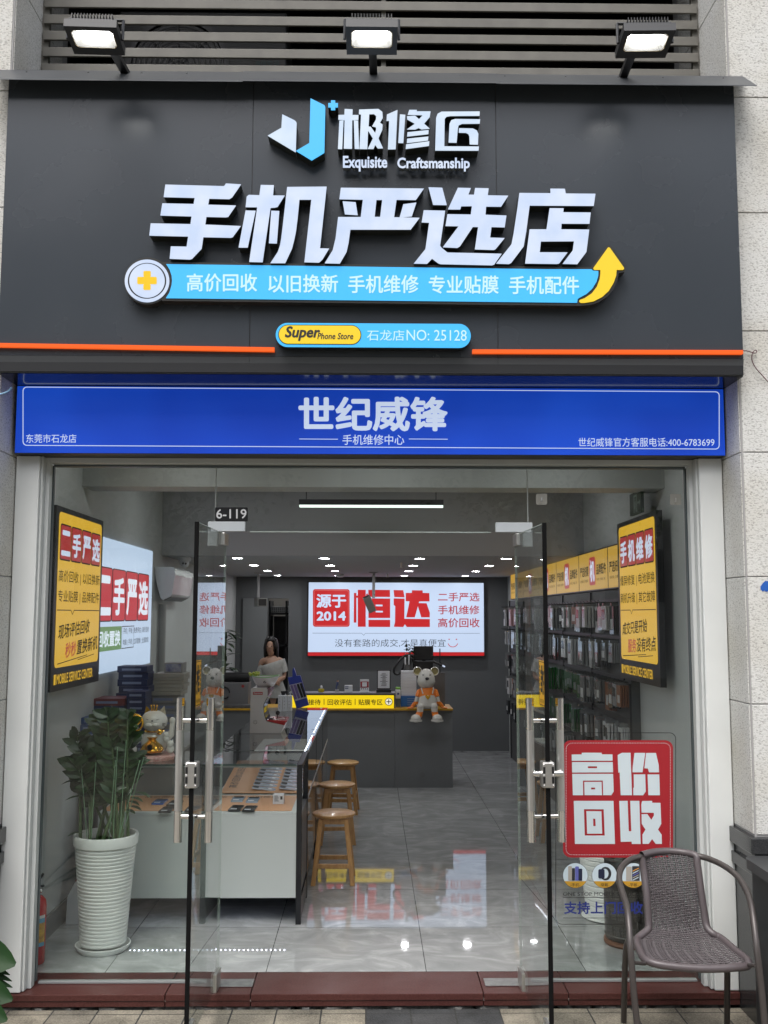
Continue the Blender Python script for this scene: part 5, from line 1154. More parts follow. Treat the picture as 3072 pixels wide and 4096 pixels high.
# ================================================================== stock along the side wall
RB_ = mat('bag_red', (.30, .02, .03), rough=.5)
t = thing('stock_cabinet', 'low grey cabinet against the side wall under the box stacks', 'cabinet', (-1.55, 7.2, 0))
q = MB(); q.box(-1.80, -1.28, 6.66, 7.85, 0, .88); q.build('cabinet_body', mat('cabinet_grey', (.20, .20, .20), rough=.5), t, bevel=.004)
q = MB(); q.box(-1.80, -1.26, 6.65, 7.87, .8805, .90); q.build('cabinet_top', mat('cabinet_top_grey', (.32, .32, .32), rough=.4), t)
NB = mat('navy_box', (.025, .035, .10), rough=.5); NB2 = mat('blue_box', (.025, .07, .20), rough=.5); GB = mat('grey_box', (.28, .28, .28), rough=.6); RB = mat('red_box', (.16, .03, .03), rough=.5); BR = mat('box_label', (.22, .26, .40), rough=.5)
def stack(px0, px1, Y, d, n, h, m, lab, z0=.9005, jit=.010, lbl=True, grp=None):
    z = z0; xa, xb = (px0 - 1482) / 4000 * Y * 1.0, (px1 - 1482) / 4000 * Y; x, w, y = (xa + xb) / 2, xb - xa, Y + d / 2
    for k in range(n):
        hh = h * rnd.uniform(.9, 1.1); jx, jy = rnd.uniform(-jit, jit), rnd.uniform(-jit, jit)
        t = thing('stock_box', lab, 'box', (x + jx, y + jy, z), grp or lab[:48])
        q = MB(); q.box(x + jx - w / 2, x + jx + w / 2, y + jy - d / 2, y + jy + d / 2, z, z + hh - .001); q.build('carton', m, t, bevel=.002)
        if lbl:
            q = MB(); q.box(x + jx - w * .34, x + jx + w * .3, y + jy - d / 2 - .0012, y + jy - d / 2 - .0004, z + hh * .3, z + hh * .62); q.build('end_label', BR, t)
        z += hh
    return z
t = thing('corner_stand', 'narrow dark stand in the corner behind the window plant', 'stand', (-1.7, 6.4, 0))
q = MB(); q.box(-1.80, -1.615, 6.34, 6.62, .86, .90); q.build('stand_top', COUNTG, t)
for xx, yy in ((-1.79, 6.35), (-1.64, 6.35), (-1.79, 6.59), (-1.64, 6.59)): q = MB(); q.box(xx, xx + .02, yy, yy + .02, 0, .8595); q.build('leg', BLACKM, t)
t = thing('carry_bag', 'white carry bag with red top leaning beside the planter', 'bag', (-1.7, 6.12, 0))
q = MB(); q.prism([[(-.085, .002), (.08, .002), (.095, .17), (.06, .245), (-.03, .25), (-.075, .16)]], lambda u, v, d: Vector((-1.685 + u, 6.12 - d - .12 * v, v)), .05, 0); q.build('bag_body', CARDW, t, bevel=.012)
q = MB(); q.prism([[(-.03, .2515), (.06, .2465), (.055, .30), (-.01, .30)]], lambda u, v, d: Vector((-1.685 + u, 6.12 - d - .12 * v, v)), .045, .005); q.build('red_top', RB_, t, bevel=.006)
stack(352, 425, 6.38, .16, 6, .042, NB2, 'blue carton in the stack standing right behind the window plant', .9005)
z = stack(392, 515, 6.68, .22, 7, .042, NB, 'navy carton in the stack under the dark red box'); stack(388, 520, 6.68, .24, 1, .05, RB, 'dark red box lying on top of a navy carton stack', z)
stack(528, 602, 6.70, .18, 9, .044, NB, 'navy carton in the narrow stack in front of the tallest one')
stack(488, 605, 7.0, .2, 12, .045, NB, 'navy carton in the tallest stack by the side wall')
z = stack(618, 735, 7.2, .22, 6, .055, GB, 'grey file box in the stack behind the lucky cat')
z = stack(626, 745, 7.18, .24, 6, .026, mat('paper_pile', (.36, .35, .31), rough=.7), 'flat sheaf of papers piled behind the lucky cat', z, lbl=False)
xa, xb = (669 - 1482) / 4000 * 7.25, (742 - 1482) / 4000 * 7.25
t = thing('picture_box', 'box with a blue printed picture on top of the paper pile', 'box', ((xa + xb) / 2, 7.35, z))
q = MB(); q.box(xa, xb, 7.25, 7.40, z, z + .07); q.build('carton', GB, t, bevel=.002)
q = MB(); q.box(xa + .012, xb - .012, 7.2485, 7.2495, z + .008, z + .062); q.build('printed_picture', mat('blue_print', (.03, .04, .20), rough=.4, noise=(22, .5, 3), color2=(.45, .47, .52)), t)

# air conditioner on the wall
t = thing('wall_air_conditioner', 'white wall mounted air conditioner above the stock boxes', 'air conditioner', (-1.8, 8.85, 1.89))
pr = [(-1.806, 2.20), (-1.655, 2.198), (-1.642, 2.185), (-1.638, 2.13), (-1.660, 1.97), (-1.672, 1.952), (-1.735, 1.922), (-1.755, 1.94), (-1.785, 2.04), (-1.802, 2.12)]
q = MB(); q.prism([[(x, z) for x, z in pr]], lambda u, v, d: Vector((u, 8.42 + d, v)), 0, .86); q.build('casing', mat('ac_white', (.58, .58, .58), rough=.25), t, bevel=.006)
q = MB(); q.hexa([Vector((-1.733, 8.46, 1.917)), Vector((-1.676, 8.46, 1.944)), Vector((-1.676, 9.24, 1.944)), Vector((-1.733, 9.24, 1.917))], [Vector((-1.733, 8.46, 1.921)), Vector((-1.676, 8.46, 1.948)), Vector((-1.676, 9.24, 1.948)), Vector((-1.733, 9.24, 1.921))]); q.build('air_outlet', BLACK, t)
t = thing('drain_pipe', 'pale wrapped pipe running down the wall below the air conditioner', 'pipe', (-1.77, 8.6, 1.4))
q = MB(); q.tube([(-1.775, 8.62, 1.89), (-1.775, 8.62, .73)], .030, 14); q.build('pipe_wrap', mat('pipe_wrap', (.36, .36, .35), rough=.6), t, smooth=True)
# cameras
def dome(label, p):
    t = thing('dome_camera', label, 'security camera', tuple(p))
    q = MB(); q.lathe(p, [(0, 0), (.055, 0), (.058, -.02), (.05, -.035), (0, -.036)], 24, cap=False); q.build('base', CARDW, t, smooth=True)
    q = MB(); q.ball(p + Vector((0, 0, -.045)), .044, 20, 12); q.build('eyeball', CARDW, t, smooth=True)
    q = MB(); q.ball(p + Vector((-.004, -.040, -.055)), .010, 10, 8); q.build('lens', BLACK, t, smooth=True)
    q = MB(); q.ball(p + Vector((.018, -.036, -.057)), .010, 10, 8); q.build('lens', BLACK, t, smooth=True)
dome('white two lens dome camera over the wall air conditioner', Vector((-1.66, 8.95, 2.308)))
def arm_cam(label, X, Y, L, rot, boxy):
    t = thing('ceiling_camera', label, 'security camera', (X, Y, 2.31))
    q = MB(); q.lathe((X, Y, 2.309), [(0, 0), (.055, 0), (.05, -.012), (.02, -.016)], 20, cap=False); q.tube([(X, Y, 2.30), (X, Y, 2.31 - L)], .017, 12); q.build('ceiling_arm', GREYB, t, smooth=True)
    R = Matrix.Rotation(rot[2], 3, 'Z') @ Matrix.Rotation(rot[1], 3, 'Y') @ Matrix.Rotation(rot[0], 3, 'X'); c = Vector((X + boxy[0], Y, 2.31 - L + boxy[1]))
    w, l, h = boxy[2:]
    q = MB(); q.add([c + R @ Vector(p) for p in ((-w, -l, -h), (w, -l, -h), (w, l, -h), (-w, l, -h), (-w, -l, h), (w, -l, h), (w, l, h), (-w, l, h))], [(0, 3, 2, 1), (4, 5, 6, 7), (0, 1, 5, 4), (1, 2, 6, 5), (2, 3, 7, 6), (3, 0, 4, 7)]); q.build('camera_body', mat('camera_grey', (.20, .20, .185), rough=.5), t, bevel=.006)
    q = MB(); q.add([c + R @ Vector(p) for p in ((-w * .8, -l - .002, -h * .8), (w * .8, -l - .002, -h * .8), (w * .8, -l - .002, h * .8), (-w * .8, -l - .002, h * .8))], [(0, 1, 2, 3)]); q.build('lens_window', BLACK, t)
arm_cam('grey box camera hanging on a ceiling arm before the white back sign', .04, 12.0, .31, (rad(-70), rad(-24), 0), (-.05, -.07, .047, .10, .035))
arm_cam('boxy camera on a ceiling arm beside the back doorway', -1.36, 12.2, .30, (rad(0), 0, rad(20)), (.03, -.06, .06, .09, .05))
for i, (x, Y) in enumerate(((.30, 9.8), (.21, 12.3))):
    t = thing('sprinkler', 'small ceiling sprinkler head between the downlights', 'sprinkler', (x, Y, 2.31), 'sprinkler heads in the ceiling')
    q = MB(); q.tube([(x, Y, 2.31), (x, Y, 2.265)], .008, 8); q.lathe((x, Y, 2.262), [(0, 0), (.016, 0), (.016, .003)], 12, cap=False); q.build('head', SATIN, t, smooth=True)
t = thing('smoke_detector', 'round white smoke detector among the downlights', 'smoke detector', (-.38, 12.6, 2.31)); q = MB(); q.lathe((-.38, 12.6, 2.31), [(.05, 0), (.05, -.025), (.03, -.04), (0, -.04)], 24, cap=False); q.build('detector_body', CARDW, t, smooth=True)

# exit sign and emergency lamp
fx = wall_fn(1.75, 1, 6.69, .28, 2.61, .145)
t = thing('exit_sign', 'green exit sign with running figure hanging before the accessory wall', 'exit sign', (1.75, 6.55, 2.46))
q = MB(); q.prism([[(0, 0), (1, 0), (1, 1), (0, 1)]], fx, 0, -.02); q.build('sign_body', mat('exit_green', (.03, .055, .04), rough=.3), t)
q = MB(); GW = mat('exit_pale', (.30, .38, .33))
q.prism([[(.38, .12), (.68, .12), (.68, .92), (.62, .92), (.62, .22), (.44, .22), (.44, .92), (.38, .92)]], fx, .002, .002)
q.prism([circ(.53, .33, .035, 12, .06)], fx, .003, .003); q.prism([[(.49, .40), (.58, .42), (.56, .62), (.61, .88), (.57, .90), (.52, .68), (.46, .80), (.41, .78), (.48, .62)]], fx, .003, .003)
q.prism([[(.72, .47), (.86, .47), (.86, .36), (.97, .52), (.86, .68), (.86, .57), (.72, .57)]], fx, .002, .002); q.build('pictogram', GW, t)
q = MB()
for y in (6.47, 6.63): q.tube([(1.76, y, 2.61), (1.76, y, 2.95)], .003, 6)
q.build('hanger', BLACKM, t)
t = thing('emergency_lamp', 'twin round emergency lamp above the exit sign', 'emergency light', (1.80, 6.55, 2.66))
q = MB(); q.box(1.80, 1.859, 6.42, 6.68, 2.64, 2.69); q.build('lamp_body', GREYB, t, bevel=.004)
for y in (6.48, 6.62):
    q = MB(); q.lathe((1.78, y, 2.76), [(.06, .0), (.066, -.008), (.06, -.016), (.052, -.01)], 24, 'x', cap=False); q.lathe((1.795, y, 2.76), [(0, 0), (.06, 0), (.06, -.01)], 24, 'x', cap=False); q.build('lamp_head', GREYB, t, smooth=True)
# ================================================================== reception things
L0 = .9785
p = atY(1285, 2768, 10.85)
t = thing('oil_bottle', 'small yellow bottle with white cap on the reception ledge', 'bottle', (p.x, 10.85, L0))
q = MB(); q.lathe((p.x, 10.85, L0), [(0, 0), (.033, 0), (.034, .028), (.030, .034), (.012, .04), (0, .04)], 20, cap=False); q.build('bottle', mat('yellow_oil', (.35, .28, .02), rough=.15), t, smooth=True)
q = MB(); q.lathe((p.x, 10.85, L0 + .0402), [(.012, 0), (.013, .022), (.007, .03), (0, .031)], 16, cap=False); q.build('cap', CARDW, t, smooth=True)
p = atY(1348, 2768, 10.85)
t = thing('figurine', 'tiny standing toy figure on the reception ledge next to the bottle', 'figurine', (p.x, 10.85, L0))
FB = mat('figure_blue', (.06, .08, .18), rough=.4)
q = MB(); q.box(p.x - .02, p.x + .02, 10.835, 10.865, L0, L0 + .028); q.build('plinth', GREYB, t)
q = MB(); q.tube([(p.x - .008, 10.85, L0 + .029), (p.x - .006, 10.85, L0 + .065), (p.x + .003, 10.85, L0 + .075), (p.x + .004, 10.85, L0 + .105)], [.007, .009, .014, .012], 8); q.build('body', FB, t, smooth=True)
q = MB(); q.ball((p.x + .006, 10.85, L0 + .118), .012, 10, 8); q.build('head', mat('figure_skin', (.45, .28, .20)), t, smooth=True)
q = MB(); q.ball((p.x + .006, 10.852, L0 + .125), (.014, .014, .008), 10, 6); q.build('hair', BLACK, t, smooth=True)
p = atY(1395, 2768, 10.85)
t = thing('card_box', 'white card holder with blue print on the reception ledge', 'card holder', (p.x, 10.85, L0))
q = MB(); q.box(p.x - .045, p.x + .040, 10.82, 10.87, L0, L0 + .074); q.build('holder', CARDW, t, bevel=.002)
q = MB(); q.box(p.x - .04, p.x - .002, 10.8185, 10.8195, L0 + .054, L0 + .062); q.box(p.x - .04, p.x - .004, 10.8185, 10.8195, L0 + .036, L0 + .045); q.build('print', FB, t)
p = atY(1458, 2768, 10.85)
t = thing('payment_stand', 'white and red payment stand on the reception ledge', 'payment stand', (p.x, 10.85, L0))
q = MB(); q.box(p.x - .048, p.x + .048, 10.85, 10.858, L0 + .008, L0 + .135); q.build('board', CARDW, t, bevel=.003)
q = MB(); q.box(p.x - .055, p.x + .052, 10.80, 10.87, L0, L0 + .0075); q.build('foot', CARDW, t)
q = MB(); q.box(p.x - .044, p.x + .044, 10.848, 10.8496, L0 + .048, L0 + .112); q.build('red_field', mat('payment_red', (.30, .02, .03)), t)
q = MB(); q.box(p.x - .026, p.x + .026, 10.846, 10.8476, L0 + .058, L0 + .105); q.build('pale_square', CARDW, t)
q = MB()
for k in range(4): q.ball((p.x - .03 + k * .02, 10.8485, L0 + .034), (.006, .001, .006), 8, 6)
q.build('dots', INKY, t)
p = atY(1535, 2770, 10.85)
t = thing('notice_frame', 'black framed notice standing on the reception ledge', 'picture frame', (p.x, 10.85, L0))
q = MB(); q.box(p.x - .073, p.x + .073, 10.842, 10.86, L0 + .03, L0 + .235); q.build('frame', BLACK, t, bevel=.002)
q = MB(); q.box(p.x - .063, p.x + .063, 10.8400, 10.8416, L0 + .042, L0 + .226); q.build('paper', CARDW, t)
q = MB(); q.box(p.x - .08, p.x + .08, 10.80, 10.88, L0, L0 + .029); q.build('foot', BLACK, t, bevel=.003)
q = MB(); rl = random.Random(8)
for k in range(10): w = rl.uniform(.018, .040); q.box(p.x - w + .004 * (k % 3), p.x + w, 10.8386, 10.8396, L0 + .192 - k * .0135, L0 + .1965 - k * .0135)
q.build('text_line', INKY, t)
# cables and two dark monitors
t = thing('monitor', 'upper black monitor seen from behind above the mouse figurine', 'monitor', (.59, 11.25, 1.1))
q = MB(); q.box(.485, .705, 11.25, 11.29, 1.30, 1.455); q.build('screen_back', BLACK, t, bevel=.006)
q = MB(); q.box(.58, .62, 11.292, 11.32, .8205, 1.45); q.build('stand_post', BLACKM, t)
t = thing('monitor', 'lower black monitor seen from behind the mouse figurine head', 'monitor', (.59, 11.24, 1.0))
q = MB(); q.box(.475, .70, 11.2, 11.24, 1.10, 1.292); q.build('screen_back', BLACK, t, bevel=.006)
q = MB(); q.box(.57, .60, 11.242, 11.262, .8205, 1.28); q.build('stand_post', BLACKM, t)
t = thing('desk_tube', 'looped black flexible tube beside the black monitors', 'tube', (.35, 11.15, .83))
pts = [atY(1500 + x / 4.1475, 2550 + y / 4.1475, 11.15) for x, y in ((640, 300), (560, 290), (480, 310), (400, 390), (340, 470), (312, 540), (330, 600), (380, 612), (430, 570), (470, 470), (510, 380), (570, 335), (620, 360), (640, 420))]
sp = []
for i in range(len(pts) - 1):
    for k in range(4):
        t_ = k / 4; p0, p1, p2, p3 = pts[max(i - 1, 0)], pts[i], pts[i + 1], pts[min(i + 2, len(pts) - 1)]
        sp.append(.5 * ((2 * p1) + (p2 - p0) * t_ + (2 * p0 - 5 * p1 + 4 * p2 - p3) * t_ * t_ + (3 * p1 - p0 - 3 * p2 + p3) * t_ ** 3))
q = MB(); q.tube(sp, .012, 8); q.tube([pts[-1], Vector((pts[-1].x + .02, 11.15, .821))], .01, 8); q.build('tube', BLACK, t, smooth=True)
t = thing('trailing_plant', 'small green trailing plant beside the upper black monitor', 'plant', (.46, 11.2, 1.3))
q = MB(); rl = random.Random(5)
for k in range(60): leaf(q, Vector((.44 + rl.uniform(-.05, .05), 11.18 + rl.uniform(-.04, .04), 1.42 + rl.uniform(-.13, .06))), Vector((rl.uniform(-1, 1), rl.uniform(-1, 1), rl.uniform(-.8, .6))), Vector((.1, .2, 1)), .035, .014)
q.build('foliage', LEAF, t)
q = MB(); q.tube([(.45, 11.2, .821), (.44, 11.19, 1.40)], .005, 6); q.build('stem', STEM, t)
t = thing('desk_lamp', 'slim desk arm with a white tip above the desk end', 'desk lamp', (.78, 11.2, .83))
q = MB(); q.tube([(.775, 11.2, .821), (.775, 11.2, 1.43)], .006, 8); q.tube([(.70, 11.19, 1.29), (.80, 11.19, 1.245)], .014, 8); q.build('arm', BLACKM, t, smooth=True)
q = MB(); q.tube([(.802, 11.19, 1.244), (.83, 11.19, 1.23)], .008, 8); q.build('tip', LETTER, t, smooth=True)
t = thing('grey_partition', 'dark grey partition standing on the desk end behind the mouse figurine', 'partition', (.75, 11.05, .82))
q = MB(); q.box(.66, .815, 11.0, 11.03, .8205, 1.175); q.build('panel', mat('partition_brown_grey', (.10, .092, .088), rough=.6), t)
for k in range(9):
    t = thing('flat_box', 'flat white box in the stack beside the mouse figurine', 'box', (.43, 10.95, .93 + k * .03), 'flat white boxes stacked on the desk end')
    z = .935 + k * .0295; q = MB(); q.box(.335, .50, 10.90, 11.02, z, z + .0288); q.build('carton', CARDW, t, bevel=.003)
t = thing('blue_carton', 'bright blue carton under the flat white boxes', 'box', (.42, 10.9, .82))
q = MB(); q.box(.330, .505, 10.88, 11.03, .8205, .934); q.build('carton', mat('bright_blue_carton', (.02, .12, .36), rough=.4), t, bevel=.004)
q = MB()
for k in range(4): q.box(.40, .48, 10.8786, 10.8795, .84 + k * .022, .843 + k * .022)
q.build('print', PKG['white'], t)
t = thing('tissue_pack', 'white and green tissue pack on the desk beside the counter sign', 'tissue pack', (.295, 10.9, .82))
q = MB(); q.box(.272, .328, 10.86, 10.95, .905, 1.005); q.build('pack', CARDW, t, bevel=.012)
q = MB(); q.box(.275, .326, 10.865, 10.94, 1.006, 1.028); q.build('green_top', mat('tissue_green', (.18, .42, .06)), t, bevel=.006)
q = MB(); q.ball((.302, 10.859, .96), (.013, .002, .012), 10, 8); q.build('emblem', FB, t)
q = MB(); q.box(.275, .325, 10.87, 10.94, .8205, .9045); q.build('grey_stand', mat('teal_grey', (.12, .16, .15)), t)
t = thing('pen_cup', 'clear cup of white tools behind the flat white boxes', 'pen cup', (.40, 11.06, .82))
q = MB(); q.lathe((.415, 11.08, .8205), [(0, 0), (.03, 0), (.035, .44)], 16, cap=False); q.build('cup', mat('cup_grey', (.1, .1, .1), rough=.2), t, smooth=True)
for k, (dx, h) in enumerate(((-.03, .52), (-.01, .5), (.012, .54), (.03, .50))): q = MB(); q.tube([(.415 + dx * .4, 11.08, .86), (.415 + dx, 11.08, .8205 + h)], [.006, .010], 8); q.build('tool', CARDW if k % 2 == 0 else BLACK, t, smooth=True)
# left end of the desk
t = thing('tool_roll', 'black roll lying on a grey case at the desk end by the doorway', 'tool roll', (-1.45, 10.95, 1.12))
q = MB(); q.tube([(-1.66, 10.95, 1.13), (-1.30, 10.95, 1.13)], [.05, .052], 14); q.build('roll', BLACK, t, smooth=True)
t = thing('grey_case', 'grey equipment case with coiled cable at the desk end by the doorway', 'equipment case', (-1.45, 10.95, .82))
q = MB(); q.box(-1.66, -1.30, 10.85, 11.1, .8205, 1.078); q.build('case_body', mat('case_grey', (.15, .15, .155), rough=.5), t, bevel=.006)
q = MB(); q.tube([(-1.55 + .05 * math.cos(a), 10.842, .97 + .06 * math.sin(a)) for a in [rad(20 * k) for k in range(17)]], .007, 8); q.build('cable', BLACK, t, smooth=True)
q = MB(); q.lathe((-1.36, 10.849, 1.04), [(0, 0), (.016, 0), (.016, .004)], 16, 'y', cap=False); q.build('red_knob', mat('knob_red', (.3, .02, .02)), t)
t = thing('document_pile', 'low dark pile of documents on the desk under the grey case', 'documents', (-1.42, 10.75, .82))
q = MB(); q.box(-1.62, -1.22, 10.70, 10.84, .8205, .855); q.build('pile', mat('document_dark', (.05, .05, .055), rough=.5, noise=(30, .8, 3), color2=(.14, .14, .14)), t, bevel=.004)

# ================================================================== mouse figurine sitting on the desk edge
MZ = lambda x, y, Y: atY(1500 + x / 4.1475, 2550 + y / 4.1475, Y)
t = thing('mouse_figurine', 'white mouse figurine in orange shirt and dungarees sitting on the desk edge', 'figurine', tuple(MZ(860, 1180, 10.62)))
Yc_ = 10.66; k_ = Yc_ / 4000 / 4.1475
def mb(x, y, rx, ry, rz, Y=Yc_, rot=None): q = MB(); q.ball(MZ(x, y, Y), (rx * k_, rz * k_, ry * k_), 28, 18, rot); return q
MW = mat('figurine_white', (.60, .59, .55), rough=.2, coat=.4)
q = MB(); hc = MZ(850, 690, Yc_)
prof = []
for j in range(15):
    a = math.pi * j / 14; r = math.sin(a) * (155 if j > 7 else 140 + 15 * j / 7) * k_; prof.append((max(r, 1e-4), -math.cos(a) * -172 * k_ if False else math.cos(a) * 172 * k_))
q.lathe(hc, [(r * (1.0 if h < 0 else .93), h) for r, h in prof], 32, cap=False); q.build('head', MW, t, smooth=True, ang=80)
for s, x in ((-1, 703), (1, 988)):
    q = MB(); c = MZ(x, 560, Yc_ + .01); q.lathe(c, [(0.0001, .02), (50 * k_, .018), (72 * k_, .0), (74 * k_, -.012), (66 * k_, -.018), (58 * k_, -.012)], 28, 'y', cap=False); e = q.build('ear', MW, t, smooth=True, ang=70)
    q = MB(); q.lathe(c, [(0.0001, .004), (40 * k_, .002), (60 * k_, -.0125)], 28, 'y', cap=False); q.build('ear_lining', mat('ear_gold', (.42, .36, .17), rough=.3, metal=.4), e, smooth=True)
q = mb(866, 684, 32, 25, 20, Yc_ - 152 * k_); q.build('nose', BLACK, t, smooth=True)
q = MB()
for x in (800, 918):
    for s in (-1, 1): q.tube([MZ(x - 18, 622 - s * 18, Yc_ - 146 * k_), MZ(x, 622, Yc_ - 150 * k_), MZ(x + 18, 622 + s * 18, Yc_ - 146 * k_)], .0022, 5)
q.build('crossed_eyes', INKY, t)
q = MB(); bc_ = MZ(868, 1180, Yc_); q.lathe(bc_, [(0.001, 0), (120 * k_, .002), (165 * k_, 50 * k_), (160 * k_, 120 * k_), (135 * k_, 230 * k_), (110 * k_, 320 * k_), (70 * k_, 350 * k_)], 30, cap=False); q.build('body', MW, t, smooth=True, ang=70)
q = MB(); q.lathe(bc_, [(150 * k_, 185 * k_), (143 * k_, 240 * k_), (118 * k_, 325 * k_), (74 * k_, 353 * k_)], 30, cap=False); q.build('orange_shirt', ORG, t, smooth=True)
q = MB()
vs = []; n = 14
for j, (z, wd) in enumerate(((60, 1.15), (160, 1.1), (255, .78))):
    for k in range(n + 1): a = rad(-90) + wd * (k / n - .5) * 2; R_ = ((168, 160, 138)[j]) * k_; vs.append(bc_ + Vector((R_ * math.cos(a), R_ * math.sin(a), z * k_)))
q.add(vs, [(j * (n + 1) + k, j * (n + 1) + k + 1, (j + 1) * (n + 1) + k + 1, (j + 1) * (n + 1) + k) for j in range(2) for k in range(n)]); q.build('bib', MW, t, smooth=True)
for s in (-1, 1): q = MB(); q.tube([bc_ + Vector((s * 78 * k_, -118 * k_, 250 * k_)), bc_ + Vector((s * 95 * k_, -78 * k_, 318 * k_)), bc_ + Vector((s * 98 * k_, -40 * k_, 345 * k_))], 12 * k_, 8); q.build('strap', MW, t, smooth=True)
q = MB(); hp = [(0, -38), (-42, 8), (-40, 34), (-20, 40), (0, 24), (20, 40), (40, 34), (42, 8)]; q.prism([hp], lambda u, v, d: bc_ + Vector((u * k_, -168 * k_ - d, (195 + v) * k_)), .006, 0); q.build('gold_heart', GOLD, t, bevel=.002)
for s in (-1, 1):
    sx = 868 + s * 130
    sh, el, wr, hd = MZ(sx, 900, Yc_), MZ(868 + s * 165, 985, Yc_ - .02), MZ(868 + s * 190, 1080, Yc_ - .03), MZ(868 + s * 260, 1155, Yc_ - .03)
    q = MB(); q.tube([sh, el], [46 * k_, 40 * k_], 14); q.ball(sh, 46 * k_, 14, 10); q.build('sleeve', ORG, t, smooth=True)
    q = MB(); q.tube([el, wr], [34 * k_, 30 * k_], 12); q.build('forearm', MW, t, smooth=True)
    q = MB(); q.tube([wr + Vector((0, 0, .012)), wr - Vector((0, 0, .012))], [36 * k_, 36 * k_], 12); q.tube([wr, wr.lerp(hd, .4), hd], [30 * k_, 36 * k_, 26 * k_], 12)
    for f in range(3): q.tube([hd + Vector((-s * .02, -.012 + .012 * f, .0)), hd + Vector((s * .045, -.020 + .018 * f, -.010))], [.011, .008], 8)
    q.build('glove_hand', ORG, t, smooth=True)
    hip, knee, ank, toe = MZ(868 + s * 90, 1130, Yc_ - .04), MZ(868 + s * 115, 1145, Yc_ - .10), MZ(868 + s * 125, 1280, Yc_ - .105), MZ(868 + s * (190 if s < 0 else 165), 1355, Yc_ - .14)
    q = MB(); q.tube([hip, knee, ank], [56 * k_, 58 * k_, 48 * k_], 14); q.ball(knee, 57 * k_, 14, 10); q.build('leg', MW, t, smooth=True)
    q = MB(); q.tube([ank + Vector((0, 0, 46 * k_)), ank + Vector((0, 0, 20 * k_))], 55 * k_, 14); q.tube([ank + Vector((0, 0, 18 * k_)), ank.lerp(toe, .5)], [52 * k_, 55 * k_], 14); q.build('orange_boot', ORG, t, smooth=True)
    q = MB(); q.ball(toe + Vector((0, 0, .006)), (84 * k_, 95 * k_, 70 * k_), 20, 12); q.lathe(toe + Vector((.0, 0, -.024)), [(.0001, 0), (98 * k_, 0), (104 * k_, .005), (100 * k_, .02), (.0001, .021)], 24, cap=False); q.build('toe_cap', MW, t, smooth=True)

# ================================================================== woman behind the desk
t = thing('person', 'woman in an off-shoulder white top with arms folded at the back doorway', 'person', (-1.17, 12.0, 0))
k3 = 12.0 / 4000 / 4.1475; WZ = lambda x, y, dy=0: atY(900 + x / 4.1475, 2400 + y / 4.1475, 12.0 + dy)
J = {}; edges = []; RAD = []
def jn(name, p, r, par=None):
    J[name] = len(RAD); RAD.append((Vector(p), r if isinstance(r, tuple) else (r, r)))
    if par is not None: edges.append((J[par], J[name]))
jn('pelvis', (-1.13, 12.02, .86), (.15, .105)); jn('waist', (-1.145, 12.01, 1.02), (.112, .085), 'pelvis'); jn('chest', (-1.155, 12.0, 1.18), (.125, .095), 'waist'); jn('collar', (-1.165, 12.01, 1.285), (.085, .06), 'chest')
jn('neck', (-1.172, 12.0, 1.335), .044, 'collar'); jn('chin', (-1.182, 11.975, 1.385), .052, 'neck'); jn('skull', (-1.186, 11.985, 1.455), (.066, .08), 'chin'); jn('crown', (-1.186, 12.0, 1.52), (.05, .06), 'skull'); jn('nose', (-1.190, 11.895, 1.432), .012, 'skull')
for s, e, w_, hnd, n_ in ((-1, (-1.318, 12.0, 1.08), (-1.20, 11.86, 1.0), (-1.10, 11.85, 1.015), 'l'), (1, (-.995, 12.0, 1.08), (-1.10, 11.85, 1.03), (-1.22, 11.87, 1.03), 'r')):
    jn('sh' + n_, (-1.162 + s * .15, 12.01, 1.265), .05, 'collar'); jn('el' + n_, e, .036, 'sh' + n_); jn('wr' + n_, w_, .025, 'el' + n_); jn('pm' + n_, hnd, (.032, .018), 'wr' + n_)
    base = Vector(hnd); d = (Vector(hnd) - Vector(w_)).normalized()
    for f in range(4):
        o_ = Vector((0, -.006, .022 - .015 * f)); jn('f%d%s' % (f, n_), base + d * .045 + o_, .0085, 'pm' + n_); jn('g%d%s' % (f, n_), base + d * (.075 - .006 * abs(f - 1)) + o_ + Vector((0, .012, -.008)), .0075, 'f%d%s' % (f, n_))
    jn('th' + n_, Vector(w_) + d * .03 + Vector((0, -.01, .03)), .010, 'pm' + n_)
for s in (-1, 1):
    n_ = 'a' if s < 0 else 'b'; jn('hip' + n_, (-1.13 + s * .085, 12.02, .80), .088, 'pelvis'); jn('kn' + n_, (-1.13 + s * .09, 12.02, .45), .055, 'hip' + n_); jn('an' + n_, (-1.13 + s * .09, 12.04, .075), .036, 'kn' + n_); jn('to' + n_, (-1.13 + s * .10, 11.92, .035), .032, 'an' + n_)
me = bpy.data.meshes.new('body'); me.from_pydata([tuple(p - ORI[t]) for p, r in RAD], edges, []); bo = bpy.data.objects.new('body', me); COL.objects.link(bo); bo.parent = t
me.materials.append(mat('skin', (.40, .24, .17), rough=.5))
sk = bo.modifiers.new('skin', 'SKIN'); sk.use_smooth_shade = True
for v, (p, r) in zip(me.skin_vertices[0].data, RAD): v.radius = r
me.skin_vertices[0].data[0].use_root = True
sb = bo.modifiers.new('sub', 'SUBSURF'); sb.levels = 2; sb.render_levels = 2
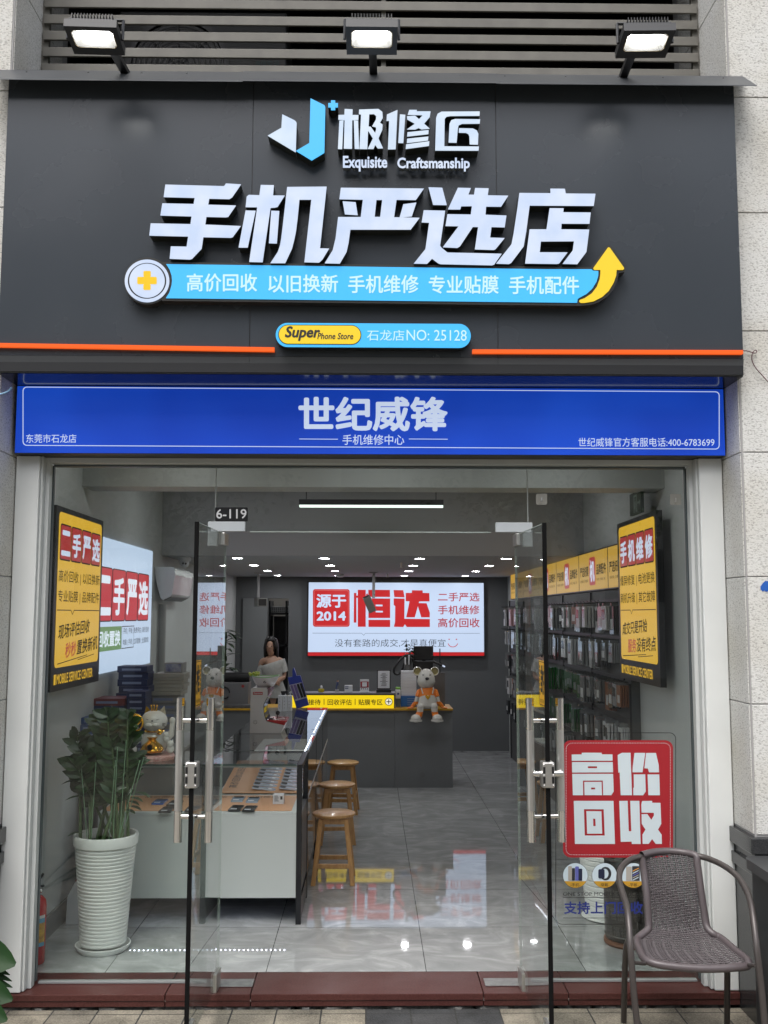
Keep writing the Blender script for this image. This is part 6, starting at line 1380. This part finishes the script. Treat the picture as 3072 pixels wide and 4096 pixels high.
# clothes
def sheath(q, rings, n=28, cap=False):
    vs = []
    for (cx, cy, cz, rx, ry, tx) in rings:
        for k in range(n): a = 2 * math.pi * k / n; vs.append(Vector((cx + rx * math.cos(a), cy + ry * math.sin(a), cz + tx * math.cos(a))))
    q.add(vs, [(i * n + k, i * n + (k + 1) % n, (i + 1) * n + (k + 1) % n, (i + 1) * n + k) for i in range(len(rings) - 1) for k in range(n)])
TOP = mat('dimmed_white_knit', (.46, .47, .455), rough=.85, noise=(30, .4, 3), color2=(.36, .37, .36))  # white knit greyed in its colour, standing in for dimmer light on her
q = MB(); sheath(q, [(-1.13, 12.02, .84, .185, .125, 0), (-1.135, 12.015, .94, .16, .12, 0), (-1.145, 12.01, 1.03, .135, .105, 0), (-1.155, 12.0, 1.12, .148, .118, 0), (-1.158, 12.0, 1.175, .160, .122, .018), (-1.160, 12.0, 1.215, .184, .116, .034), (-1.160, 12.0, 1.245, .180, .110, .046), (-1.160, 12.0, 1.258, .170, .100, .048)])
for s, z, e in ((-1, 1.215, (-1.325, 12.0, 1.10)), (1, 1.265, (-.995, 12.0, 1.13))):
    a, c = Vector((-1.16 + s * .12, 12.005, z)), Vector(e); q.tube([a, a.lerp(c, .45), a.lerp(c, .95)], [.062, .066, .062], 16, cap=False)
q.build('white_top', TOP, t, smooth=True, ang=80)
q = MB(); TR = mat('dark_trousers', (.015, .015, .018), rough=.8)
for s in (-1, 1): x = -1.13 + s * .088; q.tube([(x, 12.02, .92), (x, 12.02, .8), (x, 12.02, .45), (x, 12.035, .10)], [.10, .102, .075, .06], 16)
q.build('trousers', TR, t, smooth=True)
HAIR = mat('dark_hair', (.008, .007, .007), rough=.45)
q = MB(); hc = Vector((-1.178, 12.01, 1.46)); vs = []; n = 32; m_ = 14
for j in range(m_ + 1):
    th_ = math.pi * .80 * j / m_
    for k in range(n):
        a = 2 * math.pi * k / n; fr = max(0, -math.sin(a + .25)) ; p = Vector((.086 * math.sin(th_) * math.cos(a), .10 * math.sin(th_) * math.sin(a), .100 * math.cos(th_)))
        if j > 5 and fr > .62: p = p * .80 + Vector((0, .02, 0))         # face opening
        vs.append(hc + p)
q.add(vs, [(j * n + k, (j + 1) * n + k, (j + 1) * n + (k + 1) % n, j * n + (k + 1) % n) for j in range(m_) for k in range(n)])
rh = random.Random(9)
for k in range(46):
    ang_ = rh.uniform(-.35, 3.5); sx = math.cos(ang_); sy = math.sin(ang_)
    ln = rh.uniform(.21, .27) if sx > -.2 else rh.uniform(.15, .19); R1 = rh.uniform(.082, .092)
    st_ = hc + Vector((-.02 + .03 * sx, .01 + .03 * sy, .103))
    q.tube([st_, hc + Vector((R1 * .8 * sx, R1 * .85 * sy, .065)), hc + Vector((R1 * sx, R1 * 1.05 * sy, -.03)), hc + Vector((R1 * .98 * sx + rh.uniform(-.01, .01), R1 * 1.0 * sy, -.12)), hc + Vector((R1 * .85 * sx + rh.uniform(-.02, .02), R1 * .9 * sy, -ln))], [.012, .016, .017, .014, .004], 7)
q.build('hair', HAIR, t, smooth=True, ang=80)
q = MB()
for s in (-1, 1): q.ball((-1.189 + s * .028, 11.905, 1.452), (.010, .005, .005), 10, 6)
q.build('eye', INKY, t, smooth=True)
q = MB(); q.ball((-1.189, 11.908, 1.396), (.020, .006, .005), 10, 6); q.build('mouth', mat('lips', (.30, .08, .07)), t, smooth=True)

t.scale = (.86, .9, .985)
# back room behind the doorway
t = thing('door_leaf', 'pale grey door leaf folded against the wall beside the back doorway', 'door', (-1.545, 13.5, 0))
q = MB(); q.box(-1.71, -1.383, 13.51, 13.548, .01, 2.02); q.build('leaf', mat('door_grey', (.19, .20, .205), rough=.5), t, bevel=.003)
t = thing('storage_rack', 'black storage rack with a pale basket in the back room', 'shelf', (-1.1, 14.6, 0))
q = MB()
q.box(-1.46, -1.43, 14.4, 14.9, 0, 2.0); q.build('upright', BLACKM, t); q = MB(); q.box(-1.215, -1.185, 14.4, 14.9, 0, 2.0); q.build('upright', BLACKM, t); q = MB(); q.box(-.99, -.96, 14.4, 14.9, 0, 2.0); q.build('upright', BLACKM, t)
for z in (.5, 1.0, 1.35, 1.80): q = MB(); q.box(-1.46, -.96, 14.4, 14.9, z, z + .03); q.build('shelf_board', BLACKM, t)
q = MB(); q.box(-1.42, -1.0, 14.86, 14.88, .55, 1.78); q.build('rear_panel', BLACK, t)
t = thing('wire_basket', 'pale grey plastic basket on top of the black storage rack', 'basket', (-1.25, 14.5, 1.83))
q = MB(); q.box(-1.42, -1.13, 14.42, 14.7, 1.832, 1.92); q.build('basket_body', mat('basket_grey', (.30, .31, .31), rough=.5), t, bevel=.006)
q = MB()
for i in range(10):
    for j in range(3): q.box(-1.405 + i * .027, -1.390 + i * .027, 14.4185, 14.4195, 1.845 + j * .022, 1.857 + j * .022)
q.build('mesh_hole', BLACK, t)
t = thing('amber_box', 'amber lit carton on the storage rack behind the woman', 'box', (-1.09, 14.5, 1.38))
q = MB(); q.box(-1.17, -1.01, 14.5, 14.7, 1.381, 1.62); q.build('carton', mat('amber_carton', (.30, .17, .08), rough=.6, noise=(14, .7, 3), color2=(.12, .07, .04)), t)
q = MB(); q.box(-1.165, -1.015, 14.4985, 14.4995, 1.40, 1.42); q.build('label', mat('label_white', (.6, .6, .6)), t)
t = thing('back_room_lamp', 'round lamp in the back room ceiling', 'ceiling light', (-1.25, 14.2, 2.55))
q = MB(); q.lathe((-1.1, 14.6, 2.549), [(.06, 0), (.06, -.004), (.0, -.005)], 24, cap=False); q.build('lamp_disc', LIGHT, t)
t = thing('leafy_plant', 'dark leafy plant by the wall near the desk end and back doorway', 'plant', (-1.72, 11.9, 0))
q = MB(); rl = random.Random(2)
for k in range(26): z = rl.uniform(1.05, 1.62); leaf(q, Vector((-1.70, 11.9, z)), Vector((rl.uniform(-.2, 1), rl.uniform(-.6, .3), rl.uniform(-.2, .6))), Vector((0, 0, 1)), rl.uniform(.10, .2), .03, .5)
q.build('foliage', LEAF, t)
q = MB(); q.tube([(-1.72, 11.9, .2), (-1.70, 11.9, 1.6)], .012, 8); q.build('stem', STEM, t)
q = MB(); q.lathe((-1.70, 11.9, 0), [(0, 0), (.09, 0), (.11, .25), (.10, .25)], 20, cap=False); q.build('pot', GREYB, t, smooth=True)

# ================================================================== pots behind the red decal
dc = Vector((1.43, 5.72, 0))
t = thing('ceramic_drum', 'dark brown ceramic drum pot with raised 福 characters behind the window decal', 'pot', tuple(dc))
DB = mat('dark_glaze', (.035, .030, .027), rough=.3, coat=.3)
q = MB(); q.lathe(dc, [(0, .03), (.118, .03), (.124, .05), (.128, .20), (.126, .38), (.120, .47), (.11, .49), (.10, .48), (.1, .3)], 40, cap=False); q.build('drum', DB, t, smooth=True)
q = MB(); q.lathe(dc, [(0, .001), (.125, .001), (.133, .012), (.131, .028), (0, .029)], 40, cap=False); q.build('terracotta_tray', mat('terracotta', (.20, .085, .045), rough=.6), t, smooth=True)
q = MB()
for j, z in enumerate((.38, .28, .18, .09)):
    for i in range(9):
        a0 = rad(-170 + i * 20 + (j % 2) * 9); h_ = .05 if j != 2 else .065
        put(q, '福', lambda u, v, d, a0=a0, z=z, h_=h_: dc + Vector(((.1285) * math.cos(a0 + u * .30), .1285 * math.sin(a0 + u * .30), z + h_ * (.5 - v))), 0, 0, 1, 1, 0, bold=.02)
q.build('raised_characters', mat('raised_glaze', (.10, .098, .09), rough=.35), t)
q = MB(); q.lathe(dc, [(.129, .455), (.131, .46), (.128, .47)], 40, cap=False); q.lathe(dc, [(.1255, .052), (.129, .056), (.1265, .062)], 40, cap=False); q.build('rim_band', mat('raised_glaze', (.1, .1, .1)), t, smooth=True)
wc = Vector((1.44, 6.2, 0))
t = thing('planter', 'white ribbed planter half hidden behind the dark ceramic drum', 'planter', tuple(wc))
q = MB(); pf = [(.0, .01), (.13, .01)]
for k in range(18): z0 = .02 + k * .03; r_ = .135 + .06 * k / 18; pf += [(r_ - .003, z0), (r_ + .001, z0 + .006), (r_ + .002, z0 + .024), (r_ - .002, z0 + .029)]
q.lathe(wc, pf + [(.2, .57), (.19, .575), (.18, .55), (.0, .54)], 40, cap=False); q.build('pot', POT, t, smooth=True, ang=30)
q = MB(); q.lathe(wc, [(0, .001), (.15, .001), (.165, .009), (0, .0095)], 30, cap=False); q.build('saucer', POT, t, smooth=True)

# ================================================================== wicker armchair
CHF = mat('chair_plastic', (.085, .070, .073), rough=.38, bump=(180, .15, .001)); CHT = mat('chair_tube', (.07, .060, .057), rough=.35, metal=.25, noise=(20, .6, 4), color2=(.06, .052, .048))
t = thing('wicker_armchair', 'grey brown woven plastic armchair with bent tube arms on the pavement', 'chair', (1.37, 4.45, GZ))
CZ = lambda x, y, Y: atY(2450 + x / 2.667, 3360 + y / 2.667, Y)
def smooth_path(pts, n=6):
    pts = [Vector(p) for p in pts]; out = []
    for i in range(len(pts) - 1):
        p0, p1, p2, p3 = pts[max(i - 1, 0)], pts[i], pts[i + 1], pts[min(i + 2, len(pts) - 1)]
        for k in range(n): s = k / n; out.append(.5 * ((2 * p1) + (p2 - p0) * s + (2 * p0 - 5 * p1 + 4 * p2 - p3) * s * s + (3 * p1 - p0 - 3 * p2 + p3) * s ** 3))
    return out + [pts[-1]]
# rim of the woven shell (closed loop): back top, down both sides, out along the seat, front
top = [CZ(312, 160, 4.70), CZ(450, 128, 4.735), CZ(600, 120, 4.745), CZ(750, 132, 4.735), CZ(885, 165, 4.70)]
rside = [CZ(905, 260, 4.685), CZ(945, 560, 4.65), CZ(990, 850, 4.62), CZ(1012, 940, 4.605), CZ(1070, 1000, 4.585), CZ(1160, 1050, 4.565), CZ(1300, 1170, 4.44), CZ(1420, 1262, 4.36), CZ(1452, 1310, 4.315), CZ(1430, 1345, 4.30)]
front = [CZ(1300, 1360, 4.275), CZ(1100, 1372, 4.265), CZ(900, 1370, 4.263), CZ(650, 1350, 4.27), CZ(460, 1320, 4.285)]
lside = [CZ(345, 1270, 4.32), CZ(300, 1200, 4.39), CZ(265, 1120, 4.48), CZ(262, 1060, 4.56), CZ(310, 1015, 4.585), CZ(370, 965, 4.605), CZ(385, 900, 4.62), CZ(365, 600, 4.65), CZ(335, 350, 4.685), CZ(312, 200, 4.70)]
loop = top + rside + front + lside
sp = smooth_path(loop + [loop[0]], 5)
q = MB(); q.tube(sp, .0165, 12, cap=False); q.build('shell_rim', CHF, t, smooth=True, ang=80)
# woven surface: sample left and right rim from the back top to the seat front
def resample(pts, n):
    pts = smooth_path(pts, 8); L = [0]
    for a, c in zip(pts, pts[1:]): L.append(L[-1] + (c - a).length)
    out = []
    for i in range(n):
        s = L[-1] * i / (n - 1); j = max(k for k in range(len(L)) if L[k] <= s + 1e-9); j = min(j, len(pts) - 2); f = (s - L[j]) / max(1e-9, L[j + 1] - L[j]); out.append(pts[j].lerp(pts[j + 1], f))
    return out
NR = 96
RA = [top[-1]] + rside[:-1] + [front[0]]; LA = [top[0]] + lside[::-1][1:-1] + [front[-1]]
Rr = resample(RA, NR); Lr = resample(LA, NR)
def surf(i, u):   # i row (0..NR-1), u 0..1
    a, c = Lr[i], Rr[i]; p = a.lerp(c, u); s = i / (NR - 1); bow = 4 * u * (1 - u)
    if s < .12: p = p + Vector((0, .03, .018)) * bow * (1 - s / .12)
    p = p + Vector((0, .022, 0)) * bow * max(0, 1 - s / .5) + Vector((0, 0, -.022)) * bow * max(0, min(1, (s - .5) / .2)) * (1 - .5 * max(0, (s - .9) / .1))
    if s > .85: p = p + Vector((0, -.030, -.005)) * bow * ((s - .85) / .15) 
    return p
q = MB(); NV = 10
us = [.03 + .94 * k / (NV - 1) for k in range(NV)]
for i in range(1, NR - 1):     # weft strands: flattened, weaving over and under the stakes
    pts = []
    for k in range(NV * 4 + 1):
        u = k / (NV * 4); ph = math.cos(math.pi * (u - .03) / .94 * (NV - 1) + (math.pi if i % 2 else 0)); p = surf(i, u)
        nrm = (surf(min(i + 1, NR - 1), u) - surf(i - 1, u)).cross(Vector((1, 0, 0))).normalized(); pts.append(p + nrm * .0022 * ph)
    q.tube(pts, .0026, 5, cap=False)
q.build('woven_strands', mat('weave_plastic', (.085, .070, .074), rough=.42, noise=(45, .7, 3), color2=(.058, .049, .052)), t, smooth=True, ang=80)
q = MB()
for u in us:
    for off in (-.0045, .0045): q.tube([surf(i, u) + Vector((off, 0, 0)) for i in range(0, NR, 2)], .0028, 5, cap=False)
q.build('woven_stakes', MATS['weave_plastic'], t, smooth=True, ang=80)
tube_r = .0135
def drop(p, q_, z): d = (q_ - p); s = (z - p.z) / d.z; return p + d * s
la = [CZ(300, 178, 4.70), CZ(180, 215, 4.66), CZ(95, 300, 4.58), CZ(72, 420, 4.50), CZ(105, 560, 4.42), CZ(150, 700, 4.34), CZ(175, 900, 4.27), CZ(195, 1200, 4.22), CZ(225, 1600, 4.205), CZ(262, 1963, 4.20)]
la.append(drop(la[-2], la[-1], GZ + .002)); q = MB(); q.tube(smooth_path(la, 5), tube_r, 12); q.build('arm_tube', CHT, t, smooth=True)
ra = [CZ(890, 168, 4.70), CZ(1010, 195, 4.67), CZ(1180, 270, 4.58), CZ(1330, 385, 4.48), CZ(1430, 540, 4.40), CZ(1480, 700, 4.33), CZ(1510, 900, 4.27), CZ(1545, 1200, 4.22), CZ(1590, 1600, 4.20), CZ(1625, 1963, 4.19)]
ra.append(drop(ra[-2], ra[-1], GZ + .002)); q = MB(); q.tube(smooth_path(ra, 5), tube_r, 12); q.build('arm_tube', CHT, t, smooth=True)
l0, l1 = CZ(150, 1120, 4.60), atZ(2450 + 120 / 2.667, 3360 + 1940 / 2.667, GZ + .002)
q = MB(); q.tube(smooth_path([l0 + Vector((.05, -.02, .015)), l0, l1], 4), tube_r, 12); q.build('rear_leg', CHT, t, smooth=True)
r0_, r1_ = CZ(1225, 1330, 4.60), CZ(1222, 1963, 4.74); r1_ = drop(r0_, r1_, GZ + .002)
q = MB(); q.tube([r0_ + Vector((-.03, -.02, .03)), r0_, r1_], tube_r, 12); q.build('rear_leg', CHT, t, smooth=True)
for a, c in ((CZ(225, 1308, 4.22), CZ(345, 1318, 4.29)), (CZ(1440, 1330, 4.30), CZ(1530, 1340, 4.21))): q = MB(); q.tube([a, c], .008, 10); q.build('stay_rod', CHT, t, smooth=True)
q = MB(); q.tube([l0 + Vector((.05, -.02, .0)), r0_ + Vector((-.03, -.02, .01))], .010, 10); q.build('under_bar', CHT, t, smooth=True)

# dark bin / stand at the picture edge
t = thing('waste_bin', 'black bin with thick rounded lid rim at the pavement edge by the pillar', 'bin', (1.95, 4.45, GZ))
BINM = mat('bin_black', (.018, .02, .022), rough=.5, bump=(60, .2, .002))
q = MB(); q.prism([rrect(1.735, 4.24, 2.25, 4.70, .05)], lambda u, v, d: Vector((u, v, d)), .655, GZ + .004); q.build('bin_body', BINM, t)
q = MB(); q.prism([rrect(1.715, 4.22, 2.28, 4.72, .06)], lambda u, v, d: Vector((u, v, d)), .70, .656); q.build('bin_lid', mat('bin_lid_grey', (.045, .047, .048), rough=.4), t, bevel=.012)

# wires and stickers on the pillars
t = thing('wire_loop', 'thin dark red wire looping out of the sign box onto the pillar', 'wire', (1.83, 4.73, 3.0))
wp = [atY(x, y, 4.735) for x, y in ((2966, 1402), (2990, 1404), (3018, 1412), (3027, 1408), (3022, 1400), (3010, 1412), (3008, 1440), (3022, 1470), (3045, 1497), (3075, 1530))]
q = MB(); q.tube(smooth_path(wp, 5), .0022, 6); q.build('wire', mat('dark_red_wire', (.10, .03, .04), rough=.5), t, smooth=True)
t = thing('blue_cable', 'pale blue cable end at the pillar beside the blue lightbox', 'cable', (-1.8, 4.9, 2.8))
q = MB(); q.tube(smooth_path([atY(x, y, 4.735) for x, y in ((47, 1549), (36, 1562), (20, 1571), (-10, 1580))], 5), .004, 6); q.build('cable', mat('pale_blue_cable', (.22, .42, .62), rough=.4), t, smooth=True)
fp = pxfn(YP - .001)
t = thing('pillar_sticker', 'cut blue sticker with jagged lower edge on the granite pillar', 'sticker', tuple(fp(3062, 2348, .002)))
q = MB(); q.prism([[(3062, 2323), (3072, 2325), (3082, 2340), (3086, 2360), (3078, 2366), (3070, 2364), (3064, 2368), (3058, 2362), (3050, 2366), (3042, 2356), (3042, 2346), (3050, 2334)]], fp, .001, .0); q.build('sticker', mat('sticker_blue', (.015, .10, .42), rough=.5), t)

# ================================================================== across the street (seen mirrored in the glass)
t = thing('street_building', 'pale apartment building on the far side of the street', 'building', (0, -22, GZ))
q = MB(); q.box(-26, 26, -30, -20, GZ, 16); q.build('wall', mat('render_beige', (.52, .50, .46), rough=.9, noise=(.6, .5, 3), color2=(.40, .385, .36)), t)
w0 = None
for i in range(11):
    for j in range(4):
        if w0 is None: q = MB(); q.box(-.9, .9, -.05, .02, 0, 1.6); w0 = q.build('window', mat('window_dark', (.03, .035, .04), rough=.1), None); w0.parent = t; w = w0
        else: w = w0.copy(); COL.objects.link(w)
        w.location = Vector((-20 + i * 4, -19.97, 2.2 + j * 3.3)) - ORI[t]
rt = random.Random(21)
for i, (x, y, h, R_) in enumerate(((-3.6, -5.6, 6.2, 2.0), (2.9, -6.4, 6.6, 2.2), (8.5, -6.0, 6.0, 2.0))):
    t = thing('street_tree', ['street tree across the pavement mirrored beside the yellow 二手严选 poster', 'street tree mirrored in the window above the red decal', 'farther street tree standing along the kerb'][i], 'tree', (x, y, GZ), 'street trees along the kerb')
    q = MB(); q.tube([(x, y, GZ), (x + .1, y, 1.5), (x - .05, y + .1, h * .55), (x + .1, y, h * .8)], [.16, .13, .10, .04], 10)
    for k in range(6): a = k * 1.05; q.tube([(x, y, h * .45 + k * .2), (x + math.cos(a) * R_ * .6, y + math.sin(a) * R_ * .6, h * .62 + k * .25)], [.05, .015], 6)
    q.build('trunk', mat('bark', (.10, .08, .06), rough=.9), t, smooth=True)
    q = MB(); cl = [Vector((x + rt.gauss(0, R_ * .45), y + rt.gauss(0, R_ * .45), h * .62 + rt.gauss(0, h * .12))) for k in range(26)]
    for c in cl:
        for k in range(90):
            p = c + Vector((rt.gauss(0, .32), rt.gauss(0, .32), rt.gauss(0, .26))); leaf(q, p, Vector((rt.uniform(-1, 1), rt.uniform(-1, 1), rt.uniform(-.8, .4))), Vector((.2, .1, 1)), .13, .045)
    q.build('crown', mat('tree_leaf', (.05, .10, .03), rough=.5, noise=(2, .7, 3), color2=(.09, .14, .045)), t)
for x, nm in ((-9, 'trunk'),): pass
